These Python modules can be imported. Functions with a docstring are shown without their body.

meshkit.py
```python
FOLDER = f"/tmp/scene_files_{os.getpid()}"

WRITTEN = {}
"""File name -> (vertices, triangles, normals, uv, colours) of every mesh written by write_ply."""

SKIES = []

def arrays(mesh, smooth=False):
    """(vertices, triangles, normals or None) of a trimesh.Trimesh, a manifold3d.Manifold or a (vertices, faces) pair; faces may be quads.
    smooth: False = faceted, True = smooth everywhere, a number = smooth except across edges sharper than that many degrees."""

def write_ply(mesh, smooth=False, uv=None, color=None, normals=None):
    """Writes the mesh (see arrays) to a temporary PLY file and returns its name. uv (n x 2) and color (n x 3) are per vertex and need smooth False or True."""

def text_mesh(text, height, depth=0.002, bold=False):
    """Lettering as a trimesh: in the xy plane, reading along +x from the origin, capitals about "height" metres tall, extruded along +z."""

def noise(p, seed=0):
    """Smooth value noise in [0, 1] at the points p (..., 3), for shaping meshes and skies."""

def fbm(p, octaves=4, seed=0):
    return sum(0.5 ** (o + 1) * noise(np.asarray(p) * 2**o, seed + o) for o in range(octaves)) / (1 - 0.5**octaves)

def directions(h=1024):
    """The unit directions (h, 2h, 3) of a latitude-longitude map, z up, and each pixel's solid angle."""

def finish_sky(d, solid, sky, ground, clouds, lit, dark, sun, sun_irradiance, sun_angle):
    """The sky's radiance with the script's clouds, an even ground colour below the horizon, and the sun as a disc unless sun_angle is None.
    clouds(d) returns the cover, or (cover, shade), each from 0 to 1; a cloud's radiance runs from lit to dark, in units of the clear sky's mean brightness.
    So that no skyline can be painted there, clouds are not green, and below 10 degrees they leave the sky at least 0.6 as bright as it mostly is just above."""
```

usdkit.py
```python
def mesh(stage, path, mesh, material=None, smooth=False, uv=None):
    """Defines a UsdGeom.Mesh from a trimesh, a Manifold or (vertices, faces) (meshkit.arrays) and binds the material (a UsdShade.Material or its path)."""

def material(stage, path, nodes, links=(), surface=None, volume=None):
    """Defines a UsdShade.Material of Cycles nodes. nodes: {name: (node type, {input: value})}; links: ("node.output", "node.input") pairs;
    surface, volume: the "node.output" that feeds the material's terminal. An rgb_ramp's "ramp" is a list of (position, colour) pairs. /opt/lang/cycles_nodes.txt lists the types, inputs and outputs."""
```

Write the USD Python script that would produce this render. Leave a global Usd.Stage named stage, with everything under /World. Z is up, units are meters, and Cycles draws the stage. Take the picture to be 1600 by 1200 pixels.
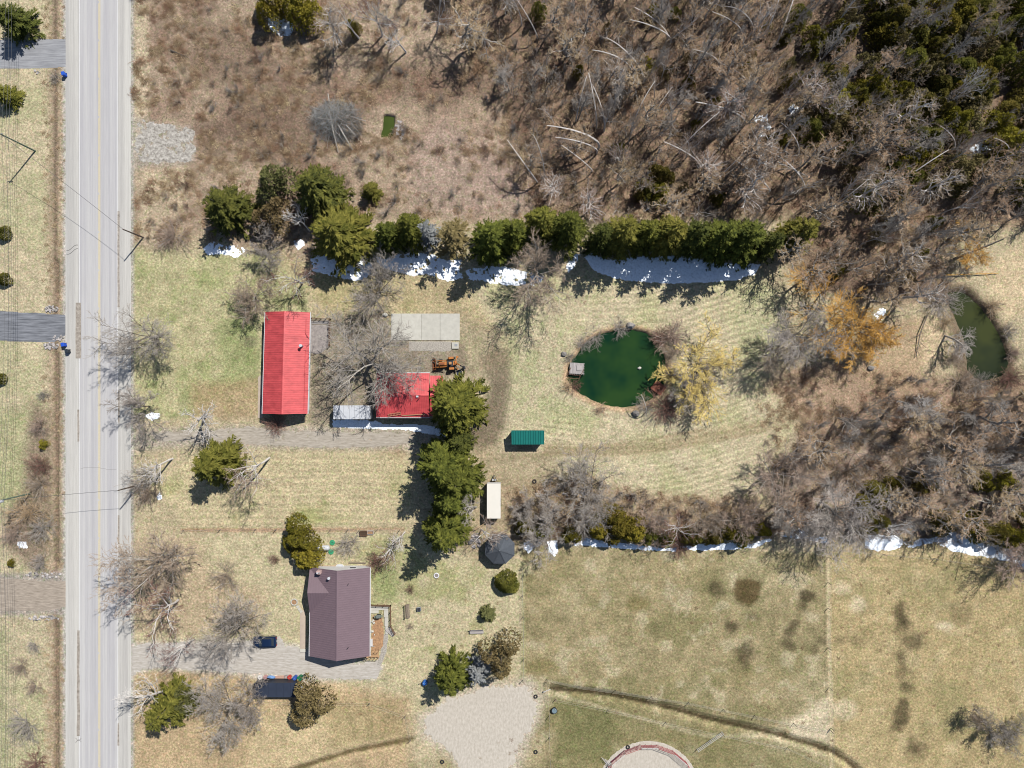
import math, numpy as np, trimesh, usdkit, meshkit
from pxr import Usd, UsdGeom, UsdLux, UsdShade, Sdf, Gf, Vt
from scipy.spatial import ConvexHull

stage = Usd.Stage.CreateInMemory()
UsdGeom.SetStageUpAxis(stage, 'Z'); UsdGeom.SetStageMetersPerUnit(stage, 1.0)
UsdGeom.Xform.Define(stage, '/World')

# ------------------------------------------------------------------ camera, sky, sun, exposure
H, S = 125.0, 0.117                     # drone height, metres on the ground per pixel of the 1600 x 1200 photograph
cam = UsdGeom.Camera.Define(stage, '/World/camera')
cam.AddTranslateOp().Set(Gf.Vec3d(0, 0, H))
cam.CreateFocalLengthAttr(24.0)
cam.CreateHorizontalApertureAttr(2 * 24.0 * (800 * S) / H)
cam.CreateClippingRangeAttr(Gf.Vec2f(1.0, 20000.0))
cam.CreateExposureAttr(0.67)

ELEV = math.radians(50.0)
SUN = np.array([0.63, 0.777, 0.0]); SUN = SUN / np.linalg.norm(SUN) * math.cos(ELEV); SUN[2] = math.sin(ELEV)
sky = UsdLux.DomeLight.Define(stage, '/World/sky')
m = usdkit.material(stage, '/World/Looks/sky', {
    's': ('sky_texture', {'sky_type': 'single_scattering', 'sun_disc': False, 'sun_elevation': ELEV, 'sun_rotation': math.atan2(SUN[0], SUN[1]),
                          'air_density': 1.0, 'aerosol_density': 0.6}),
    'b': ('background_shader', {'strength': 0.064})}, [('s.color', 'b.color')], surface='b.background')
UsdShade.MaterialBindingAPI.Apply(sky.GetPrim()).Bind(m)
sun = UsdLux.DistantLight.Define(stage, '/World/sun')
sun.CreateNormalizeAttr(True); sun.CreateIntensityAttr(1.25); sun.CreateAngleAttr(0.5); sun.CreateColorAttr(Gf.Vec3f(1.0, 0.955, 0.89))
zx = SUN; xx = np.cross([0, 0, 1.0], zx); xx /= np.linalg.norm(xx); yx = np.cross(zx, xx)
sun.AddTransformOp().Set(Gf.Matrix4d(*xx, 0, *yx, 0, *zx, 0, 0, 0, 60, 1))

# ------------------------------------------------------------------ helpers
G = 1.95                                # how much brighter than its base colour a sunlit level surface shows in the picture


def lin(r, g, b):
    c = np.array([r, g, b], float) / 255
    return np.where(c < 0.04045, c / 12.92, ((c + 0.055) / 1.055) ** 2.4)


def alb(r, g, b, k=1.0):
    """Base colour of a surface that shows as this sRGB colour in full sun."""
    return np.minimum(lin(r, g, b) / G * k, 0.88)


def P(px, py, z=0.0):
    """The point at height z that stands at this pixel of the photograph."""
    k = S * (H - z) / H
    return np.array([(px - 800) * k, (600 - py) * k, z])


def numbered(parent, name):
    path = f'{parent}/{name}'
    n = 1
    while stage.GetPrimAtPath(path):
        path = f'{parent}/{name}_{n:03d}'; n += 1
    return path


_count = {}


def fresh(parent, name):
    k = (parent, name)
    n = _count.get(k, 0); _count[k] = n + 1
    return f'{parent}/{name}' if n == 0 else f'{parent}/{name}_{n:03d}'


def tag(prim, label=None, cat=None, group=None, kind=None):
    for k, v in (('label', label), ('category', cat), ('group', group), ('kind', kind)):
        if v: prim.SetCustomDataByKey(k, v)
    return prim


def thing(name, label, cat, loc=(0, 0, 0), rz=0.0, group=None):
    x = UsdGeom.Xform.Define(stage, fresh('/World', name))
    x.AddTranslateOp().Set(Gf.Vec3d(*map(float, loc))); x.AddRotateZOp().Set(float(math.degrees(rz)))
    return tag(x.GetPrim(), label, cat, group)


class MB:
    """Collects pieces into one mesh."""
    def __init__(self): self.v, self.f, self.n = [], [], 0

    def add(self, v, f):
        v = np.asarray(v, float).reshape(-1, 3); f = np.asarray(f, int)
        if f.shape[1] == 4: f = np.vstack([f[:, [0, 1, 2]], f[:, [0, 2, 3]]])
        self.v.append(v); self.f.append(f + self.n); self.n += len(v)
        return self

    def tm(self, m): return self.add(m.vertices, m.faces)

    def box(self, c, s, rz=0.0, bevel=0.0):
        s = np.asarray(s, float) / 2
        if bevel > 0:
            b = min(bevel, s.min() * 0.6); pts = []
            for sx in (-1, 1):
                for sy in (-1, 1):
                    for sz in (-1, 1):
                        for k in range(3):
                            q = s - b; q[k] = s[k]; pts.append(q * (sx, sy, sz))
            m = hull(np.array(pts)); v, f = m
        else:
            v = np.array([[x, y, z] for x in (-1, 1) for y in (-1, 1) for z in (-1, 1)]) * s
            f = np.array([[0, 1, 3, 2], [4, 6, 7, 5], [0, 4, 5, 1], [2, 3, 7, 6], [0, 2, 6, 4], [1, 5, 7, 3]])
        ca, sa = math.cos(rz), math.sin(rz)
        v = v @ np.array([[ca, sa, 0], [-sa, ca, 0], [0, 0, 1]]) + np.asarray(c, float)
        return self.add(v, f)

    def beam(self, p, q, w, h, up=(0, 0, 1)):
        p, q = np.asarray(p, float), np.asarray(q, float); d = q - p; L = np.linalg.norm(d); d /= L
        if abs(d @ np.asarray(up, float)) > 0.98: up = (1, 0, 0)
        a = np.cross(d, up); a /= np.linalg.norm(a); b = np.cross(a, d)
        v = [e + i * a * w / 2 + j * b * h / 2 for e in (p, q) for i, j in ((-1, -1), (1, -1), (1, 1), (-1, 1))]
        return self.add(v, [[0, 3, 2, 1], [4, 5, 6, 7], [0, 1, 5, 4], [1, 2, 6, 5], [2, 3, 7, 6], [3, 0, 4, 7]])

    def tube(self, pts, r, sides=8, cap=True):
        p = np.asarray(pts, float); n = len(p); r = np.broadcast_to(r, (n,))
        t = np.gradient(p, axis=0); t /= np.linalg.norm(t, axis=1, keepdims=True) + 1e-12
        ref = np.where(np.abs(t[:, 2:]).mean() < 0.9, [0, 0, 1.0], [1.0, 0, 0])
        a = np.cross(t, ref); a /= np.linalg.norm(a, axis=1, keepdims=True) + 1e-12; b = np.cross(t, a)
        g = np.arange(sides) * 2 * np.pi / sides
        v = p[:, None] + r[:, None, None] * (np.cos(g)[None, :, None] * a[:, None] + np.sin(g)[None, :, None] * b[:, None])
        i, j = np.meshgrid(np.arange(n - 1), np.arange(sides), indexing='ij')
        q = np.stack([i * sides + j, i * sides + (j + 1) % sides, (i + 1) * sides + (j + 1) % sides, (i + 1) * sides + j], -1).reshape(-1, 4)
        f = np.vstack([q[:, [0, 1, 2]], q[:, [0, 2, 3]]])
        v = v.reshape(-1, 3)
        if cap:
            e = (n - 1) * sides
            f = np.vstack([f, [[0, k, k + 1] for k in range(1, sides - 1)], [[e, e + k + 1, e + k] for k in range(1, sides - 1)]])
        return self.add(v, f)

    def disc(self, c, r, h, sides=24, r2=None):
        return self.tube([np.asarray(c, float), np.asarray(c, float) + [0, 0, h]], [r, r if r2 is None else r2], sides)

    def torus(self, c, R, r, axis=2, n=24, k=8):
        u, w = np.meshgrid(np.arange(n) * 2 * np.pi / n, np.arange(k) * 2 * np.pi / k, indexing='ij')
        v = np.stack([(R + r * np.cos(w)) * np.cos(u), (R + r * np.cos(w)) * np.sin(u), r * np.sin(w)], -1).reshape(-1, 3)
        if axis == 0: v = v[:, [2, 0, 1]]
        if axis == 1: v = v[:, [0, 2, 1]]
        i, j = np.meshgrid(np.arange(n), np.arange(k), indexing='ij')
        f = np.stack([i * k + j, (i + 1) % n * k + j, (i + 1) % n * k + (j + 1) % k, i * k + (j + 1) % k], -1).reshape(-1, 4)
        return self.add(v + np.asarray(c, float), f)

    def prism(self, poly, z0, z1):
        """A closed outline (convex or not, any winding) raised from z0 to z1."""
        from shapely.geometry import Polygon
        m = trimesh.creation.extrude_polygon(Polygon(poly), z1 - z0, engine='earcut'); m.apply_translation([0, 0, z0])
        return self.tm(m)

    def slab(self, quad, t):
        """A flat four-cornered sheet with thickness t along its normal, downwards."""
        q = np.asarray(quad, float); n = np.cross(q[1] - q[0], q[3] - q[0]); n /= np.linalg.norm(n)
        if n[2] < 0: n = -n
        k = len(q); v = np.vstack([q, q - n * t])
        f = [[0, i, i + 1] for i in range(1, k - 1)] + [[k, k + i + 1, k + i] for i in range(1, k - 1)]
        for i in range(k):
            j = (i + 1) % k; f += [[i, k + i, k + j], [i, k + j, j]]
        return self.add(v, f)

    def mesh(self): return np.vstack(self.v), np.vstack(self.f)

    def build(self, name, mat, parent=None, smooth=False, label=None):
        v, f = self.mesh()
        return obj(name, v, f, mat, parent, smooth, label)


def hull(pts):
    h = ConvexHull(pts); c = pts.mean(0); f = h.simplices.copy()
    n = np.cross(pts[f[:, 1]] - pts[f[:, 0]], pts[f[:, 2]] - pts[f[:, 0]])
    flip = ((pts[f[:, 0]] - c) * n).sum(1) < 0; f[flip] = f[flip][:, ::-1]
    return pts, f


def obj(name, v, f, mat, parent=None, smooth=False, label=None):
    path = fresh(str(parent.GetPath()) if parent else '/World', name)
    mm = usdkit.mesh(stage, path, (v, f), mat, smooth=smooth)
    if label: mm.GetPrim().SetCustomDataByKey('label', label)
    return mm.GetPrim()


def part(name, mb, mat, parent, smooth=False, label=None): return mb.build(name, mat, parent, smooth, label)


def vec_attr(prim, name, arr):
    pv = UsdGeom.PrimvarsAPI(prim).CreatePrimvar(name, Sdf.ValueTypeNames.Color3fArray, 'vertex'); pv.Set(Vt.Vec3fArray.FromNumpy(np.asarray(arr, np.float32)))


def smoothstep(a, b, x):
    t = np.clip((x - a) / (b - a), 0, 1); return t * t * (3 - 2 * t)


def fbm2(x, y, scale, octaves=4, seed=0):
    return meshkit.fbm(np.stack([x * scale, y * scale, np.full(np.shape(x), 0.37)], -1), octaves, seed)


def sd_poly(X, Y, poly):
    """Signed distance (inside negative) to a closed outline."""
    p = np.asarray(poly, float); d = np.full(np.shape(X), 1e18); c = np.zeros(np.shape(X), bool)
    for (x0, y0), (x1, y1) in zip(p, np.roll(p, -1, 0)):
        ex, ey = x1 - x0, y1 - y0; t = np.clip(((X - x0) * ex + (Y - y0) * ey) / (ex * ex + ey * ey + 1e-12), 0, 1)
        d = np.minimum(d, (X - x0 - t * ex) ** 2 + (Y - y0 - t * ey) ** 2)
        if y0 != y1: c ^= ((y0 > Y) != (y1 > Y)) & (X < ex * (Y - y0) / (y1 - y0) + x0)
    d = np.sqrt(d)
    return np.where(c, -d, d)


def d_line(X, Y, line):
    p = np.asarray(line, float); d = np.full(np.shape(X), 1e18)
    for (x0, y0), (x1, y1) in zip(p[:-1], p[1:]):
        ex, ey = x1 - x0, y1 - y0; t = np.clip(((X - x0) * ex + (Y - y0) * ey) / (ex * ex + ey * ey + 1e-12), 0, 1)
        d = np.minimum(d, (X - x0 - t * ex) ** 2 + (Y - y0 - t * ey) ** 2)
    return np.sqrt(d)


LK = '/World/Looks/'


def plain(name, rgb, rough=0.6, var=0.12, scale=3.0, metal=0.0, bump=0.0, rnd=0.0, spec=0.3, stretch=(1, 1, 1), hue2=None):
    """Base colour rgb (linear) broken up by two sizes of noise; rnd varies it between copies."""
    name = name.replace('-', 'm').replace('.', '_')
    rgb = np.asarray(rgb, float); r2 = rgb if hue2 is None else np.asarray(hue2, float)
    lo, hi = np.minimum(rgb * (1 - var), 0.88), np.minimum(r2 * (1 + var), 0.88)
    N = {'g': ('texture_coordinate', {}), 'mp': ('mapping', {'scale': stretch}),
         'n': ('noise_texture', {'scale': scale, 'detail': 5.0, 'roughness': 0.65}),
         'r': ('rgb_ramp', {'ramp': [(0.3, tuple(lo)), (0.7, tuple(hi))]}),
         'p': ('principled_bsdf', {'roughness': rough, 'metallic': metal, 'specular_ior_level': spec})}
    L = [('g.object', 'mp.vector'), ('mp.vector', 'n.vector'), ('n.fac', 'r.fac')]
    src = 'r.color'
    if rnd:
        N['o'] = ('object_info', {}); N['mr'] = ('map_range', {'from_min': 0.0, 'from_max': 1.0, 'to_min': 1 - rnd, 'to_max': 1 + rnd})
        N['h'] = ('hsv', {'hue': 0.5, 'saturation': 1.0}); L += [('o.random', 'mr.value'), ('mr.result', 'h.value'), (src, 'h.color')]
        src = 'h.color'
    L.append((src, 'p.base_color'))
    if bump:
        N['b'] = ('bump', {'strength': 0.6, 'distance': bump}); L += [('n.fac', 'b.height'), ('b.normal', 'p.normal')]
    return usdkit.material(stage, LK + name, N, L, surface='p.BSDF')
# ------------------------------------------------------------------ ground
ROAD_Y = 320.0
# outlines in photograph pixels (ground plan)
POND = [(905, 552), (912, 540), (928, 528), (946, 521), (968, 517), (990, 517), (1008, 520), (1024, 530), (1034, 545), (1040, 562), (1041, 580), (1038, 598), (1030, 612),
        (1016, 624), (996, 632), (972, 635), (948, 632), (928, 625), (910, 616), (896, 606), (889, 594), (890, 575), (896, 562)]
POND2 = [(1492, 462), (1506, 458), (1520, 468), (1534, 482), (1545, 498), (1556, 515), (1566, 540), (1572, 565), (1566, 582), (1548, 590), (1528, 588), (1518, 575), (1516, 550), (1512, 525), (1502, 500), (1494, 480)]
POOL = [(601, 181), (616, 182), (612, 213), (595, 213)]
DITCH = [(861, 1077), (885, 1080), (920, 1082), (955, 1087), (985, 1093), (1025, 1102), (1060, 1111), (1095, 1121), (1130, 1129), (1165, 1137), (1200, 1145), (1235, 1155), (1275, 1166), (1300, 1175), (1325, 1190), (1345, 1210), (1365, 1240)]
DITCH2 = [(450, 1206), (500, 1190), (545, 1176), (590, 1167), (642, 1156)]
POND2 = [(1531 + (a - 1531) * 1.16, 525 + (b - 525) * 1.05) for a, b in POND2]
FOREST = [(640, -90), (700, 60), (770, 120), (800, 215), (850, 300), (920, 335), (1000, 340), (1240, 345), (1235, 400), (1250, 440), (1330, 470), (1450, 470), (1490, 450), (1480, 370), (1600, 350), (1720, 360), (1720, -90)]
THICKET = [(1200, 790), (1240, 700), (1290, 640), (1400, 620), (1600, 610), (1720, 610), (1720, 860), (1600, 872), (1500, 850), (1400, 845), (1300, 838), (1215, 835)]


def soft(X, Y, poly, width, wob=0.0, scale=0.05, seed=1):
    """0..1: inside an outline with an uneven soft edge (all in pixels)."""
    p = np.asarray(poly, float); lo, hi = p.min(0) - width - wob - 4, p.max(0) + width + wob + 4
    out = np.zeros(X.shape); k = (X > lo[0]) & (X < hi[0]) & (Y > lo[1]) & (Y < hi[1])
    if k.any():
        x, y = X[k], Y[k]
        d = sd_poly(x, y, poly)
        if wob: d = d + (fbm2(x, y, scale, 4, seed) - 0.5) * 2 * wob
        out[k] = smoothstep(width, -width, d)
    return out


def near(X, Y, line, width, wob=0.0, scale=0.08, seed=2):
    p = np.asarray(line, float); lo, hi = p.min(0) - 3 * width - wob - 4, p.max(0) + 3 * width + wob + 4
    out = np.zeros(X.shape); k = (X > lo[0]) & (X < hi[0]) & (Y > lo[1]) & (Y < hi[1])
    if k.any():
        d = d_line(X[k], Y[k], line)
        if wob: d = d + (fbm2(X[k], Y[k], scale, 3, seed) - 0.5) * 2 * wob
        out[k] = smoothstep(width, width * 0.35, d)
    return out


def ellipse(cx, cy, rx, ry, n=24, rot=0.0):
    a = np.arange(n) * 2 * np.pi / n; c, s = math.cos(rot), math.sin(rot)
    return [(cx + rx * math.cos(t) * c - ry * math.sin(t) * s, cy + rx * math.cos(t) * s + ry * math.sin(t) * c) for t in a]


def ground_z(x, y):
    """Height of the ground at world x, y."""
    x, y = np.asarray(x, float), np.asarray(y, float); X, Y = x / S + 800, 600 - y / S
    z = (fbm2(x, y, 0.11, 3, 5) - 0.5) * 0.22
    z = z * smoothstep(208, 222, X) + (fbm2(x, y, 0.3, 2, 8) - 0.5) * 0.10 * smoothstep(98, 80, X)
    wild = np.maximum(soft(X, Y, FOREST, 25), np.maximum(soft(X, Y, THICKET, 18), soft(X, Y, [(206, -90), (206, 330), (480, 330), (800, 350), (900, 340), (760, -90)], 25)))
    z = z + wild * (fbm2(x, y, 0.75, 3, 9) - 0.45) * 0.55
    def dig(poly, depth, w):
        nonlocal z
        p = np.asarray(poly, float); k = (X > p[:, 0].min() - 30) & (X < p[:, 0].max() + 30) & (Y > p[:, 1].min() - 30) & (Y < p[:, 1].max() + 30)
        if np.any(k):
            d = sd_poly(X[k], Y[k], poly) + (fbm2(X[k], Y[k], 0.12, 3, 4) - 0.5) * 5
            z[k] = z[k] - depth * smoothstep(w, -w, d)
    z = np.atleast_1d(z)
    dig(POND, 1.5, 6); dig(POND2, 1.4, 8); dig(POOL, 1.2, 2.2)
    flat = smoothstep(90, 98, X) * smoothstep(212, 204, X)
    z = z * (1 - flat) - 0.10 * flat
    z = z - 0.55 * np.exp(-((X - 88 + 2 * (fbm2(x, y, 0.08, 2, 3) - 0.5)) / 3.2) ** 2) * np.maximum(smoothstep(545, 560, Y) * smoothstep(893, 880, Y), np.maximum(smoothstep(966, 980, Y), smoothstep(400, 415, Y) * smoothstep(478, 465, Y)))
    z = z - 0.55 * near(X, Y, DITCH, 9, 2.5) - 0.35 * near(X, Y, DITCH2, 7, 2)
    level = np.zeros_like(z)
    for q in LEVEL: level = np.maximum(level, soft(X, Y, q, 4))
    return z * (1 - level) - 0.03 * level


def gz(px, py):
    q = P(px, py); return float(ground_z(np.array([q[0]]), np.array([q[1]]))[0])


LEVEL = [[(208, 178), (310, 178), (310, 262), (208, 262)], [(400, 478), (492, 478), (490, 668), (400, 668)], [(512, 575), (700, 575), (700, 672), (512, 672)], [(468, 875), (616, 875), (616, 1042), (468, 1042)], [(604, 485), (724, 485), (724, 552), (604, 552)],
         [(205, 990), (470, 990), (600, 1000), (600, 1065), (205, 1065)], [(790, 665), (858, 665), (858, 705), (790, 705)], [(752, 748), (790, 748), (790, 818), (752, 818)], [(745, 825), (820, 825), (820, 890), (745, 890)],
         [(-10, 480), (104, 480), (104, 540), (-10, 540)], [(-10, 55), (104, 55), (104, 110), (-10, 110)], [(-40, 895), (104, 895), (104, 960), (-40, 960)], ellipse(1013, 1238, 88, 88), [(390, 1055), (475, 1055), (475, 1096), (390, 1096)]]


def mixc(c, col, w): return c * (1 - w[..., None]) + np.asarray(col)[..., :] * w[..., None]


def ground_tint(X, Y, x, y):
    """Base colour of turf, leaf litter, scrub and mud (what grows there; the verge ditch line also holds painted shade)."""
    n1, n2, n3 = fbm2(x, y, 0.05, 4, 11), fbm2(x, y, 0.16, 4, 12), fbm2(x, y, 0.55, 3, 13)
    c = np.broadcast_to(alb(190, 173, 133), X.shape + (3,)).copy()
    A = lambda *q: alb(*q)
    # left verge lawn
    left = smoothstep(100, 94, X)
    c = mixc(c, A(198, 182, 142), left)
    c = mixc(c, A(170, 168, 118), left * smoothstep(0.47, 0.62, n2) * 0.55)
    c = mixc(c, A(150, 158, 96), soft(X, Y, [(-20, 640), (40, 640), (42, 760), (30, 790), (-20, 790)], 14, 8) * 0.45)
    c = mixc(c, A(140, 150, 96), soft(X, Y, [(-20, 965), (14, 985), (12, 1130), (20, 1210), (-20, 1210)], 7, 8) * 0.4)
    ver = smoothstep(66, 84, X + 24 * (n2 - 0.5)) * smoothstep(106, 99, X)
    c = mixc(c, A(172, 148, 120), ver * 0.8)
    c = mixc(c, A(112, 92, 74), ver * np.exp(-((X - 87) / 3.5) ** 2) * 0.8)  # dark ditch bottom, with the shade of its bank painted in
    c = mixc(c, A(128, 105, 90), soft(X, Y, [(48, 625), (75, 640), (80, 760), (70, 890), (45, 890), (10, 850), (6, 800), (38, 770)], 12, 10) * 0.75)
    # north-west scrub field
    nw = soft(X, Y, [(204, -900), (204, 400), (300, 372), (480, 400), (560, 350), (780, 345), (960, 345), (860, -900)], 18, 16, 0.03)
    c = mixc(c, A(178, 154, 126), nw)
    c = mixc(c, A(150, 124, 102), nw * smoothstep(0.44, 0.66, n2) * 0.9)
    for q, w in (([(300, 20), (400, 60), (480, 130), (560, 150), (640, 110), (760, 100), (770, 150), (700, 175), (600, 160), (500, 245), (400, 240), (320, 200), (380, 150), (300, 110)], 0.72), ([(310, 185), (460, 170), (500, 250), (540, 262), (520, 280), (400, 250), (310, 270)], 0.6),
                 ([(240, 60), (330, 70), (360, 150), (300, 160)], 0.3), ([(560, 95), (660, 90), (770, 95), (760, 150), (640, 150), (560, 130)], 0.4)):
        c = mixc(c, A(118, 94, 76), soft(X, Y, q, 22, 24, 0.03) * w * (0.55 + 0.9 * (n3 - 0.2)))
    c = mixc(c, A(146, 112, 88), nw * smoothstep(0.60, 0.72, fbm2(x, y, 0.22, 3, 31)) * 0.5)
    c = mixc(c, A(206, 188, 150), soft(X, Y, [(206, -90), (226, -90), (232, 150), (222, 240), (206, 240)], 8, 6) * 0.7)
    c = mixc(c, A(198, 178, 142), soft(X, Y, [(215, 262), (290, 255), (300, 290), (270, 360), (240, 380), (216, 380)], 10, 8) * 0.7)
    c = mixc(c, A(178, 152, 136), soft(X, Y, [(690, 190), (800, 230), (890, 320), (760, 345), (640, 335), (640, 230)], 25, 18) * 0.6)
    # woods floor
    fo = soft(X, Y, FOREST + [], 22, 20, 0.03)
    c = mixc(c, A(152, 124, 98), fo)
    c = mixc(c, A(184, 152, 118), fo * smoothstep(0.5, 0.68, n2) * 0.8)
    c = mixc(c, A(108, 86, 72), fo * smoothstep(0.5, 0.36, n1) * 0.6)
    c = mixc(c, A(108, 90, 76), soft(X, Y, [(1230, -90), (1720, -90), (1720, 300), (1400, 300), (1180, 200)], 60, 40) * 0.6)
    th = soft(X, Y, THICKET, 20, 16, 0.04)
    c = mixc(c, A(168, 146, 126), th); c = mixc(c, A(138, 116, 102), th * smoothstep(0.47, 0.62, n2) * 0.7)
    th2 = soft(X, Y, [(1170, 590), (1290, 560), (1480, 590), (1600, 590), (1720, 590), (1720, 690), (1280, 690), (1230, 640)], 18, 14)
    c = mixc(c, A(168, 138, 110), th2 * 0.9)
    c = mixc(c, A(205, 180, 138), soft(X, Y, [(1438, 500), (1470, 490), (1486, 520), (1482, 560), (1460, 580), (1438, 570)], 9, 6) * 0.85)
    c = mixc(c, A(208, 184, 140), soft(X, Y, [(1530, 420), (1600, 385), (1720, 390), (1720, 480), (1600, 490), (1575, 500), (1545, 460)], 12, 10) * 0.85)
    c = mixc(c, A(182, 150, 112), soft(X, Y, [(1360, 500), (1440, 500), (1440, 600), (1380, 620), (1340, 580)], 12, 10) * 0.7)
    # pasture inside the hedges
    pas = soft(X, Y, [(720, 440), (900, 420), (1170, 430), (1235, 470), (1215, 560), (1190, 600), (1240, 660), (1215, 720), (1150, 790), (1000, 800), (860, 760), (780, 730), (775, 640), (700, 560)], 16, 10)
    c = mixc(c, A(201, 186, 146), pas)
    c = mixc(c, A(176, 172, 118), pas * smoothstep(0.48, 0.66, n2) * 0.7)
    c = mixc(c, A(168, 168, 116), soft(X, Y, [(790, 490), (885, 500), (890, 620), (930, 660), (800, 660)], 20, 14) * smoothstep(0.38, 0.62, n3) * 0.8)
    c = mixc(c, A(176, 178, 126), soft(X, Y, [(1190, 440), (1225, 470), (1220, 540), (1180, 560), (1140, 500)], 18, 12) * 0.5)
    mow = np.sin((Y + 0.22 * (X - 960) ** 2 / 220 + 9 * (n1 - 0.5) * 4) * 0.62) * 0.5 + 0.5
    c = c * (1 + (pas * (mow - 0.5) * 0.34 * smoothstep(0.3, 0.6, n1))[..., None])
    for ln in ([(850, 700), (960, 702), (1040, 694), (1120, 678), (1230, 655)], [(850, 708), (960, 709), (1045, 701), (1130, 686), (1230, 665)], [(800, 716), (900, 705), (1000, 690), (1100, 672)]):
        c = mixc(c, A(150, 130, 92), near(X, Y, ln, 4.5, 1.5) * 0.5 * smoothstep(0.3, 0.55, n3 + 0.1))
    c = mixc(c, A(168, 148, 104), soft(X, Y, [(850, 690), (1000, 690), (1150, 660), (1220, 650), (1220, 670), (1000, 715), (850, 715)], 8, 4) * 0.45)
    c = mixc(c, A(170, 142, 112), soft(X, Y, [(780, 760), (900, 740), (1000, 770), (1180, 775), (1210, 830), (1000, 845), (800, 850)], 14, 10) * 0.7)
    rim = soft(X, Y, [(800 + (q[0] - 967) * 1.13 + 167, 575 + (q[1] - 575) * 1.16) for q in POND], 4, 3)
    c = mixc(c, A(196, 158, 116), rim * 0.75); c = mixc(c, A(70, 58, 42), soft(X, Y, POND, 4, 2) * 0.9)
    c = mixc(c, A(96, 76, 62), soft(X, Y, [(1468, 445), (1510, 440), (1560, 490), (1590, 560), (1580, 605), (1500, 610), (1490, 560), (1486, 500)], 8, 8) * 0.8)
    # front lawn of the red-roofed house
    lw = soft(X, Y, [(206, 385), (300, 400), (420, 395), (480, 430), (480, 490), (412, 490), (408, 650), (240, 655), (206, 640)], 9, 7)
    c = mixc(c, A(190, 180, 130), lw)
    c = mixc(c, A(140, 152, 80), lw * smoothstep(0.42, 0.62, n2 * 0.5 + 0.5 * fbm2(x, y, 0.5, 4, 17)) * 0.65)
    c = mixc(c, A(128, 145, 72), soft(X, Y, [(330, 500), (400, 490), (408, 600), (350, 590)], 12, 10) * 0.5)
    c = mixc(c, A(120, 116, 84), soft(X, Y, ellipse(391, 534, 11, 9), 3, 2) * 0.7)
    c = mixc(c, A(176, 138, 100), soft(X, Y, [(300, 600), (408, 590), (408, 655), (300, 655)], 10, 10) * 0.55)
    bk = soft(X, Y, [(430, 400), (600, 425), (730, 440), (780, 520), (700, 500), (600, 480), (500, 490), (480, 440)], 14, 10)
    c = mixc(c, A(190, 170, 122), bk * 0.8); c = mixc(c, A(160, 152, 92), bk * smoothstep(0.5, 0.68, n2) * 0.5)
    # yard, lane and tracks
    yd = soft(X, Y, [(484, 500), (600, 485), (614, 530), (725, 540), (735, 580), (700, 590), (590, 590), (590, 660), (484, 665)], 8, 7)
    c = mixc(c, A(152, 138, 116), yd * 0.9); c = mixc(c, A(114, 102, 86), yd * smoothstep(0.5, 0.65, n3) * 0.6)
    c = mixc(c, A(176, 164, 146), soft(X, Y, [(206, 672), (300, 668), (420, 664), (650, 668), (700, 672), (690, 704), (560, 704), (420, 701), (320, 696), (206, 704)], 8, 6) * 0.85)
    c = mixc(c, A(118, 102, 82), soft(X, Y, [(752, 560), (775, 540), (800, 560), (795, 620), (790, 670), (775, 700), (735, 705), (720, 690), (745, 660), (765, 610)], 10, 7) * 0.8)
    c = mixc(c, A(150, 132, 102), soft(X, Y, [(700, 480), (790, 520), (800, 560), (740, 600), (715, 560)], 12, 9) * 0.5)
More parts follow.
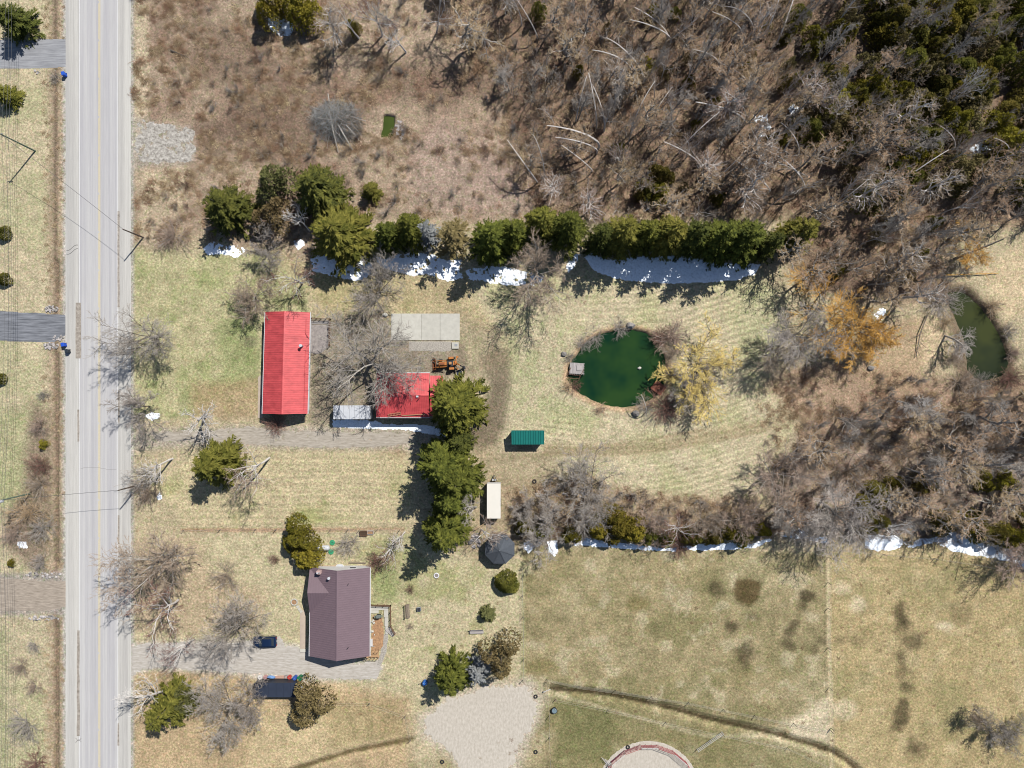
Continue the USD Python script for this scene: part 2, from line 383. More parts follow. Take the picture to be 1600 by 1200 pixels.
    c = mixc(c, A(164, 144, 108), soft(X, Y, [(735, 700), (860, 700), (870, 740), (810, 790), (820, 840), (760, 900), (640, 880), (700, 850), (750, 780)], 14, 10) * 0.6)
    c = mixc(c, A(168, 130, 84), soft(X, Y, [(590, 705), (630, 700), (640, 770), (600, 760)], 9, 8) * 0.45)
    # lawn between the lane and the fence
    l2 = soft(X, Y, [(300, 706), (420, 704), (600, 706), (640, 720), (645, 820), (290, 822), (250, 760)], 8, 6)
    c = mixc(c, A(201, 184, 138), l2 * 0.9)
    c = mixc(c, A(158, 158, 92), l2 * smoothstep(0.44, 0.64, n2) * smoothstep(700, 800, Y) * 0.9)
    c = c * (1 + (l2 * (np.sin(Y * 0.6 + 6 * n1) * 0.09))[..., None])
    c = mixc(c, A(176, 128, 92), near(X, Y, [(285, 828), (460, 828), (630, 827)], 4, 1.5) * 0.7)
    # yard of the brown-roofed house
    sy = soft(X, Y, [(206, 836), (640, 832), (750, 880), (815, 880), (818, 1060), (760, 1040), (660, 1110), (560, 1070), (206, 1000)], 10, 6)
    c = mixc(c, A(198, 184, 140), sy * 0.85)
    c = mixc(c, A(152, 152, 90), sy * smoothstep(0.5, 0.66, n2 * 0.7 + 0.3 * n3) * smoothstep(420, 560, X) * 0.8)
    c = mixc(c, A(142, 155, 84), soft(X, Y, [(580, 885), (618, 885), (625, 940), (585, 940)], 8, 6) * 0.6)
    c = mixc(c, A(186, 158, 124), soft(X, Y, [(206, 840), (310, 840), (330, 900), (420, 925), (400, 990), (206, 990)], 16, 12) * 0.6)
    c = mixc(c, A(192, 160, 112), soft(X, Y, [(206, 1045), (400, 1045), (640, 1090), (640, 1210), (206, 1210)], 14, 8) * 0.7)
    c = mixc(c, A(212, 192, 140), soft(X, Y, [(400, 1110), (560, 1110), (600, 1160), (480, 1200), (380, 1200)], 14, 12) * 0.45)
    c = mixc(c, A(156, 138, 84), soft(X, Y, [(500, 1095), (620, 1095), (640, 1150), (520, 1170)], 12, 8) * 0.5)
    # paddocks in the south-east
    pd = soft(X, Y, [(817, 850), (1720, 880), (1720, 1300), (640, 1300), (640, 1190), (830, 1180), (817, 1060)], 4, 2)
    c = mixc(c, A(176, 157, 112), pd)
    c = mixc(c, A(132, 124, 74), pd * smoothstep(0.46, 0.64, n2) * 0.6)
    c = mixc(c, A(190, 172, 130), pd * smoothstep(0.46, 0.62, fbm2(x, y, 0.09, 3, 41)) * 0.55)
    c = c * (1 - pd[..., None] * np.array([.09, .07, .12]))
    n4 = fbm2(x, y, 0.42, 4, 44); c = mixc(c, A(120, 114, 70), pd * smoothstep(0.52, 0.64, n4) * 0.4); c = mixc(c, A(204, 190, 152), pd * smoothstep(0.47, 0.36, n4) * 0.4)
    e = smoothstep(1293, 1299, X) * smoothstep(830, 850, Y)
    c = mixc(c, A(196, 170, 112), e * 0.55); c = mixc(c, A(148, 138, 88), e * smoothstep(0.5, 0.68, n2) * 0.6)
    c = mixc(c, A(130, 124, 70), soft(X, Y, [(860, 1085), (1000, 1110), (1200, 1160), (1340, 1215), (870, 1215)], 10, 8) * 0.55)
    c = mixc(c, A(108, 112, 58), soft(X, Y, [(875, 1092), (960, 1110), (960, 1180), (870, 1190)], 14, 12) * 0.5)
    for q, w in ((ellipse(997, 943, 16, 13), 0.7), (ellipse(845, 1042, 26, 14), 0.6), (ellipse(1160, 1050, 20, 26), 0.3)): c = mixc(c, A(128, 116, 58), soft(X, Y, q, 8, 8) * w)
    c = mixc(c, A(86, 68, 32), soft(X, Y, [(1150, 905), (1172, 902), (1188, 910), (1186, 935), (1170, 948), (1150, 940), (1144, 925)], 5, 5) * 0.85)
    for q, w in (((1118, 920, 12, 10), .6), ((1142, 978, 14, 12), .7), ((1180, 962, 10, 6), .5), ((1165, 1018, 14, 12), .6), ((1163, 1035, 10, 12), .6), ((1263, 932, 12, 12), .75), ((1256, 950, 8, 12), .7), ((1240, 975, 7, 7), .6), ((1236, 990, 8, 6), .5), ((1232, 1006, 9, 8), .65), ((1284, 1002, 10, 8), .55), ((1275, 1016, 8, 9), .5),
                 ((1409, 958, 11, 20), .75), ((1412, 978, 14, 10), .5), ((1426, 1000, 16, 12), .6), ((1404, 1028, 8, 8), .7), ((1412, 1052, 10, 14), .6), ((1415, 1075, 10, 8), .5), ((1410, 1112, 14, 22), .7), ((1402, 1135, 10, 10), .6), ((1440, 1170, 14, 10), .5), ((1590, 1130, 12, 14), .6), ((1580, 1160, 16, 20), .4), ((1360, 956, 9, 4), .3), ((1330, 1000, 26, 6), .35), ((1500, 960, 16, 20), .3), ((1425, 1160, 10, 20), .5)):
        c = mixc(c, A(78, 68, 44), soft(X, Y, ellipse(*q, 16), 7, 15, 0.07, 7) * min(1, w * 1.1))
    for q, w in (([(1230, 1125), (1270, 1108), (1294, 1085), (1302, 1090), (1298, 1160), (1240, 1150)], 0.8), (ellipse(1340, 945, 14, 12), .6), (ellipse(1475, 978, 14, 5), .7), (ellipse(1320, 1110, 20, 16), .5), (ellipse(1315, 920, 14, 10), .5)): c = mixc(c, A(222, 204, 166), soft(X, Y, q, 7, 8) * w)
    c = mixc(c, A(214, 194, 148), near(X, Y, [(1294, 868), (1295, 1000), (1298, 1100), (1300, 1230)], 4.5, 1.5) * 0.7)
    c = mixc(c, A(176, 172, 116), near(X, Y, [(818, 880), (818, 1060)], 3.5, 1) * 0.6)
    c = mixc(c, A(216, 200, 160), near(X, Y, [(870, 1086), (1000, 1122), (1100, 1150), (1200, 1150), (1290, 1182)], 4, 2.5) * 0.35)
    c = mixc(c, A(62, 48, 26), near(X, Y, DITCH, 5.0, 2.5) * 0.85); c = mixc(c, A(96, 80, 40), near(X, Y, DITCH2, 5.0, 2) * 0.8)
    # bare sand and gravel fading into the turf round the sheets laid on it
    c = mixc(c, A(200, 186, 164), soft(X, Y, [(655, 1120), (700, 1085), (760, 1070), (830, 1062), (850, 1085), (842, 1130), (825, 1165), (810, 1215), (720, 1225), (700, 1180), (660, 1152)], 14, 10) * 0.9)
    c = mixc(c, A(196, 188, 174), soft(X, Y, [(206, 1004), (300, 1000), (440, 1002), (560, 1030), (600, 1040), (590, 1062), (470, 1066), (330, 1052), (240, 1046), (206, 1056)], 6, 5) * 0.85)
    c = mixc(c, A(176, 166, 150), soft(X, Y, [(206, 180), (240, 192), (296, 200), (306, 250), (280, 258), (206, 264)], 8, 7) * 0.7)
    c = mixc(c, A(168, 158, 146), soft(X, Y, [(-20, 898), (104, 893), (104, 962), (-20, 962)], 6, 5) * 0.9)
    c = mixc(c, A(188, 182, 170), smoothstep(94, 101, X) * smoothstep(212, 205, X))
    l = c @ np.array([.25, .6, .15]); c = (l[..., None] + (c - l[..., None]) * 0.80) * np.array([1.06, 1.07, 1.13])
    v = 1 + (n3 - 0.5) * 0.45 + (n2 - 0.5) * 0.30
    return np.clip(c * v[..., None], 0.01, 0.85)


def axis(lo, hi, step):
    a = np.arange(lo, hi + step / 2, step); out = [hi + 3.0 * 1.45 ** k for k in range(18)]; inn = [lo - 3.0 * 1.45 ** k for k in range(18)][::-1]
    return np.concatenate([inn, a, out])


gx, gy = axis(-104, 104, 0.32), axis(-80, 80, 0.32)
YY, XX = np.meshgrid(gy, gx, indexing='ij')
gzz = ground_z(XX.ravel(), YY.ravel()).reshape(XX.shape)
far = np.maximum(np.maximum(np.abs(XX) - 106, 0), np.maximum(np.abs(YY) - 82, 0)); gzz = gzz * np.exp(-far / 20)
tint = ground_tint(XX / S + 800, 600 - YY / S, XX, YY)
ii, jj = np.meshgrid(np.arange(len(gy) - 1), np.arange(len(gx) - 1), indexing='ij'); W = len(gx)
gf = np.stack([ii * W + jj, ii * W + jj + 1, (ii + 1) * W + jj + 1, (ii + 1) * W + jj], -1).reshape(-1, 4)

GM = usdkit.material(stage, LK + 'turf', {
    'a': ('attribute', {'attribute': 'tint'}), 'g': ('geometry', {}),
    'n1': ('noise_texture', {'scale': 2.6, 'detail': 6.0, 'roughness': 0.78}),
    'r1': ('rgb_ramp', {'ramp': [(0.30, (0.36, 0.35, 0.32)), (0.42, (0.76, 0.76, 0.74)), (0.54, (1.08, 1.08, 1.07)), (0.68, (1.75, 1.76, 1.78))]}),
    'n3': ('noise_texture', {'scale': 0.55, 'detail': 6.0, 'roughness': 0.8}), 'r3': ('rgb_ramp', {'ramp': [(0.34, (0.74, 0.76, 0.72)), (0.5, (1, 1, 1)), (0.66, (1.22, 1.20, 1.20))]}), 'x3': ('mix', {'mix_type': 'multiply', 'fac': 1.0}),
    'n2': ('noise_texture', {'scale': 1.5, 'detail': 5.0, 'roughness': 0.7}),
    'r2': ('rgb_ramp', {'ramp': [(0.32, (0.82, 0.98, 0.70)), (0.5, (1, 1, 1)), (0.68, (1.13, 1.01, 0.94))]}),
    'x1': ('mix', {'mix_type': 'multiply', 'fac': 1.0}), 'x2': ('mix', {'mix_type': 'multiply', 'fac': 1.0}),
    'b': ('bump', {'strength': 0.7, 'distance': 0.12}),
    'p': ('principled_bsdf', {'roughness': 0.95, 'specular_ior_level': 0.08})},
    [('g.position', 'n1.vector'), ('g.position', 'n2.vector'), ('n1.fac', 'r1.fac'), ('n2.fac', 'r2.fac'), ('a.color', 'x1.color1'), ('r1.color', 'x1.color2'), ('x1.color', 'x2.color1'), ('r2.color', 'x2.color2'),
     ('g.position', 'n3.vector'), ('n3.fac', 'r3.fac'), ('x2.color', 'x3.color1'), ('r3.color', 'x3.color2'), ('x3.color', 'p.base_color'), ('n1.fac', 'b.height'), ('b.normal', 'p.normal')], surface='p.BSDF')
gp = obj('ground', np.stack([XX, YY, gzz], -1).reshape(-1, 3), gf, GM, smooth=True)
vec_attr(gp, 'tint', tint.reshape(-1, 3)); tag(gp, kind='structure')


def patch(name, poly, mat, dz, wob=4.0, step=0.25, dome=0.0, kind='structure', label=None, cat=None, seed=3, scale=0.09, parent=None, jag=1.0, group=None, thr=None):
    """A thin sheet lying on the ground inside an uneven outline (pixels); dome raises its middle."""
    p = np.asarray(poly, float); lo, hi = p.min(0) - wob - 3, p.max(0) + wob + 3; st = step / S
    X, Y = np.meshgrid(np.arange(lo[0], hi[0] + st, st), np.arange(lo[1], hi[1] + st, st))
    d = sd_poly(X, Y, poly) + (fbm2(X, Y, scale, 4, seed) - 0.5) * 2 * wob + (fbm2(X, Y, 0.35, 2, seed + 9) - 0.5) * 2 * jag
    if thr is not None: d = np.maximum(d, (thr - fbm2(X, Y, 0.16, 4, seed + 20)) * 20)
    x, y = (X - 800) * S, (600 - Y) * S
    z = ground_z(x.ravel(), y.ravel()).reshape(x.shape) + dz + dome * smoothstep(0, -14, d) * (0.6 + 0.8 * fbm2(x, y, 0.7, 3, seed))
    z = np.where(d > 0, z - np.minimum(d * S, 1) * 0.25 - (0.06 if dome else 0.0), z)
    a, b = np.meshgrid(np.arange(X.shape[0] - 1), np.arange(X.shape[1] - 1), indexing='ij'); w = X.shape[1]
    q = np.stack([a * w + b, (a + 1) * w + b, (a + 1) * w + b + 1, a * w + b + 1], -1).reshape(-1, 4)
    q = q[(d.ravel()[q] < 0).any(1)]
    if not len(q): return None
    use, inv = np.unique(q, return_inverse=True)
    v = np.stack([x.ravel(), y.ravel(), z.ravel()], -1)[use]
    return tag(obj(name, v, inv.reshape(q.shape), mat, parent, smooth=True), label, cat, group, kind)


# ------------------------------------------------------------------ road
def strip_mat(name, c0, c1, fine, dark=None):
    N = {'g': ('geometry', {}), 'mp': ('mapping', {'scale': (1.3, 0.012, 1.0)}), 'm2': ('mapping', {'scale': (5.0, 0.25, 1.0)}),
         'n': ('noise_texture', {'scale': 1.0, 'detail': 4.0, 'roughness': 0.6}), 'n2': ('noise_texture', {'scale': 1.0, 'detail': 5.0, 'roughness': 0.7}), 'n3': ('noise_texture', {'scale': 9.0, 'detail': 3.0, 'roughness': 0.7}),
         'r': ('rgb_ramp', {'ramp': [(0.36, tuple(c0)), (0.62, tuple(c1))]}), 'r2': ('rgb_ramp', {'ramp': [(0.3, (1 - fine,) * 3), (0.7, (1 + fine,) * 3)]}), 'r3': ('rgb_ramp', {'ramp': [(0.3, (1 - fine,) * 3), (0.7, (1 + fine,) * 3)]}),
         'x': ('mix', {'mix_type': 'multiply', 'fac': 1.0}), 'x3': ('mix', {'mix_type': 'multiply', 'fac': 1.0}), 'p': ('principled_bsdf', {'roughness': 0.9, 'specular_ior_level': 0.15})}
    L = [('g.position', 'mp.vector'), ('mp.vector', 'n.vector'), ('g.position', 'm2.vector'), ('m2.vector', 'n2.vector'), ('g.position', 'n3.vector'), ('n.fac', 'r.fac'), ('n2.fac', 'r2.fac'), ('n3.fac', 'r3.fac'),
         ('r.color', 'x.color1'), ('r2.color', 'x.color2'), ('x.color', 'x3.color1'), ('r3.color', 'x3.color2'), ('x3.color', 'p.base_color')]
    return usdkit.material(stage, LK + name, N, L, surface='p.BSDF')


M = {}
M['road'] = strip_mat('asphalt', alb(190, 189, 192), alb(208, 207, 206), 0.06)
M['shoulder'] = strip_mat('shoulder_gravel', alb(192, 190, 186), alb(212, 210, 204), 0.09)
M['white_paint'] = plain('worn_white_paint', alb(226, 226, 226), 0.7, 0.10, 6)
M['yellow_paint'] = plain('worn_yellow_paint', alb(222, 208, 168), 0.7, 0.10, 5)
M['seep'] = plain('damp_edge', alb(150, 140, 128), 0.8, 0.25, 2, hue2=alb(178, 170, 160))
M['crack'] = plain('crack_filler', alb(140, 138, 138), 0.8, 0.2, 3)


def sheet(x0, x1, y0, y1, z, ny=60, wob=0.0, seed=0, nx=6):
    ys = np.linspace(y0, y1, ny); t = np.linspace(0, 1, nx)
    a = x0 + (fbm2(ys, ys * 0 + seed, 0.35, 3, seed) - 0.5) * 2 * wob; b = x1 + (fbm2(ys, ys * 0 + seed + 7, 0.35, 3, seed + 3) - 0.5) * 2 * wob
    v = np.stack([a[:, None] * (1 - t) + b[:, None] * t, np.repeat(ys[:, None], nx, 1), np.broadcast_to(z, (ny, nx))], -1).reshape(-1, 3)
    i, j = np.meshgrid(np.arange(ny - 1), np.arange(nx - 1), indexing='ij')
    return v, np.stack([i * nx + j, i * nx + j + 1, (i + 1) * nx + j + 1, (i + 1) * nx + j], -1).reshape(-1, 4)


wx = lambda px: (px - 800) * S
wy = lambda py: (600 - py) * S
for a, b, sd in ((102.5, 125, 1), (183, 204.5, 2)):
    v, f = sheet(wx(a), wx(b), -ROAD_Y, ROAD_Y, 0.0, 1600, 0.16, sd)
    tag(obj('road_shoulder', v, f, M['shoulder']), kind='structure')
v, f = sheet(wx(123.2), wx(184.6), -ROAD_Y, ROAD_Y, 0.012, 400, 0.03, 5, 12)
road = tag(obj('road', v, f, M['road']), kind='structure')
rd = UsdGeom.Xform.Define(stage, '/World/road_markings').GetPrim(); tag(rd, kind='structure')
for a, b, mm, nm in ((123.6, 125.0, 'white_paint', 'edge_line'), (182.8, 184.0, 'white_paint', 'edge_line')):
    v, f = sheet(wx(a), wx(b), -ROAD_Y, ROAD_Y, 0.017, 900, 0.012, 9, 2); obj(nm, v, f, M[mm], rd)
for k in range(-45, 46):
    y = k * 7.0; v, f = sheet(wx(153.9), wx(155.0), y, y + 6.6, 0.017, 14, 0.02, k, 2); obj('centre_line', v, f, M['yellow_paint'], rd)
v, f = sheet(wx(155.6), wx(156.7), -ROAD_Y, ROAD_Y, 0.017, 900, 0.02, 4, 2); obj('centre_line', v, f, M['yellow_paint'], rd)
for a, b, y0, y1, wob in ((118.5, 126.5, 473, 560, 0.16), (120.5, 124.6, 985, 1150, 0.14), (183.6, 186.2, 1130, 1165, 0.12), (184, 186.6, 805, 850, 0.12), (183.6, 187, 330, 480, 0.10), (121, 124, 640, 690, .1), (184.2, 186.8, 610, 660, .1)):
    v, f = sheet(wx(a), wx(b), wy(y1), wy(y0), 0.021, 60, wob, int(a + y0), 4); tag(obj('damp_strip', v, f, M['seep'], rd))
for y, x0, x1 in ((390, 104, 122), (384, 104, 122), (1155, 118, 127), (1158, 118, 127), (732, 126, 182)):
    mb = MB(); pts = [(wx(x0 + (x1 - x0) * t), wy(y + 2.2 * math.sin(t * 5 + y) + (6 * (1 - t) if y < 392 else 0)), 0.02) for t in np.linspace(0, 1, 10)]
    mb.tube(pts, 0.04 if y < 400 or y > 1000 else 0.018, 4); mb.build('crack', M['crack'], rd)

M['asphalt_dark'] = plain('driveway_asphalt', alb(104, 108, 116), 0.85, 0.3, 1.2, stretch=(0.25, 3.0, 1), hue2=alb(140, 143, 150))
M['asphalt_grey'] = plain('driveway_asphalt_old', alb(146, 148, 154), 0.85, 0.2, 1.2, stretch=(0.25, 3.0, 1), hue2=alb(166, 168, 172))
M['gravel'] = plain('gravel', alb(184, 176, 164), 0.9, 0.12, 2.2, bump=0.02, stretch=(.35, 1.6, 1), hue2=alb(206, 201, 194))
M['pad_rubble'] = plain('pad_rubble', alb(136, 128, 118), 0.9, 0.30, 1.8, bump=0.06, hue2=alb(200, 196, 188))
M['lane'] = plain('lane_gravel', alb(170, 160, 144), 0.9, 0.14, 2.2, bump=0.02, stretch=(.35, 1.6, 1), hue2=alb(192, 184, 172))
M['gravel_grey'] = plain('gravel_grey', alb(156, 150, 140), 0.9, 0.22, 5, bump=0.05, hue2=alb(192, 186, 176))
M['sand'] = plain('paddock_sand', alb(196, 188, 174), 0.95, 0.10, 3, bump=0.02, stretch=(1, .5, 1), hue2=alb(212, 204, 192))
M['dirt'] = plain('dirt', alb(158, 146, 132), 0.95, 0.2, 2.0, bump=0.04, stretch=(0.4, 2, 1), hue2=alb(182, 170, 156))
for q, mm in (([(-60, 488), (0, 487), (60, 490), (102, 493), (102.4, 522), (84, 534), (40, 533), (-60, 530)], 'asphalt_dark'), ([(-60, 64), (0, 63), (102, 62), (102.4, 104), (60, 106), (-60, 106)], 'asphalt_grey')):
    tag(patch('driveway', q, M[mm], 0.035, 0.6, 0.3, jag=0.4))
patch('dirt_driveway', [(-200, 903), (20, 905), (60, 908), (102.4, 908), (102.4, 948), (70, 955), (20, 954), (-200, 955)], M['dirt'], 0.02, 2.5)
patch('gravel_driveway', [(205.5, 1010), (260, 1004), (330, 1006), (380, 1004), (395, 997), (438, 996), (446, 1010), (470, 1014), (560, 1040), (590, 1032), (596, 1045), (588, 1060), (540, 1062), (470, 1056), (400, 1053), (330, 1047), (260, 1043), (222, 1046), (205.5, 1054)], M['gravel'], 0.02, 5, jag=4)
patch('gravel_lane', [(238, 676), (300, 674), (380, 668), (440, 672), (520, 676), (600, 676), (640, 680), (640, 694), (560, 699), (470, 698), (400, 694), (330, 690), (270, 688), (240, 686)], M['lane'], 0.015, 6, jag=2.5, thr=0.36)
patch('gravel_pad', [(214, 186), (250, 194), (284, 198), (300, 204), (304, 232), (298, 252), (270, 252), (220, 256), (210, 230)], M['pad_rubble'], 0.02, 8, jag=5, thr=0.43)
patch('sand_paddock', [(664, 1124), (700, 1092), (760, 1076), (800, 1070), (832, 1080), (838, 1110), (828, 1145), (812, 1165), (800, 1190), (786, 1225), (730, 1230), (716, 1190), (690, 1165), (668, 1148)], M['sand'], 0.02, 13, jag=7)
patch('pen_sand', ellipse(1013, 1238, 80, 80, 40), M['sand'], 0.02, 1.5)

# ------------------------------------------------------------------ ponds
def water_mat(name, c0, c1, sc=0.12):
    return usdkit.material(stage, LK + name, {'g': ('geometry', {}), 'n': ('noise_texture', {'scale': sc, 'detail': 3.0}), 'r': ('rgb_ramp', {'ramp': [(0.35, tuple(c0)), (0.65, tuple(c1))]}),
        'nb': ('noise_texture', {'scale': 2.2, 'detail': 3.0}), 'b': ('bump', {'strength': 0.12, 'distance': 0.05}), 'p': ('principled_bsdf', {'roughness': 0.12, 'specular_ior_level': 0.4, 'ior': 1.33})},
        [('g.position', 'n.vector'), ('n.fac', 'r.fac'), ('r.color', 'p.base_color'), ('g.position', 'nb.vector'), ('nb.fac', 'b.height'), ('b.normal', 'p.normal')], surface='p.BSDF')


def water(poly, z, mat, grow=1.0):
    p = np.asarray(poly, float); c = p.mean(0); v = [P(*(c + (q - c) * grow), z) for q in p]; c3 = P(*c, z); n = len(v)
    k = S / ((S * (H - z)) / H); v = [np.array([(q[0] - 800) * S, (600 - q[1]) * S, z]) for q in c + (p - c) * grow]; c3 = np.array([(c[0] - 800) * S, (600 - c[1]) * S, z])
    return tag(obj('pond_water' if len(p) > 5 else 'pool_water', np.array(v + [c3]), [[n, (i + 1) % n, i] for i in range(n)], mat), kind='structure')


water(POND, -0.55, water_mat('pond_green', lin(18, 54, 34) / G, lin(46, 76, 36) / G, 0.16), 1.03)
water(POND2, -0.6, water_mat('pond_olive', lin(42, 52, 38) / G, lin(70, 76, 42) / G), 1.08)
water(POOL, -0.35, water_mat('pool_olive', lin(64, 78, 34) / G, lin(82, 96, 44) / G), 1.15)

# ------------------------------------------------------------------ snow left in the shade
M['snow'] = usdkit.material(stage, LK + 'old_snow', {'g': ('geometry', {}), 'n': ('noise_texture', {'scale': 3.0, 'detail': 5.0, 'roughness': 0.7}), 'r': ('rgb_ramp', {'ramp': [(0.28, (0.40, 0.42, 0.44)), (0.42, (0.64, 0.69, 0.74)), (0.58, (0.76, 0.81, 0.87))]}),  # base tinted blue to deepen the look of shade; the darks are dirt
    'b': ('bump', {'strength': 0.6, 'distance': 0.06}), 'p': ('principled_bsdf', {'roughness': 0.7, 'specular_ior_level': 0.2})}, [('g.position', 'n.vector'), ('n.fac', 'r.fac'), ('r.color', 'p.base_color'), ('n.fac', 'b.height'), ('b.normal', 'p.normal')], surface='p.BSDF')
SNOW = [
    ([(912, 402), (925, 396), (945, 406), (975, 404), (1010, 400), (1050, 398), (1085, 402), (1110, 410), (1140, 412), (1170, 410), (1190, 412), (1180, 428), (1150, 438), (1110, 441), (1060, 443), (1010, 441), (960, 436), (928, 422)], 'long unbroken bank of shaded snow south of the right-hand spruce hedge', 2, None),
    ([(484, 404), (500, 396), (540, 398), (572, 402), (584, 418), (574, 435), (550, 438), (515, 430), (488, 424)], 'mottled snow bank below the wide yellow-green hedge tree', 4, 0.36),
    ([(582, 402), (604, 404), (640, 394), (672, 396), (700, 408), (722, 404), (724, 434), (700, 440), (668, 430), (640, 430), (598, 420)], 'mottled snow bank below the gap with the small grey tree in the hedge', 4, 0.36),
    ([(728, 424), (760, 416), (800, 418), (830, 426), (852, 432), (840, 448), (800, 446), (760, 441), (732, 436)], 'broken snow beneath the large leafless tree beside the hedge', 4, 0.40),
    ([(884, 414), (900, 396), (908, 398), (898, 414), (888, 426)], 'small snow patch in the gap between two hedge groups', 2, 0.3),
    ([(318, 388), (332, 376), (352, 384), (376, 384), (386, 392), (372, 402), (345, 398), (325, 398)], 'snow in the shade of the dark spruce beside the road lawn', 4, 0.40),
    ([(458, 376), (472, 372), (478, 384), (466, 390)], 'little snow scrap under the white-branched tree', 2, 0.3),
    ([(416, 30), (436, 26), (460, 38), (456, 56), (438, 58), (420, 44)], 'snow patch below the yellow cedar clump at the top edge', 3, 0.30),
    ([(818, 848), (838, 842), (846, 850), (836, 856), (826, 866), (818, 858)], 'sunlit snow heap right of the gazebo', 2, 0.3),
    ([(855, 846), (872, 844), (872, 862), (866, 870), (858, 862)], 'bright tongue of snow at the paddock corner', 1.5, None),
    ([(894, 842), (920, 840), (960, 845), (1000, 852), (1040, 856), (1060, 856), (1056, 862), (1010, 860), (960, 856), (920, 853), (896, 852)], 'shaded snow strip south of the yellow-green cedar', 2, None),
    ([(1060, 854), (1100, 848), (1140, 848), (1175, 850), (1200, 840), (1206, 844), (1180, 856), (1130, 860), (1080, 860)], 'narrow shaded snow strip below the purple-grey bushes', 2, None),
    ([(1222, 838), (1240, 826), (1262, 828), (1276, 836), (1290, 838), (1294, 848), (1280, 850), (1262, 842), (1236, 842)], 'broken snow scraps at the fence corner below the bare trees', 4, 0.42),
    ([(1350, 836), (1370, 834), (1400, 837), (1414, 846), (1406, 858), (1372, 861), (1352, 854)], 'blue-shaded snow below the white forked birch', 3, 0.3),
    ([(1466, 832), (1490, 828), (1520, 834), (1550, 842), (1580, 848), (1620, 862), (1660, 876), (1660, 906), (1600, 889), (1560, 873), (1520, 868), (1490, 862), (1468, 852)], 'wide snow bank running off the right edge along the woods', 3, None),
    ([(1412, 848), (1440, 842), (1470, 838), (1470, 848), (1440, 852), (1420, 856)], 'dusting of snow among grey branches by the woods edge', 3, 0.42),
    ([(1228, 172), (1240, 164), (1258, 172), (1254, 180), (1236, 182)], 'bright snow scrap in the upper woods', 3, 0.42),
    ([(1270, 120), (1280, 112), (1284, 126), (1274, 134)], 'small snow scrap deep in the upper woods shade', 2, 0.3),
    ([(1284, 206), (1298, 208), (1302, 222), (1290, 228), (1280, 216)], 'speckled snow among bare trees of the upper woods', 3, 0.40),
    ([(1514, 232), (1530, 222), (1556, 216), (1566, 220), (1550, 234), (1526, 244)], 'blue shaded snow among the woods near the right edge', 3, 0.44),
    ([(1176, 180), (1196, 176), (1204, 200), (1190, 216), (1176, 200)], 'thin grey snow dusting under trees in the upper woods', 4, 0.45),
    ([(995, 305), (1012, 300), (1030, 306), (1026, 322), (1008, 330), (998, 318)], 'snow in deep shade behind the cedar at the woods edge', 3, 0.50),
    ([(1366, 490), (1378, 480), (1386, 484), (1378, 500), (1370, 500)], 'snow scrap beside the golden willow', 1.5, 0.45),
    ([(226, 650), (240, 644), (250, 646), (248, 654), (236, 656)], 'white snow heap by the lane entrance under the roadside tree', 2, None),
    ([(518, 655), (575, 656), (600, 662), (668, 664), (702, 674), (706, 684), (690, 682), (640, 672), (580, 670), (520, 668)], 'snow bank shaded by the red-roofed garage and white shed', 1.5, None),
    ([(244, 776), (251, 768), (253, 778), (248, 782)], 'tiny snow scrap under the grey roadside bush', 1, None),
    ([(26, 846), (40, 846), (44, 856), (30, 856)], 'snow scrap shaded by brush on the far verge', 2, 0.3)]
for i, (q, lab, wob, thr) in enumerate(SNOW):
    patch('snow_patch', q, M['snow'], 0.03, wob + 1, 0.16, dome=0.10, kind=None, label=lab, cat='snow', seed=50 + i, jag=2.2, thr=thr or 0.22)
# ------------------------------------------------------------------ buildings
M['red_roof'] = plain('red_steel_roof', alb(206, 76, 80), 0.5, 0.15, 1.3, stretch=(.35, 1.0, 1), spec=0.5, hue2=alb(224, 90, 93))
M['purple_roof'] = plain('brown_purple_steel_roof', alb(128, 108, 116), 0.5, 0.05, 0.8, spec=0.4)
M['teal_roof'] = plain('teal_steel_roof', alb(26, 124, 116), 0.45, 0.10, 1.5, spec=0.4)
M['white_siding'] = plain('white_siding', alb(222, 222, 222), 0.6, 0.05, 2)
M['cream_siding'] = plain('cream_siding', alb(206, 198, 182), 0.6, 0.06, 2)
M['grey_siding'] = plain('grey_siding', alb(150, 146, 150), 0.6, 0.08, 2)
M['trim'] = plain('white_trim', alb(228, 228, 230), 0.5, 0.04, 3)
M['glass'] = usdkit.material(stage, LK + 'dark_pane', {'f': ('fresnel', {'IOR': 1.5}), 'd': ('principled_bsdf', {'base_color': (0.02, 0.025, 0.03), 'roughness': 0.05})}, [], surface='d.BSDF')
M['wood'] = plain('weathered_wood', alb(150, 136, 120), 0.85, 0.22, 4, stretch=(1, 6, 1), rnd=0.12)
M['wood_brown'] = plain('brown_wood', alb(120, 92, 70), 0.85, 0.22, 4, rnd=0.12)
M['wood_tan'] = plain('tan_wood', alb(196, 160, 120), 0.8, 0.15, 4, rnd=0.10)
M['wood_grey'] = plain('silvered_wood', alb(186, 180, 178), 0.85, 0.15, 4, stretch=(1, 5, 1), rnd=0.10)
M['concrete'] = plain('pale_concrete', alb(206, 204, 194), 0.9, 0.10, 1.2, rnd=0.05)
M['concrete_pink'] = plain('pinkish_concrete', alb(200, 184, 168), 0.9, 0.08, 2)
M['stone'] = plain('grey_stone', alb(150, 146, 142), 0.9, 0.25, 3, bump=0.05, rnd=0.2)
M['metal_grey'] = plain('galvanised_metal', alb(180, 184, 188), 0.4, 0.1, 4, metal=0.3)
M['metal_dark'] = plain('dark_metal', alb(58, 60, 66), 0.5, 0.15, 4)
M['black'] = plain('black_rubber', alb(48, 48, 50), 0.8, 0.2, 4)
M['shingle_dark'] = plain('dark_shingle', alb(84, 90, 98), 0.85, 0.25, 6, bump=0.02, rnd=0.12)
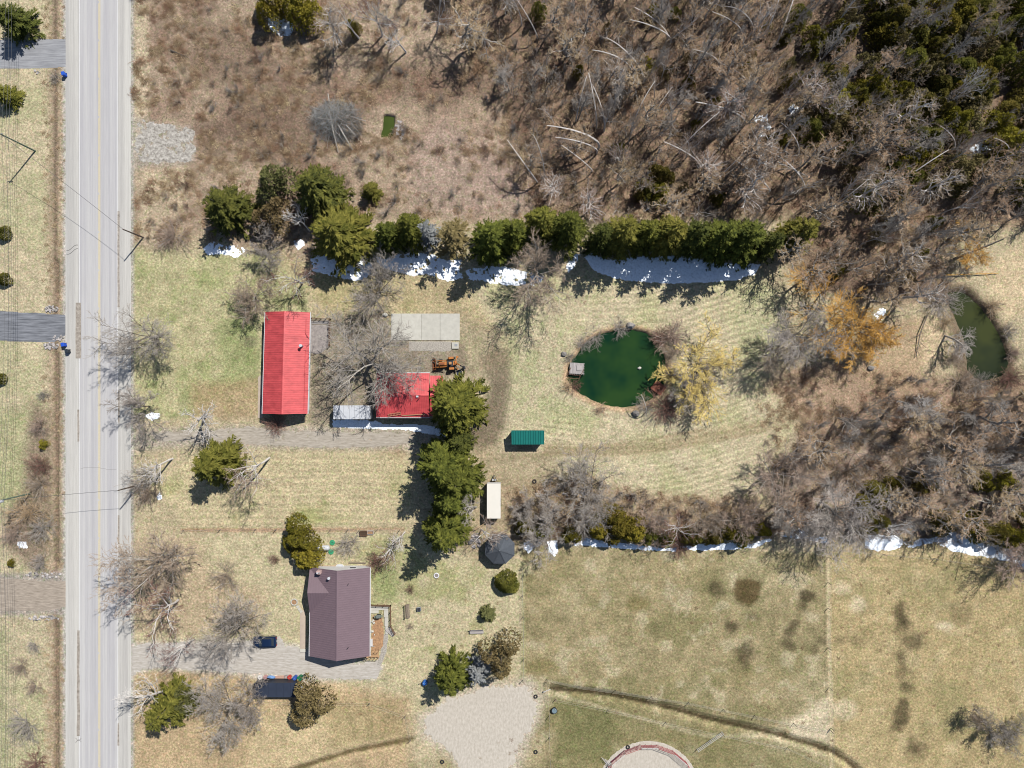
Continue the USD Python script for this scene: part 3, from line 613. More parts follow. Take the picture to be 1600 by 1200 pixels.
M['white_metal'] = plain('white_sheet_metal', alb(214, 218, 224), 0.5, 0.08, 1.5)
M['rust'] = plain('rusty_metal', alb(150, 92, 62), 0.9, 0.3, 3)


def corrugated(q00, q10, q01, q11, n, h=0.03, duty=0.3, t=0.05):
    """A roof slope between the eave edge q00-q10 and the ridge edge q01-q11, with n raised ribs running from eave to ridge."""
    q00, q10, q01, q11 = map(lambda q: np.asarray(q, float), (q00, q10, q01, q11))
    nrm = np.cross(q10 - q00, q01 - q00); nrm /= np.linalg.norm(nrm)
    if nrm[2] < 0: nrm = -nrm
    us, hs = [], []
    for k in range(n):
        a = k / n; w = duty / n
        us += [a, a + (1 - duty) / n, a + (1 - duty * 0.75) / n, a + (1 - duty * 0.25) / n]; hs += [0, 0, h, h]
    us.append(1.0); hs.append(0)
    us, hs = np.array(us), np.array(hs)
    lo = q00 + us[:, None] * (q10 - q00) + hs[:, None] * nrm; hi = q01 + us[:, None] * (q11 - q01) + hs[:, None] * nrm
    m = len(us); v = np.vstack([lo, hi, lo - nrm * t, hi - nrm * t]); i = np.arange(m - 1)
    f = np.vstack([np.stack([i, i + 1, m + i + 1, m + i], 1), np.stack([2 * m + i, 3 * m + i, 3 * m + i + 1, 2 * m + i + 1], 1), np.stack([i, 2 * m + i, 2 * m + i + 1, i + 1], 1), np.stack([m + i, m + i + 1, 3 * m + i + 1, 3 * m + i], 1),
                   [[0, m, 3 * m, 2 * m], [m - 1, 3 * m - 1, 4 * m - 1, 2 * m - 1]]])
    return v, f


def window_on(parent, c, along, w, h, label=None):
    """A framed window whose centre is c on a wall that runs along the unit vector 'along'."""
    a = np.asarray(along, float); n = np.array([a[1], -a[0], 0]); c = np.asarray(c, float)
    fr = MB()
    for s in (-1, 1):
        fr.beam(c + a * s * w / 2 - [0, 0, h / 2 + .05] + n * .03, c + a * s * w / 2 + [0, 0, h / 2 + .05] + n * .03, 0.1, 0.08)
        fr.beam(c - a * (w / 2 - .05) + [0, 0, s * h / 2] + n * .03, c + a * (w / 2 - .05) + [0, 0, s * h / 2] + n * .03, 0.08, 0.1)
    f = part('window', fr, M['trim'], parent)
    g = MB().beam(c - a * (w / 2 - .04) + n * .012, c + a * (w / 2 - .04) + n * .012, 0.02, h - .06)
    part('pane', g, M['glass'], f)
    return f


def gable_house(name, label, cat, roof_px, ez, rz, over, roofmat, wallmat, ribs, ridge_axis='y', windows=(), doors=()):
    """roof_px: eave corners in pixels (nw, ne, se, sw); ridge runs along y (picture vertical) or x."""
    t = thing(name, label, cat)
    nw, ne, se, sw = (P(*q, ez) for q in roof_px)
    if ridge_axis == 'y': r0, r1 = (nw + ne) / 2, (sw + se) / 2
    else: r0, r1 = (nw + sw) / 2, (ne + se) / 2
    r0 = np.array([r0[0], r0[1], rz]); r1 = np.array([r1[0], r1[1], rz])
    if ridge_axis == 'y': slopes = [(sw, nw, r1, r0), (se, ne, r1, r0)]
    else: slopes = [(nw, ne, r0, r1), (sw, se, r0, r1)]
    for s in slopes: obj('roof_slope', *corrugated(*s, ribs), roofmat, t)
    cap = MB(); d = (r1 - r0) / np.linalg.norm(r1 - r0); side = np.array([d[1], -d[0], 0]); sl = (rz - ez) / (np.linalg.norm((nw - ne) if ridge_axis == 'y' else (nw - sw)) / 2)
    for s in (-1, 1):
        a = side * s * 0.22; cap.slab([r0 + [0, 0, .055], r1 + [0, 0, .055], r1 + a + [0, 0, .055 - .22 * sl], r0 + a + [0, 0, .055 - .22 * sl]], 0.015)
    part('ridge_cap', cap, roofmat, t)
    c = (nw + ne + se + sw) / 4
    def inset(q): return np.array([c[0] + (q[0] - c[0]) * (1 - over / abs(nw[0] - c[0])), c[1] + (q[1] - c[1]) * (1 - over / abs(nw[1] - c[1])), 0])
    W4 = [inset(q) for q in (nw, ne, se, sw)]
    half = np.linalg.norm((nw - ne) if ridge_axis == 'y' else (nw - sw)) / 2; lift = over * sl
    ze = ez + lift - 0.12; zr = rz - 0.12
    corners = [np.array([q[0], q[1], z]) for q in W4 for z in (-0.1, ze)]
    wl = MB(); pts = W4
    for i in range(4):
        j = (i + 1) % 4; a, b = pts[i], pts[j]
        mid = (a + b) / 2
        gable = (i in (0, 2)) == (ridge_axis == 'y')
        quad = [a + [0, 0, -.1], b + [0, 0, -.1], b + [0, 0, ze]] + ([np.array([mid[0], mid[1], zr])] if gable else []) + [a + [0, 0, ze]]
        q = np.array(quad); nn = np.cross(b - a, [0, 0, 1.0]); nn /= np.linalg.norm(nn)
        if nn @ (mid - c * [1, 1, 0]) < 0: nn = -nn
        k = len(q); v = np.vstack([q, q - nn * 0.14])
        f = [[0, u, u + 1] for u in range(1, k - 1)] + [[k, k + u + 1, k + u] for u in range(1, k - 1)]
        for u in range(k): f += [[u, k + u, k + (u + 1) % k], [u, k + (u + 1) % k, (u + 1) % k]]
        w1 = MB(); w1.add(v, f); part('wall', w1, wallmat, t)
    fa = MB()
    for s in slopes:
        o = s[0] - s[2]; o = np.array([o[0], o[1], 0]); o /= np.linalg.norm(o); d2 = (s[1] - s[0]) / np.linalg.norm(s[1] - s[0])
        fa.beam(s[0] + o * .02 + [0, 0, -.12], s[1] + o * .02 + [0, 0, -.12], 0.03, 0.18)
    part('fascia', fa, M['trim'], t)
    gt = MB()
    for s in slopes:
        o = s[0] - s[2]; o = np.array([o[0], o[1], 0]); o /= np.linalg.norm(o)
        gt.beam(s[0] + o * .09 + [0, 0, -.1], s[1] + o * .09 + [0, 0, -.1], 0.10, 0.09)
    part('gutter', gt, M['trim'], t)
    for wi, tt, w, h, zc in windows:
        a, b = W4[wi], W4[(wi + 1) % 4]; d = (b - a) / np.linalg.norm(b - a); p = a + (b - a) * tt + [0, 0, zc]
        n = np.array([d[1], -d[0], 0])
        if n @ (p - c) < 0: d = -d
        window_on(t, p, d, w, h)
    for wi, tt, w, h in doors:
        a, b = W4[wi], W4[(wi + 1) % 4]; d = (b - a) / np.linalg.norm(b - a); p = a + (b - a) * tt; n = np.array([d[1], -d[0], 0])
        if n @ (p - c) < 0: n = -n
        dr = part('door', MB().beam(p + n * .02 + [0, 0, h / 2] - d * w / 2, p + n * .02 + [0, 0, h / 2] + d * w / 2, 0.05, h), M['trim'], t)
        part('handle', MB().box(p + n * .08 + d * w * .38 + [0, 0, 1.0], (0.06, 0.06, 0.12)), M['metal_dark'], dr)
    return t, (nw, ne, se, sw, r0, r1, sl, W4)


# red-roofed bungalow
red, info = gable_house('red_roof_house', 'long bungalow with a bright red ribbed metal gable roof, a tree shadow across it', 'house', [(414.5, 487.5), (484.5, 488), (480.5, 646.5), (410, 646.5)], 2.7, 4.4, 0.45, M['red_roof'], M['white_siding'], 46,
                        windows=[(1, .15, 1.5, 1.1, 1.5), (1, .45, 1.2, 1.1, 1.5), (1, .8, 1.5, 1.1, 1.5), (3, .2, 1.8, 1.2, 1.5), (3, .6, 1.8, 1.2, 1.5), (0, .5, 1.4, 1.1, 1.5), (2, .3, 1.2, 1.0, 1.5)], doors=[(1, .62, .95, 2.05), (3, .42, .95, 2.05)])
nw, ne, se, sw, r0, r1, sl, W4 = info
c = P(471.5, 540.5, 3.6)
ch = part('chimney', MB().disc([c[0], c[1], 2.9], 0.17, 1.5, 14), M['metal_grey'], red); part('chimney_cap', MB().disc([c[0], c[1], 4.4], 0.30, 0.10, 14, 0.24), M['white_metal'], ch)
for y0, y1 in ((498, 522), (548, 640)):
    a, b = P(478.6 - (y0 - 488) / 160 * 4, y0, 3.0), P(478.6 - (y1 - 488) / 160 * 4, y1, 3.0)
    mb = MB(); mb.beam(a + [0, 0, .0], b + [0, 0, .0], 0.04, 0.12); part('snow_guard', mb, M['red_roof'], red)

# brown-purple roofed house
pur, info = gable_house('brown_roof_house', 'house with a brown-purple ribbed metal roof and a small cross gable at one corner', 'house', [(485, 886.5), (578, 887), (577.5, 1025.5), (483.5, 1025.5)], 3.0, 5.1, 0.45, M['purple_roof'], M['white_siding'], 40,
                        windows=[(1, .12, 1.2, 1.2, 1.6), (1, .4, 1.6, 1.3, 1.6), (1, .7, 1.2, 1.2, 1.6), (3, .3, 1.8, 1.4, 1.6), (3, .6, 1.4, 1.4, 1.6), (0, .7, 1.2, 1.2, 1.6), (2, .3, 1.2, 1.2, 1.6)], doors=[(1, .55, .95, 2.05), (2, .72, .95, 2.05), (3, .48, .95, 2.05)])
nw, ne, se, sw, r0, r1, sl, W4 = info
# cross gable running west from the main slope, its ridge level with z 4.4
za = 4.5; xw = nw[0] - 0.06
ya, yb = P(486, 888.5, 3.0)[1], P(486, 957, 3.0)[1]
ym = (ya + yb) / 2
xi = (nw[0] + ne[0]) / 2 - (r0[2] - za) / sl
pk0, pk1 = np.array([xw, ym, za]), np.array([xi, ym, za])
for yy in (ya, yb):
    e0 = np.array([xw, yy, 3.02]); e1 = np.array([nw[0] + 0.25, yy, 3.08])
    mb = MB(); mb.slab([e0, e1 + [0.0, 0, 0], pk1, pk0], 0.05)
    part('cross_gable_slope', mb, M['purple_roof'], pur)
    rb = MB()
    for k in range(9):
        u = k / 8.0; a = e0 + (e1 - e0) * 0 + np.array([(xi - xw) * u, 0, 0]); tx = xw + (xi - xw) * u
        s0 = 0.0 if tx <= nw[0] else (tx - nw[0]) / (xi - nw[0])
        p0 = np.array([tx, yy + (ym - yy) * s0, 3.02 + (za - 3.02) * s0]); p1 = np.array([tx, ym, za])
        if np.linalg.norm(p1 - p0) > .3: rb.beam(p0 + [0, 0, .02], p1 + [0, 0, .02], 0.09, 0.03)
    part('roof_ribs', rb, M['purple_roof'], pur).SetCustomDataByKey('kind', 'stuff')
mb = MB(); v = np.array([[xw + .25, ya - .3, 2.9], [xw + .25, yb + .3, 2.9], [xw + .25, ym, za - .12]]); mb.add(np.vstack([v, v + [.1, 0, 0]]), [[0, 1, 2], [3, 5, 4], [0, 3, 4], [0, 4, 1], [1, 4, 5], [1, 5, 2], [2, 5, 3], [2, 3, 0]]); part('gable_wall', mb, M['white_siding'], pur)
for (px, py, zb, h, r, nm, mt) in ((513.5, 904, 4.2, 1.1, 0.16, 'chimney', 'metal_grey'), (543.5, 913.5, 4.5, 0.45, 0.06, 'vent_pipe', 'metal_dark'), (543, 1013.5, 4.5, 0.45, 0.06, 'vent_pipe', 'metal_dark')):
    q = P(px, py, zb + h); ch = part(nm, MB().disc([q[0], q[1], zb - .4], r, h + .4, 12), M[mt], pur)
    if nm == 'chimney': part('chimney_cap', MB().disc([q[0], q[1], zb + h], 0.27, 0.1, 12, 0.2), M['white_metal'], ch)
M['pink_brick'] = plain('pale_pink_masonry', alb(214, 182, 178), 0.85, 0.15, 5)
q = P(498, 894.5, 4.6)
ch = part('brick_chimney', MB().box([q[0], q[1], 4.1], (0.75, 0.55, 1.5)), M['pink_brick'], pur); part('flue', MB().disc([q[0] - .15, q[1], 4.85], 0.14, 0.25, 10), M['white_metal'], ch); part('flue', MB().disc([q[0] + .2, q[1], 4.85], 0.12, 0.2, 10), M['metal_grey'], ch)

# red-roofed garage
gar, info = gable_house('red_roof_garage', 'red ribbed metal roofed garage partly under a big spruce, ladder lying on its roof', 'garage', [(588, 583), (671.5, 583), (671.5, 652), (588, 652)], 2.9, 4.3, 0.35, M['red_roof'], M['cream_siding'], 30, 'x', windows=[(2, .6, 1.2, .9, 1.6), (0, .3, 1.2, .9, 1.6)], doors=[(2, .3, .95, 2.05)])
a, b, c2, d2 = P(672, 587, 2.7), P(692, 587, 2.7), P(692, 617.5, 3.85), P(672, 617.5, 3.85)
obj('lean_to_roof', *corrugated(a, b, d2, c2, 7), M['red_roof'], gar)
a2, b2 = P(672, 650, 2.7), P(692, 650, 2.7)
obj('lean_to_roof', *corrugated(a2, b2, d2, c2, 7), M['red_roof'], gar)
ly = P(692, 590, 2.4); mb = MB(); mb.beam([ly[0] - .3, P(0, 590, 0)[1] - .3, 1.25], [ly[0] - .3, P(0, 648, 0)[1] + .3, 1.25], .12, 2.5); part('lean_to_wall', mb, M['cream_siding'], gar)
q = P(652, 619.5, 4.3); vt = part('roof_vent', MB().box([q[0], q[1], 4.35], (0.4, 0.3, 0.25), bevel=.03), M['white_metal'], gar)
q = P(655, 622, 4.3); part('vent_pipe', MB().disc([q[0], q[1], 4.0], 0.07, 0.9, 10), M['metal_dark'], gar)
# ladder lying on the south slope
p0, p1 = P(606.5, 648.5, 3.2), P(627, 645.5, 3.27)
lad = thing('ladder', 'tan ladder lying along the lower edge of the red garage roof', 'ladder')
u = (p1 - p0) / np.linalg.norm(p1 - p0); w = np.array([-u[1], u[0], 0.0]); w = w / np.linalg.norm(w); w = w + [0, 0, -.0]
n2 = np.array([0, -math.sin(math.atan(1.4 / 4.0)), math.cos(math.atan(1.4 / 4.0))]); w = np.cross(n2, u); w /= np.linalg.norm(w)
for s in (-1, 1): part('rail', MB().beam(p0 + w * s * .2 + n2 * .1, p1 + w * s * .2 + n2 * .1, .06, .06), M['wood_tan'], lad)
for k in range(9):
    e = p0 + (p1 - p0) * (k + .5) / 9; part('rung', MB().beam(e - w * .17 + n2 * .1, e + w * .17 + n2 * .1, .045, .045), M['wood_tan'], lad)
pl = thing('plank', 'thin pale plank lying near the edge of the red garage roof', 'plank'); p0, p1 = P(628, 649, 3.1), P(664, 647, 3.2); part('board', MB().beam(p0 + n2 * .08, p1 + n2 * .08, .1, .04), M['wood_tan'], pl)

# white flat-roofed shed beside it
ws = thing('white_shed', 'long white metal shed with a flat panelled roof crossed by tree shadows', 'shed')
a, b = P(520.5, 633.5, 2.6), P(578.5, 655.0, 2.6)
cx, cy, sx, sy = (a[0] + b[0]) / 2, (a[1] + b[1]) / 2, b[0] - a[0], a[1] - b[1]
part('wall', MB().box([cx, cy, 1.24], (sx - .12, sy - .12, 2.48)), M['white_metal'], ws)
for k in range(7):
    part('roof_panel', MB().box([a[0] + sx * (k + .5) / 7, cy, 2.53 + .006 * (k % 2)], (sx / 7 - .04, sy, .08), bevel=.015), M['white_metal'], ws)
part('roof_hatch', MB().box([a[0] + sx * .13, cy - .2, 2.62], (.5, .45, .12), bevel=.02), M['metal_grey'], ws)
part('door', MB().box([a[0] + .04, cy, 1.1], (.06, 1.9, 2.1)), M['metal_grey'], ws)

# teal-roofed shed in the pasture
ts = thing('green_roof_shed', 'small open shed with a teal ribbed metal roof standing on the pasture', 'shed')
zl, zh = 2.35, 2.75
a, b, c3, d3 = P(799, 672.5, zh), P(850.5, 672.5, zh), P(850, 694.5, zl), P(799.5, 694.5, zl)
obj('roof', *corrugated(d3, c3, a, b, 13, h=.10, duty=.4), M['teal_roof'], ts)
x0, x1, y0, y1 = a[0] + .2, b[0] - .2, a[1] - .2, d3[1] + .2
for q, s in (([(x0 + x1) / 2, y0, 1.25], (x1 - x0, .08, 2.5)), ([x0, (y0 + y1) / 2, 1.2], (.08, y0 - y1 - .1, 2.3)), ([x1, (y0 + y1) / 2, 1.2], (.08, y0 - y1 - .1, 2.3))): part('wall', MB().box(q, s), plain('teal_wall_%d' % round(q[0] * 10), alb(30, 110, 104), .6, .1, 2), ts)
for k in range(4): part('post', MB().box([x0 + .1 + (x1 - x0 - .2) * k / 3, y1, 1.12], (.12, .12, 2.24)), M['wood'], ts)

# white trailer
tr = thing('white_trailer', 'long white box trailer parked beside the spruces, bare twigs across its roof', 'trailer')
a, b = P(761, 756, 2.6), P(782, 810, 2.6); cx, cy, sx, sy = (a[0] + b[0]) / 2, (a[1] + b[1]) / 2, b[0] - a[0], a[1] - b[1]
part('body', MB().box([cx, cy, 1.5], (sx, sy, 2.1), bevel=.05), M['white_siding'], tr)
part('roof', MB().box([cx, cy, 2.59], (sx + .06, sy + .06, .07), bevel=.03), plain('cream_white_roof', alb(240, 236, 226), .6, .03, 1), tr)
for s in (-1, 1):
    for k in (-.55, .55):
        w = part('wheel', MB().torus([cx + s * (sx / 2 - .02), cy - .6 + k * .75, .36], .25, .11, 0), M['black'], tr)
        part('rim', MB().tube([[cx + s * (sx / 2 - .08), cy - .6 + k * .75, .36], [cx + s * (sx / 2 + .03), cy - .6 + k * .75, .36]], .17, 12), M['metal_grey'], w)
    part('corner_trim', MB().box([cx + s * sx / 2, cy + sy / 2 - .03, 1.5], (.05, .05, 2.0)), M['metal_grey'], tr)
mb = MB(); hx = cy + sy / 2
mb.beam([cx - .6, hx, .5], [cx, hx + 1.3, .5], .09, .1); mb.beam([cx + .6, hx, .5], [cx, hx + 1.3, .5], .09, .1); part('hitch', mb, M['metal_dark'], tr)
part('gas_bottle', MB().disc([cx - .2, hx + .45, .5], .16, .5, 12), M['white_metal'], tr); part('gas_bottle', MB().disc([cx + .22, hx + .45, .5], .16, .5, 12), M['metal_grey'], tr); part('jack', MB().disc([cx, hx + 1.1, .05], .05, .6, 8), M['metal_grey'], tr)

# gazebo
gzc = P(781, 858, 2.5); gcx, gcy = gzc[0], gzc[1]
gb = thing('gazebo', 'octagonal garden gazebo with dark grey shingled roof panels', 'gazebo', (gcx, gcy, 0))
R, ez, pz = 2.85, 2.4, 3.7
for k in range(8):
    a0, a1 = math.pi / 8 + k * math.pi / 4 - .02, math.pi / 8 + (k + 1) * math.pi / 4 - .02
    A0, A1 = np.array([R * math.cos(a0), R * math.sin(a0), ez]), np.array([R * math.cos(a1), R * math.sin(a1), ez]); T = np.array([0, 0, pz])
    rows = MB()
    for r in range(9):
        u, w = r / 9, min((r + 1) / 9 + .02, 1); q = [A0 + (T - A0) * u, A1 + (T - A1) * u, A1 + (T - A1) * w, A0 + (T - A0) * w]
        rows.slab([p + [0, 0, .02 * (1)] if i < 2 else p for i, p in enumerate(q)], .04)
    part('roof_panel', rows, M['shingle_dark'], gb)
    part('hip_cap', MB().beam(A0 + [0, 0, .05], T + [0, 0, .05], .12, .04), M['shingle_dark'], gb)
    pp = np.array([2.5 * math.cos(a0), 2.5 * math.sin(a0), 0]); pq = np.array([2.5 * math.cos(a1), 2.5 * math.sin(a1), 0])
    part('post', MB().beam(pp, pp + [0, 0, 2.5], .13, .13), M['wood_brown'], gb)
    if k != 5:
        part('rail', MB().beam(pp + [0, 0, .95], pq + [0, 0, .95], .08, .08), M['wood_brown'], gb)
        for j in range(6):
            e = pp + (pq - pp) * (j + 1) / 7; part('baluster', MB().beam(e + [0, 0, .15], e + [0, 0, .92], .04, .04), M['wood_brown'], gb)
part('floor', MB().disc([0, 0, 0], 2.7, .15, 8), M['wood'], gb)
part('finial', MB().disc([0, 0, 3.68], .10, .2, 10, .03), M['metal_grey'], gb)

# deck and patio behind the red-roofed house
pg = thing('pergola', 'dark timber fence frame round the patio behind the red-roofed house', 'fence')
def pz_(px, py, z=0): return P(px, py, z)
for a, b in (((487, 497.5), (517, 499)), ((517, 499), (516, 540))):
    p0, p1 = P(*a), P(*b); n = 4
    for k in range(n + 1):
        e = p0 + (p1 - p0) * k / n; part('post', MB().beam(e, e + [0, 0, 1.25], .11, .11), M['wood_brown'], pg)
    for z in (.35, .8, 1.2): part('rail', MB().beam(p0 + [0, 0, z], p1 + [0, 0, z], .05, .1), M['wood_brown'], pg)
dk = thing('deck', 'silvered board deck strip at the top of the patio by the red house', 'deck')
a, b = P(487, 500), P(516, 506)
for k in range(6):
    part('board', MB().box([(a[0] + b[0]) / 2, a[1] + (b[1] - a[1]) * (k + .5) / 6, .12], (b[0] - a[0], .105, .05)), M['wood_grey'] if k > 1 else M['wood'], dk)
patch('patio', [(486, 508), (514, 508), (513, 540), (500, 552), (486, 552)], plain('patio_stone', alb(150, 142, 140), .9, .2, 2, hue2=alb(168, 160, 156)), .03, 2)
tag(patch('side_path', [(404.5, 588), (409, 586), (409.5, 652), (404, 653)], M['concrete_pink'], .04, .4))

# concrete pad
cp = thing('concrete_pad', 'pale rectangular concrete slab of four poured bays in the yard', 'concrete slab')
xs = [611, 627.2, 658, 687.5, 718.5]
for k in range(4):
    a, b = P(xs[k], 490, .1), P(xs[k + 1], 531.5, .1); part('bay', MB().box([(a[0] + b[0]) / 2, (a[1] + b[1]) / 2, .02], (b[0] - a[0] - .03, a[1] - b[1], .16 + .004 * (k % 2)), bevel=.02), M['concrete'], cp)
patch('gravel_strip', [(640, 534), (706, 534), (704, 548), (640, 548)], M['gravel_grey'], .03, 2)
cb = thing('concrete_block', 'small square pale concrete pad with a grey patch near the digger', 'concrete slab'); q = P(711.5, 540); part('slab', MB().box([q[0], q[1], .1], (1.25, 1.2, .22), bevel=.03), M['concrete'], cb); part('cover', MB().box([q[0] + .15, q[1] + .1, .23], (.5, .4, .05)), M['metal_grey'], cb)

# garden round the brown-roofed house
M['bed'] = plain('garden_mulch', alb(160, 126, 100), .95, .3, 3, hue2=alb(190, 150, 112), bump=.05)
patch('garden_bed', [(583, 962), (597, 962), (599, 1008), (592, 1016), (581, 1016)], M['bed'], .05, 2)
gw = thing('garden_path', 'pale concrete walk wrapping the flower bed beside the brown-roofed house', 'path')
for (x0, y0, x1, y1) in ((579, 947, 607, 953), (600, 953, 607, 964), (601, 964, 607, 978), (602, 978, 606.5, 991), (579, 953, 592, 958)):
    a, b = P(x0, y0), P(x1, y1); part('slab', MB().box([(a[0] + b[0]) / 2, (a[1] + b[1]) / 2, .06], (b[0] - a[0] - .02, a[1] - b[1] - .02, .16), bevel=.02), M['concrete'], gw)
patch('gravel_path', [(600, 992), (606, 992), (603, 1020), (594, 1040), (588, 1040), (596, 1018)], M['gravel_grey'], .03, 1)
gf_ = thing('garden_fence', 'low brown timber fence round the walk east of the brown-roofed house', 'fence')
for a, b in (((580, 944), (611, 945)), ((611, 945), (611.5, 977)), ((611.5, 977), (618, 989))):
    p0, p1 = P(*a), P(*b); n = max(2, int(np.linalg.norm(p1 - p0) / 1.2))
    for k in range(n + 1):
        e = p0 + (p1 - p0) * k / n; part('post', MB().beam(e, e + [0, 0, 1.05], .1, .1), M['wood_brown'], gf_)
    for z in (.3, .65, 1.0): part('rail', MB().beam(p0 + [0, 0, z], p1 + [0, 0, z], .05, .12), M['wood_brown'], gf_)
rp = thing('ramp', 'short grey wooden ramp at the end of the garden walk', 'ramp'); p0, p1 = P(606, 981), P(616, 992)
for k in range(7):
    e = p0 + (p1 - p0) * (k + .5) / 7; d = np.array([p1[1] - p0[1], -(p1[0] - p0[0]), 0]); d /= np.linalg.norm(d); part('board', MB().beam(e - d * .5 + [0, 0, .3 - .035 * k], e + d * .5 + [0, 0, .3 - .035 * k], .2, .04), M['wood_grey'], rp)
st = thing('side_stairs', 'tan wooden landing with steps and dark railings at the corner of the brown-roofed house', 'stairs')
a, b = P(576, 1017, .5), P(592, 1027, .5); cx, cy = (a[0] + b[0]) / 2, (a[1] + b[1]) / 2
for k in range(7): part('board', MB().box([cx, a[1] + (b[1] - a[1]) * (k + .5) / 7, .5], (b[0] - a[0], .15, .05)), M['wood_tan'], st)
for k in range(4): part('step', MB().box([a[0] - .2 - .3 * k, b[1] + .3, .42 - .11 * k], (.28, 1.0, .05)), M['wood_tan'], st)
for yy in (a[1], b[1]):
    part('railing', MB().beam([a[0], yy, 1.4], [b[0], yy, 1.4], .06, .06), M['wood_tan'], st)
    for k in range(4): part('rail_post', MB().beam([a[0] + (b[0] - a[0]) * k / 3, yy, 0], [a[0] + (b[0] - a[0]) * k / 3, yy, 1.4], .08, .08), M['wood_tan'], st)
for dy in (-.2, .8): part('handrail', MB().beam([a[0] - .05, b[1] + dy, 1.35], [a[0] - 1.3, b[1] + dy, .9], .06, .06), M['metal_dark'], st)
patch('front_path', [(470, 957), (475, 952), (477, 1017), (470.5, 1017)], M['concrete_pink'], .05, .5)
ds = thing('door_step', 'white concrete step at the foot of the front path', 'step'); q = P(473.5, 1016); part('slab', MB().box([q[0], q[1], .08], (1.0, .55, .2), bevel=.02), M['concrete'], ds)
rg = thing('stone_ring', 'round stone-edged planter in front of the brown-roofed house', 'planter'); q = P(460, 940.5)
for k in range(12):
    t_ = k * math.pi / 6; part('stone', MB().box([q[0] + .55 * math.cos(t_), q[1] + .55 * math.sin(t_), .1], (.22, .28, .25), t_, .04), M['concrete'], rg)
part('soil', MB().disc([q[0], q[1], .0], .45, .14, 14), M['bed'], rg)
wpth = thing('stepping_slab', 'short white slab path leading from the round planter to the house', 'path'); p0, p1 = P(464, 946), P(472, 957)
for k in range(3): part('slab', MB().beam(p0 + (p1 - p0) * (k + .08) / 3 + [0, 0, .06], p0 + (p1 - p0) * (k + .92) / 3 + [0, 0, .06], .5, .12), M['concrete'], wpth)
# ------------------------------------------------------------------ car, machines, yard things
def profile_body(prof, width, taper, bev=.08):
    """A car body: side outline prof [(x, z)] swept across the width, narrower where taper(z) says."""
    ys = np.array([-1, -.86, 0, .86, 1]) * width / 2; p = np.array(prof); n = len(p); v = []
    c = p.mean(0)
    for k, y in enumerate(ys):
        s = .93 if k in (0, 4) else 1.0
        q = c + (p - c) * [s ** .5, s]; tp = np.array([taper(z) for z in q[:, 1]]); v.append(np.stack([q[:, 0], y * tp, q[:, 1]], 1))
    v = np.vstack(v); f = []
    for k in range(4):
        for i in range(n):
            j = (i + 1) % n; f.append([k * n + i, k * n + j, (k + 1) * n + j, (k + 1) * n + i])
    f = [[a, b, c_] for q in f for a, b, c_ in ((q[0], q[1], q[2]), (q[0], q[2], q[3]))]
    tri = trimesh.creation.triangulate_polygon(__import__('shapely.geometry', fromlist=['Polygon']).Polygon(p), engine='earcut')
    tv, tf = tri
    idx = [int(np.argmin(((p - q) ** 2).sum(1))) for q in tv]
    for t_ in tf: f.append([idx[t_[0]], idx[t_[2]], idx[t_[1]]]); f.append([4 * n + idx[t_[0]], 4 * n + idx[t_[1]], 4 * n + idx[t_[2]]])
    m = trimesh.Trimesh(v, f, process=False); trimesh.repair.fix_normals(m); return m


M['car_blue'] = usdkit.material(stage, LK + 'dark_blue_paint', {'p': ('principled_bsdf', {'base_color': (0.005, 0.014, 0.042), 'roughness': 0.25, 'coat_weight': 0.8, 'coat_roughness': 0.05, 'metallic': 0.2})}, [], surface='p.BSDF')
M['lamp_clear'] = plain('lamp_lens', alb(220, 222, 226), .2, .05, 5); M['lamp_red'] = plain('tail_lens', alb(150, 20, 24), .25, .05, 5)
q = P(413.5, 1003, .9)
car = thing('car', 'dark blue car parked on the gravel drive of the brown-roofed house', 'car', (q[0], q[1], .0), math.pi + .03)
lower = [(-2.12, .45), (-2.15, .75), (-2.05, .98), (-1.5, 1.02), (.75, 1.0), (1.5, .93), (2.02, .80), (2.15, .62), (2.12, .42), (1.7, .30), (-1.8, .30)]
tm = profile_body(lower, 1.82, lambda z: 1.0 - .04 * abs(z - .65)); part('body', MB().tm(tm), M['car_blue'], car, 35)
cabin = [(-1.75, 1.0), (-1.35, 1.36), (-.9, 1.46), (-.1, 1.48), (.35, 1.40), (1.05, .98)]
tm = profile_body(cabin, 1.62, lambda z: 1.0 - .38 * max(0, z - .95)); part('cabin', MB().tm(tm), M['car_blue'], car, 35)
def hw(z): return .81 * (1.0 - .38 * max(0, z - .95))
def glass_quad(nm, x0, z0, x1, z1, ins=.09):
    n = np.array([z1 - z0, 0, -(x1 - x0)]); n = n / np.linalg.norm(n); n = n if n[2] > 0 else -n
    part(nm, MB().slab([np.array([x0, -hw(z0) + ins, z0]) + n * .022, np.array([x0, hw(z0) - ins, z0]) + n * .022, np.array([x1, hw(z1) - ins, z1]) + n * .022, np.array([x1, -hw(z1) + ins, z1]) + n * .022], .015), M['glass'], car)
glass_quad('windscreen', .98, 1.02, .38, 1.385); glass_quad('rear_window', -1.70, 1.05, -1.37, 1.345)
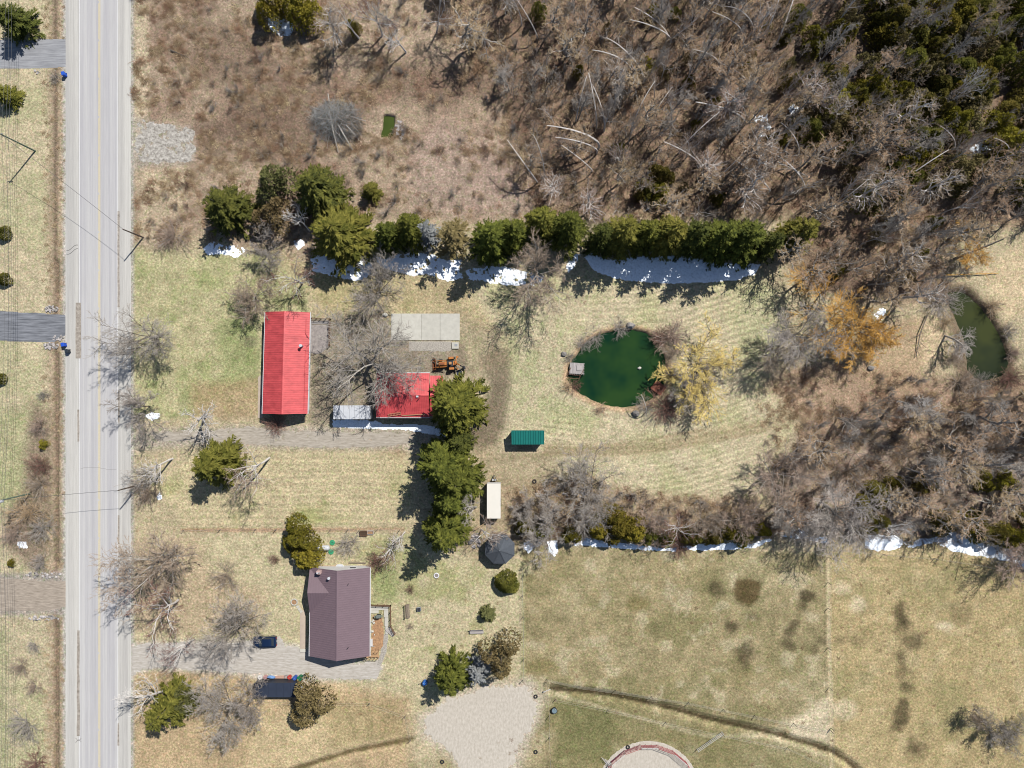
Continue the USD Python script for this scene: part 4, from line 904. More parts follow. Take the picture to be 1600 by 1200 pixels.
for s in (-1, 1):
    for x0, x1 in ((-.95, -.2), (-.12, .45)):
        zz = (1.08, 1.36); v = np.array([[x0 + (-.2 if x0 < -.5 else 0), 0, zz[0]], [x1 + (.2 if x1 > .2 else 0), 0, zz[0]], [x1, 0, zz[1]], [x0, 0, zz[1]]]); v[:, 1] = [s * (hw(z) + .004) for z in v[:, 2]]
        mb = MB(); w = v.copy(); w[:, 1] += s * .012; mb.add(np.vstack([v, w]), [[0, 1, 2, 3], [4, 7, 6, 5], [0, 4, 5, 1], [1, 5, 6, 2], [2, 6, 7, 3], [3, 7, 4, 0]]); part('side_window', mb, M['glass'], car)
    for x in (-1.32, 1.32):
        w = part('wheel', MB().torus([x, s * .82, .33], .235, .10, 1, 22, 10), M['black'], car); part('rim', MB().tube([[x, s * .78, .33], [x, s * .90, .33]], .2, 14), M['metal_grey'], w)
    part('headlight', MB().box([2.02, s * .62, .72], (.22, .38, .14), s * -.25, .04), M['lamp_clear'], car); part('tail_light', MB().box([-2.09, s * .66, .85], (.12, .32, .14), bevel=.03), M['lamp_red'], car)
    part('mirror', MB().box([.62, s * 1.0, 1.05], (.16, .22, .14), bevel=.04), M['car_blue'], car)
part('number_plate', MB().box([-2.16, 0, .68], (.03, .32, .16)), M['trim'], car); part('bumper', MB().box([2.12, 0, .48], (.12, 1.5, .2), bevel=.04), M['metal_dark'], car)

# backhoe loader
M['orange'] = plain('faded_orange_paint', alb(206, 142, 74), .6, .35, 3, hue2=alb(196, 120, 60))
q = P(699, 568, 1.0); bh = thing('digger', 'old orange backhoe loader parked with its bucket towards the house', 'backhoe loader', (q[0], q[1], 0), math.pi + .05)
# +x is the front (bucket)
part('chassis', MB().box([0.1, 0, .8], (3.0, .75, .45), bevel=.06), M['orange'], bh)
part('hood', MB().box([.85, 0, 1.3], (1.4, .7, .65), bevel=.1), M['orange'], bh); part('engine', MB().box([.9, 0, 1.68], (.9, .45, .14), bevel=.05), M['rust'], bh)
part('exhaust', MB().disc([1.1, .2, 1.6], .05, .8, 8), M['metal_dark'], bh)
part('floor_pan', MB().box([-.5, 0, 1.02], (1.1, 1.1, .08)), M['metal_dark'], bh); part('seat', MB().box([-.55, 0, 1.4], (.5, .5, .5), bevel=.08), plain('tan_seat', alb(196, 150, 104), .8, .2, 4), bh)
part('steering_wheel', MB().torus([-.05, 0, 1.65], .18, .02), M['black'], bh)
for s in (-1, 1):
    w = part('rear_wheel', MB().torus([-.75, s * .95, .68], .46, .22, 1, 26, 10), M['black'], bh); part('rim', MB().tube([[-.75, s * .86, .68], [-.75, s * 1.06, .68]], .36, 14), M['orange'], w)
    w = part('front_wheel', MB().torus([1.25, s * .72, .42], .27, .14, 1, 22, 8), M['black'], bh); part('rim', MB().tube([[1.25, s * .66, .42], [1.25, s * .80, .42]], .2, 12), M['orange'], w)
    part('fender', MB().box([-.75, s * .95, 1.42], (.9, .42, .08), bevel=.03), M['orange'], bh)
    part('loader_arm', MB().beam([.1, s * .58, 1.5], [1.9, s * .58, 1.1], .12, .2).beam([1.9, s * .58, 1.1], [2.5, s * .58, .5], .12, .18), M['orange'], bh)
    part('stabiliser', MB().beam([-1.5, s * .4, .8], [-1.75, s * 1.1, .2], .14, .14).box([-1.78, s * 1.15, .1], (.4, .35, .08)), M['orange'], bh)
mb = MB(); mb.beam([2.45, -1.05, .12], [2.45, 1.05, .12], .6, .05).beam([2.2, -1.05, .45], [2.2, 1.05, .45], .06, .7).beam([2.72, -1.05, .15], [2.72, 1.05, .15], .12, .06)
for s in (-1, 1): mb.box([2.45, s * 1.03, .4], (.6, .05, .6))
part('loader_bucket', mb, M['rust'], bh)
part('boom', MB().beam([-1.55, 0, 1.0], [-2.35, .45, 2.2], .22, .3), M['orange'], bh); part('dipper', MB().beam([-2.35, .45, 2.2], [-2.95, .85, 1.0], .18, .24), M['metal_dark'], bh); part('swing_frame', MB().box([-1.55, 0, .9], (.35, .7, .7), bevel=.05), M['orange'], bh)
part('digging_bucket', MB().box([-2.95, .9, .75], (.5, .6, .55), .5, .1), M['metal_dark'], bh)
tb = thing('round_tub', 'cream-rimmed tub with dark inside by the rear of the digger', 'tub', tuple(P(718, 583))); part('shell', MB().torus([0, 0, .4], .62, .08, 2, 22, 8).disc([0, 0, 0], .56, .4, 22, .64), plain('cream_plastic', alb(214, 200, 166), .6, .1, 3), tb); part('inside', MB().disc([0, 0, .39], .58, .02, 20), plain('dark_liner', alb(52, 62, 76), .4, .2, 3), tb)

# black-roofed storage container with clutter along its north side
bt = thing('black_container', 'long black-roofed storage container beside the drive', 'container')
a, b = P(396.5, 1067, 2.0), P(466, 1089.5, 2.0); cx, cy, sx, sy = (a[0] + b[0]) / 2, (a[1] + b[1]) / 2, b[0] - a[0], a[1] - b[1]
M['black_roof'] = plain('black_roof_sheet', alb(46, 56, 76), .7, .12, 1.2)
part('wall', MB().box([cx, cy, .98], (sx - .2, sy - .2, 1.95)), M['metal_dark'], bt)
for k in range(6): part('roof_panel', MB().box([a[0] + sx * (k + .5) / 6, cy, 1.98 + .004 * (k % 2)], (sx / 6 - .02, sy, .07), bevel=.012), M['black_roof'], bt)
part('door', MB().box([a[0] + .06, cy, 1.0], (.07, sy - .6, 1.8)), M['metal_grey'], bt)
tp = thing('blue_tarp', 'blue and white tarp hanging along the south side of the black container', 'tarp')
M['tarp'] = plain('blue_tarp', alb(60, 110, 170), .6, .3, 2, hue2=alb(150, 180, 210))
xs_ = np.linspace(P(420, 0)[0], P(452, 0)[0], 24); v = []
for i, x in enumerate(xs_):
    w = .12 * math.sin(i * 1.7) + .08 * math.sin(i * .6)
    for k, (dy, z) in enumerate(((.0, 1.6), (-.22, 1.2), (-.4 + w, .6), (-.62 + w * 1.5, .04))): v.append([x, b[1] + .12 + dy * 1.0, z])
i, j = np.meshgrid(np.arange(23), np.arange(3), indexing='ij'); part('sheet', MB().add(np.array(v), np.stack([i * 4 + j, i * 4 + j + 1, (i + 1) * 4 + j + 1, (i + 1) * 4 + j], -1).reshape(-1, 4)), M['tarp'], tp, True)
def paint(nm, *rgb, r=.6): return plain(nm, alb(*rgb), r, .12, 4)
yb = a[1] + .35
def bucket(nm, lab, cat, px, rgb, r=.32, h=.6, lidrgb=None):
    x = P(px, 0)[0]; t_ = thing(nm, lab, cat, (x, yb, 0)); part('shell', MB().disc([0, 0, 0], r * .85, h, 16, r), paint('plastic_%d' % px, *rgb), t_); part('lid', MB().disc([0, 0, h], r * 1.06, .05, 16), paint('lid_%d' % px, *(lidrgb or rgb)), t_); part('knob', MB().box([0, 0, h + .08], (.14, .05, .06)), M['metal_grey'], t_)
bucket('tub', 'white tub at the west end of the clutter row beside the black container', 'tub', 408, (232, 228, 224), .42, .5)
bucket('tub', 'pink lidded tub next to the white one in the clutter row', 'tub', 416, (206, 150, 150), .34, .5)
bucket('drum', 'blue drum in the clutter row near the green bin', 'drum', 462.5, (56, 92, 176), .36, .85)
bucket('bin', 'green bin at the east end of the clutter row', 'bin', 470.5, (28, 122, 84), .42, .9)
bucket('pail', 'small red pail between boards and the blue drum', 'pail', 453.5, (196, 70, 60), .36, .45)
q = P(471, 1071); t_ = thing('chest', 'white box standing below the green bin at the container end', 'box', tuple(q)); part('body', MB().box([0, 0, .4], (.65, .6, .8), bevel=.04), M['white_metal'], t_); part('lid', MB().box([0, 0, .83], (.7, .65, .07), bevel=.02), M['trim'], t_)
t_ = thing('tarp_bundle', 'light blue bundled tarp in the clutter row', 'tarp', (P(424.5, 0)[0], yb - .05, 0)); mb = MB(); rng = np.random.default_rng(4); pts = rng.normal(size=(60, 3)); pts /= np.linalg.norm(pts, axis=1, keepdims=True); pts *= np.array([.75, .32, .35]) * (0.8 + .35 * rng.random((60, 1))); mb.add(*hull(pts + [0, 0, .3])); part('bundle', mb, plain('pale_blue_cloth', alb(120, 160, 214), .7, .3, 4), t_)
t_ = thing('board_stack', 'stack of pinkish boards laid in the clutter row', 'boards', (P(438, 0)[0], yb - .1, 0))
for k in range(5): part('board', MB().box([.1 * (k % 2), -.2 + .1 * k, .1 + .05 * (k % 3)], (2.0, .12, .05), .02 * k), plain('pink_board_%d' % k, alb(206, 168, 150), .8, .12, 4), t_)
t_ = thing('crate', 'open grey crate leaning between the boards and red pail', 'crate', (P(448, 0)[0], yb, 0))
for s in (-1, 1): part('side', MB().box([s * .3, 0, .2], (.04, .5, .4)), M['wood_grey'], t_); part('end', MB().box([0, s * .25, .2], (.56, .04, .36)), M['wood_grey'], t_)
part('bottom', MB().box([0, 0, .04], (.54, .44, .04)), M['wood_grey'], t_)

# propane tank, septic lids, tub and bench north of the brown-roofed house
q = P(505.5, 856, .7); pt = thing('propane_tank', 'white horizontal propane tank on the lawn beside the cedar clump', 'propane tank', (q[0], q[1], 0))
cap = trimesh.creation.capsule(height=1.35, radius=.48, count=[20, 20]); cap.apply_transform(trimesh.transformations.rotation_matrix(math.pi / 2, [0, 1, 0])); cap.apply_translation([-cap.bounds.mean(0)[0], 0, .72]); part('tank', MB().tm(cap), M['white_metal'], pt, True)
part('dome', MB().disc([-.4, 0, 1.15], .17, .16, 14), plain('blue_dome', alb(40, 56, 100), .5, .1, 4), pt)
for s in (-1, 1): part('foot', MB().box([s * .6, 0, .14], (.16, .7, .28)), M['concrete'], pt)
for px, py, lab in ((519.5, 847.5, 'upper green septic lid beside the white propane tank'), (517.5, 862, 'lower green septic lid beside the white propane tank')):
    q = P(px, py); t_ = thing('septic_lid', lab, 'lid', tuple(q)); part('riser', MB().disc([0, 0, -.1], .46, .22, 20), paint('septic_%d' % py, 40, 136, 96), t_); part('lid', MB().disc([0, 0, .12], .5, .05, 20, .46), paint('septic_lid_%d' % py, 62, 160, 116), t_); part('handle', MB().box([0, 0, .18], (.3, .06, .04)), M['metal_dark'], t_)
q = P(532, 884); t_ = thing('wash_tub', 'white oval tub against the north wall of the brown-roofed house', 'tub', (q[0], q[1], 0)); mb = MB().torus([0, 0, .5], .5, .07, 2, 20, 8).disc([0, 0, 0], .42, .5, 20, .54); mb.v = [v * [1.35, .8, 1] for v in mb.v]; part('shell', mb, M['trim'], t_); part('cover', MB().box([0, 0, .52], (1.0, .55, .04), bevel=.01), M['white_metal'], t_)
q = P(512, 885); t_ = thing('pot_bench', 'tan plank bench with flower pots along the north wall', 'bench', (q[0], q[1], 0))
for k in range(3): part('plank', MB().box([0, -.18 + .18 * k, .45], (3.2, .16, .05)), M['wood_tan'], t_)
for x in (-1.4, 0, 1.4): part('leg', MB().box([x, 0, .21], (.1, .4, .42)), M['wood_tan'], t_)
for k, (x, c_) in enumerate(((-.3, (60, 52, 56)), (.25, (90, 70, 90)), (.7, (50, 60, 70)), (1.15, (70, 60, 50)))):
    q2 = np.array([q[0] + x, q[1], .48]); f_ = thing('flower_pot', ['leftmost dark pot on the north wall bench', 'plum coloured pot on the north wall bench', 'slate coloured pot on the north wall bench', 'rightmost brown pot on the north wall bench'][k], 'pot', tuple(q2)); part('pot', MB().disc([0, 0, 0], .12, .24, 12, .16), paint('pot_%d' % k, *c_), f_); part('soil', MB().disc([0, 0, .225], .14, .02, 12), M['bed'], f_)
q = P(497.5, 882.5); t_ = thing('garden_chair', 'pinkish garden chair at the north-west house corner', 'chair', (q[0], q[1], 0), .3); pc = paint('pink_chair', 214, 186, 182)
part('seat', MB().box([0, 0, .42], (.5, .5, .05), bevel=.02), pc, t_); part('backrest', MB().beam([-.25, .26, .7], [.25, .26, .7], .05, .6), pc, t_)
for sx_ in (-1, 1):
    for sy_ in (-1, 1): part('leg', MB().beam([sx_ * .22, sy_ * .22, 0], [sx_ * .22, sy_ * .22, .4], .05, .05), pc, t_)
t_ = thing('wood_edging', 'low timber edging along the lawn north of the brown-roofed house', 'edging'); p0, p1 = P(545, 879), P(572, 879.5); part('timber', MB().beam(p0 + [0, 0, .1], p1 + [0, 0, .1], .15, .2), M['wood'], t_)
q = P(592.5, 961); t_ = thing('barbecue', 'grey covered barbecue on the garden walk', 'barbecue', (q[0], q[1], 0), .1); part('hood', MB().box([0, 0, .95], (.9, .6, .4), bevel=.12), paint('grill_grey', 118, 128, 124), t_); part('cart', MB().box([0, 0, .4], (.7, .5, .7), bevel=.03), M['metal_dark'], t_)
for s in (-1, 1): part('side_shelf', MB().box([s * .62, 0, .8], (.32, .45, .04)), paint('shelf_%d' % s, 130, 140, 120), t_)
q = P(581, 1003); t_ = thing('white_bench', 'white slatted bench against the east wall of the brown-roofed house', 'bench', (q[0], q[1], 0), math.pi / 2)
for k in range(3): part('slat', MB().box([0, -.16 + .16 * k, .45], (1.3, .13, .04)), M['trim'], t_)
part('backrest', MB().box([0, .27, .72], (1.3, .05, .45)), M['trim'], t_)
for s in (-1, 1): part('leg', MB().box([s * .55, 0, .21], (.07, .42, .42)), M['trim'], t_)
rng = np.random.default_rng(12)
for k in range(9):
    q = P(579.5 + rng.random() * 6, 962 + rng.random() * 50); s = .14 + .14 * rng.random(); pts = rng.normal(size=(18, 3)); pts /= np.linalg.norm(pts, axis=1, keepdims=True); t_ = obj('garden_stone', *hull(pts * s + [q[0], q[1], .06]), M['concrete']); tag(t_, 'white stone edging the flower bed by the brown-roofed house', 'stone', 'white stones in the flower bed')

# lawn furniture
def plank_bench(name, lab, px, py, rot, L, mat, back):
    q = P(px, py); t_ = thing(name, lab, 'bench', (q[0], q[1], 0), rot)
    for k in range(4): part('seat_slat', MB().box([0, -.24 + .16 * k, .45], (L, .13, .045)), mat, t_)
    for s in (-1, 1): part('leg', MB().box([s * (L / 2 - .15), 0, .21], (.1, .5, .42)), M['wood_brown'], t_)
    if back:
        for k in range(2): part('back_slat', MB().box([0, .40 + .06 * k, .65 + .18 * k], (L, .05, .14)), mat, t_)
        for s in (-1, 1): part('back_post', MB().beam([s * (L / 2 - .15), .3, .3], [s * (L / 2 - .15), .52, .98], .08, .08), M['wood_brown'], t_)
    return t_
plank_bench('garden_bench', 'weathered grey-brown bench with backrest beside a small fire box', 638, 953.5, math.pi / 2 + .06, 2.5, M['wood'], True)
plank_bench('garden_bench', 'pale silvered bench just south of the small green conifer', 745, 986, .03, 2.5, M['wood_grey'], True)
q = P(655, 951); t_ = thing('fire_box', 'small square dark metal fire box near the weathered bench', 'fire pit', (q[0], q[1], 0), .1); part('box', MB().box([0, 0, .25], (.75, .7, .45), bevel=.03), M['metal_grey'], t_); part('grate', MB().box([0, 0, .49], (.6, .55, .04)), M['metal_dark'], t_)
for sx_ in (-1, 1):
    for sy_ in (-1, 1): part('foot', MB().box([sx_ * .3, sy_ * .28, .03], (.08, .08, .1)), M['metal_dark'], t_)
def tyre(px, py, lab, mat, R=.28, r=.11, z=.11, fill=None):
    q = P(px, py); t_ = thing('tyre', lab, 'tyre', (q[0], q[1], gz(px, py))); part('carcass', MB().torus([0, 0, z], R, r, 2, 26, 8), mat, t_); part('bead', MB().torus([0, 0, z], R - r * .8, r * .35, 2, 22, 6), M['metal_dark'], t_)
    if fill: part('filling', MB().disc([0, 0, 0], R - .12, .16, 16), fill, t_)
tyre(682, 899, 'white painted tyre planter on the lawn', M['trim'], .40, .12, fill=plain('planter_soil', alb(150, 140, 136), .9, .2, 4))
for px, py, lab in ((837, 1088, 'dark tyre at the gate by the head of the ditch'), (837, 1174.5, 'dark tyre lying south of the sand paddock'), (691, 1190, 'dark tyre near the bottom edge below the sand paddock'), (981, 1167, 'dark tyre lying against the round pen rail')): tyre(px, py, lab, M['black'])
tyre(753 + 82, 752, 'dark tyre half hidden in brush right of the white trailer', M['black'], .3, .1)
q = P(866, 1108.5); t_ = thing('water_trough', 'round dark water trough with pale rim in the paddock', 'trough', (q[0], q[1], 0)); part('shell', MB().torus([0, 0, .55], .5, .05, 2, 22, 6).disc([0, 0, 0], .46, .53, 22, .52), M['metal_dark'], t_); part('water', MB().disc([0, 0, .52], .47, .02, 20), plain('trough_water', alb(130, 150, 160), .1, .1, 2), t_); part('float_box', MB().box([.2, .25, .6], (.22, .18, .1), bevel=.02), M['metal_grey'], t_)
q = P(664, 1066.5, .5); t_ = thing('blue_barrel', 'blue plastic barrel half in shade beside the green spruce', 'barrel', (q[0], q[1], 0)); part('drum', MB().tube([[0, 0, 0], [0, 0, .2], [0, 0, .22], [0, 0, .26], [0, 0, .6], [0, 0, .64], [0, 0, .68], [0, 0, .9]], [.40, .44, .46, .44, .44, .46, .44, .40], 18), paint('barrel_blue', 50, 110, 190), t_); part('bung', MB().disc([.2, 0, .9], .06, .04, 8), M['trim'], t_); part('bung', MB().disc([-.2, 0, .9], .05, .04, 8), M['trim'], t_)
t_ = thing('feed_pole', 'short dark post leaning beside the blue barrel', 'post', tuple(P(659, 1068))); part('post', MB().beam([0, 0, 0], [-.1, .5, 1.0], .1, .1), M['wood_brown'], t_); part('cap', MB().box([-.1, .5, 1.0], (.16, .16, .05)), M['metal_grey'], t_)

# bins and mailboxes on the road
def bin_(px, py, rgb, lab, blue):
    q = P(px, py); t_ = thing('bin', lab, 'bin', (q[0], q[1], 0), .2); pm = paint('bin_%d_%d' % (px, py), *rgb)
    part('body', MB().tm(trimesh.convex.convex_hull(np.array([[sx_ * (.26 if z else .2), sy_ * (.3 if z else .23), z] for sx_ in (-1, 1) for sy_ in (-1, 1) for z in (0.05, .85)]))), pm, t_)
    part('lid', MB().box([0, .02, .9], (.58, .66, .09), bevel=.03), pm, t_); part('handle', MB().beam([-.22, .36, .86], [.22, .36, .86], .04, .04), pm, t_)
    for s in (-1, 1): part('wheel', MB().torus([s * .25, .3, .1], .07, .03, 0, 12, 6), M['black'], t_)
bin_(102.5, 539, (36, 90, 210), 'bright blue bin at the end of the dark asphalt driveway', 1)
bin_(108.5, 549, (46, 56, 66), 'black bin just below the blue bin on the shoulder', 0)
bin_(103, 118, (40, 96, 210), 'bright blue bin below the grey driveway near the top', 1)
def mailbox(px, py, lab, rgb):
    q = P(px, py); t_ = thing('mailbox', lab, 'mailbox', (q[0], q[1], 0)); part('post', MB().beam([0, 0, 0], [0, 0, 1.05], .1, .1), M['wood_brown'], t_)
    mb = MB().box([0, 0, 1.12], (.55, .24, .16)); mb.tube([[-.275, 0, 1.2], [.275, 0, 1.2]], .12, 14); b_ = part('box', mb, paint('mail_%d' % py, *rgb), t_); part('flag', MB().box([.1, .15, 1.3], (.04, .02, .22)), M['lamp_red'], b_)
mailbox(205, 957, 'dark double mailbox at the roadside by the white-limbed tree', (80, 50, 60)); mailbox(208, 573.5, 'pale mailbox under the roadside tree across from the blue bin', (200, 206, 214))
M['rubble'] = plain('pale_rubble', alb(196, 190, 188), .9, .25, 4, bump=.04)
for name, lab, pts_, n, s in (('rock_pile', 'heap of pale rocks above the dark asphalt driveway mouth', (80, 483, 9, 5), 26, .28), ('rock_pile', 'heap of pale rocks below the dark asphalt driveway mouth', (80, 541, 10, 5), 30, .28), ('rock_pile', 'pale rubble at the driveway corner beside the blue bin', (91, 529, 8, 5), 18, .22),
                              ('rock_pile', 'scatter of pale rocks above the dirt driveway', (70, 898, 28, 5), 40, .25), ('rock_pile', 'row of pale rubble below the dirt driveway', (68, 966, 24, 4), 46, .24), ('rock_pile', 'grey stone heap beside the small green pool', (625, 203, 7, 15), 60, .24), ('rock_pile', 'few pale rocks above the grey driveway near the top', (56, 60, 5, 3), 8, .25),
                              ('rock_pile', 'loose pale stones below the grey driveway', (60, 112, 6, 3), 9, .2), ('rock_pile', 'low rubble edge along the north side of the shaded brush by the hedge row', (905, 772, 26, 5), 40, .3), ('rock_pile', 'concrete rubble slab heap left of the gazebo', (742, 845, 9, 12), 26, .35)):
    rng = np.random.default_rng(len(lab) * 7); px, py, rx, ry = pts_; t_ = thing(name, lab, 'rocks', tuple(P(px, py)))
    for k in range(n):
        a_ = rng.random() * 6.283; rr = rng.random() ** .5; x_, y_ = rx * rr * math.cos(a_) * S, ry * rr * math.sin(a_) * S; p_ = rng.normal(size=(11, 3)); p_ /= np.linalg.norm(p_, axis=1, keepdims=True); sz = s * (.5 + .8 * rng.random())
        z_ = gz(px + x_ / S, py - y_ / S); part('rock', MB().add(*hull(p_ * sz * [1.2, 1, .7] + [x_, y_, z_ + sz * .25])), M['rubble'] if k % 3 else M['stone'], t_)
for px, py, s, lab in ((985.5, 508, .8, 'dark grey boulder on the pasture just north of the pond'), (993, 646, .75, 'grey rounded boulder south of the pond beside a leaning trunk'), (881, 553, .55, 'small grey boulder left of the pond near the dock'), (1360, 575, .6, 'pale boulder in the scrub at the end of a curved log'), (602, 492, .5, 'white boulder at the corner of the concrete pad'), (1000, 575, .35, 'pale stone breaking the pond surface')):
    rng = np.random.default_rng(px.__hash__() % 1000); p_ = rng.normal(size=(40, 3)); p_ /= np.linalg.norm(p_, axis=1, keepdims=True); q = P(px, py); t_ = obj('boulder', *hull(p_ * s * [1, .8, .75] * (.85 + .3 * rng.random((40, 1))) + [q[0], q[1], gz(int(px), int(py)) + (.45 if px == 1000 else .25) * s + (.85 if px == 1000 else 0)]), M['concrete'] if px in (602, 1000) else M['stone']); tag(t_, lab, 'boulder')

# dock at the pond and the rusty raft
dk = thing('dock', 'small grey board dock at the western edge of the pond', 'dock')
u = np.array([1.0, -.06, 0]); w_ = np.array([.06, 1.0, 0]); o = P(889.5, 583.5)
for k in range(11):
    e = o + u * (.12 + .235 * k); part('board', MB().beam(e + w_ * .0 + [0, 0, .22], e + w_ * 2.0 + [0, 0, .22 + .004 * (k % 3)], .21, .05), M['wood_grey'], dk)
for k in range(5): part('post', MB().beam(o + u * (2.65) + w_ * (.1 + .45 * k) + [0, 0, -1.3], o + u * 2.65 + w_ * (.1 + .45 * k) + [0, 0, .5], .1, .1), M['wood_grey'], dk)
for k in range(7): part('post', MB().beam(o + u * (.1 + .42 * k) - w_ * .1 + [0, 0, -1.3], o + u * (.1 + .42 * k) - w_ * .1 + [0, 0, .48], .1, .1), M['wood_grey'], dk)
part('step_box', MB().box(o + u * 1.75 + w_ * 1.1 + [0, 0, .3], (1.0, .9, .12), -.06), M['wood_grey'], dk)
gp_ = thing('gangplank', 'dark timber gangway frame slanting from the bank beside the dock', 'gangway')
for dx, dy in ((0, 0), (20, 3)):
    p0, p1 = P(885 + dx, 590 + dy - 2), P(892 + dx, 566 + dy + 8); part('rail', MB().beam(p0 + [0, 0, .15], p1 + [0, 0, .3], .1, .1), M['wood_brown'], gp_)
for k in range(4):
    p0 = P(886 + 2 * k, 590 - 5 * k); p1 = P(905 + 2 * k, 592 - 5 * k); part('rung', MB().beam(p0 + [0, 0, .12 + .03 * k], p1 + [0, 0, .12 + .03 * k], .09, .06), M['wood_brown'], gp_)
rf = thing('raft', 'rusty brown tilted sheet platform at the south-east pond edge', 'raft', (*P(1029, 606)[:2], -.25), math.radians(-38))
M['rust_brown'] = plain('rust_brown', alb(150, 96, 78), .9, .18, 3)
for k in range(6): part('board', MB().box([-.95 + .38 * k, 0, .2 + .02 * (k % 2)], (.36, 1.9, .06)), M['rust_brown'], rf)
for s in (-1, 1): part('bearer', MB().box([0, s * .7, .1], (2.2, .14, .14)), M['wood_brown'], rf)

# planter boxes on the northern fence
for px, lab in ((568.5, 'dark raised planter box against the northern garden fence'), (579, 'pale framed raised bed beside the dark planter at the fence')):
    q = P(px, 833 if px < 570 else 831.5); t_ = thing('planter_box', lab, 'planter', (q[0], q[1], 0)); w2, d2 = (1.25, .9) if px < 570 else (1.1, .6); mt = M['wood_brown'] if px < 570 else M['wood_grey']
    for s in (-1, 1): part('side', MB().box([s * w2 / 2, 0, .2], (.08, d2, .45)), mt, t_); part('end', MB().box([0, s * d2 / 2, .2], (w2 - .09, .08, .43)), mt, t_)
    part('soil', MB().box([0, 0, .16], (w2 - .1, d2 - .1, .3)), M['bed'] if px > 570 else plain('dark_soil', alb(84, 66, 52), .95, .2, 4), t_)

# ------------------------------------------------------------------ fences
M['wire'] = plain('fence_wire', alb(190, 186, 176), .5, .05, 5, metal=.3)
def wire_fence(lab, pts, hgt=1.35, rails=3, mat='wood', r=.055, wire=.012, rail_boards=False, name='wire_fence', tilt=0.0):
    t_ = thing(name, lab, 'fence'); tops = []
    rng = np.random.default_rng(len(pts) * 31 + int(pts[0][0]))
    for px, py in pts:
        q = P(px, py); z = gz(px, py); lean = rng.normal(size=2) * .05; top = np.array([q[0] + lean[0], q[1] + lean[1], z + hgt]); part('post', MB().tube([[q[0], q[1], z - .3], top], [r * 1.1, r], 7), M[mat], t_); tops.append((np.array([q[0], q[1], z]), top))
    for (b0, t0), (b1, t1) in zip(tops[:-1], tops[1:]):
        for k in range(rails):
            u = .35 + .6 * k / max(rails - 1, 1); p0, p1 = b0 + (t0 - b0) * u, b1 + (t1 - b1) * u
            if rail_boards: part('rail', MB().beam(p0, p1, .04, .12), M[mat], t_)
            else:
                mid = (p0 + p1) / 2 - [0, 0, .05]; part('wire', MB().tube([p0, mid, p1], wire, 4), M['wire'], t_)
    return t_
wire_fence('post and wire fence along the western edge of the big paddock', [(817, 885), (817, 930), (817.5, 964), (817.5, 995), (818, 1030), (817, 1062)])
wire_fence('post and wire fence along the dark ditch below the big paddock', [(855, 1061), (905, 1071), (962, 1078), (1018, 1088), (1076, 1097), (1130, 1108), (1179, 1117), (1240, 1130), (1297, 1140)])
wire_fence('post and wire fence between the two eastern paddocks', [(1294, 870), (1293.5, 910), (1293, 950), (1293.5, 1012), (1295, 1074), (1298, 1137), (1300, 1205), (1302, 1240)])
wire_fence('short post fence between the sand paddock and the ditch field', [(854, 1065), (858.5, 1118), (859, 1152), (860, 1215)])
wire_fence('low pale wire fence south of the ditch running to the right', [(868, 1092), (950, 1108), (1040, 1128), (1130, 1148), (1230, 1168), (1300, 1200)], 1.1, 2)
wire_fence('rail fence along the brown strip between the two properties', [(288, 828), (345, 827.5), (400, 827), (432, 827), (460, 827.5), (488, 827), (517, 827), (545, 827), (562, 827.5), (590, 827), (625, 827)], 1.2, 2, 'wood', .06)
wire_fence('wire fence south of the black container with leaning posts', [(395, 1094), (455, 1096), (512, 1098), (578, 1098), (634, 1118), (642, 1157)], 1.25, 2)
wire_fence('post and wire fence along the snowy southern hedge towards the right edge', [(1225, 848), (1300, 858), (1380, 866), (1460, 872), (1540, 884), (1600, 900), (1650, 915)], 1.25, 2)
t_ = thing('gate', 'white pipe gate lying open near the round pen', 'gate'); p0, p1 = P(1090, 1172, .5), P(1129, 1145, .5)
for z in (.3, .7, 1.1): part('bar', MB().tube([[*p0[:2], z], [*p1[:2], z]], .03, 6), M['trim'], t_)
for u in (0, .5, 1): e = p0 + (p1 - p0) * u; part('upright', MB().tube([[e[0], e[1], .05], [e[0], e[1], 1.2]], .035, 6), M['trim'], t_)
t_ = thing('white_rail', 'short white pole lying at the head of the ditch', 'pole'); p0, p1 = P(850, 1081, .3), P(860, 1077, .3); part('pole', MB().tube([p0, p1], .06, 8), M['trim'], t_); part('end_block', MB().box(p0, (.2, .2, .3)), M['concrete'], t_)

# round pen of red pipe panels
M['pen_red'] = plain('red_pipe', alb(176, 70, 76), .5, .15, 4); M['pen_white'] = plain('white_pipe', alb(222, 220, 220), .5, .08, 4)
rp = thing('round_pen', 'round riding pen of red and white pipe panels at the bottom edge', 'round pen'); rc = P(1013, 1238); RR, n = 8.9, 18
for k in range(n):
    a0, a1 = k * 2 * math.pi / n, (k + 1) * 2 * math.pi / n; p0 = rc + [RR * math.cos(a0 + .01), RR * math.sin(a0 + .01), 0]; p1 = rc + [RR * math.cos(a1 - .01), RR * math.sin(a1 - .01), 0]
    mb = MB()
    for z in (.3, .6, .9, 1.2): mb.tube([p0 + [0, 0, z], p1 + [0, 0, z]], .03, 5)
    for u in (0, .33, .67, 1): e = p0 + (p1 - p0) * u; mb.tube([e + [0, 0, .05], e + [0, 0, 1.55]], .03, 5)
    pn = part('panel', mb, M['pen_red'], rp); part('top_rail', MB().tube([p0 + [0, 0, 1.55], p1 + [0, 0, 1.55]], .045, 6), M['pen_white'] if k % 2 == 0 else M['pen_red'], pn)
t_ = thing('stacked_panels', 'fan of pale spare fence rails leaning outside the round pen', 'fence panel')
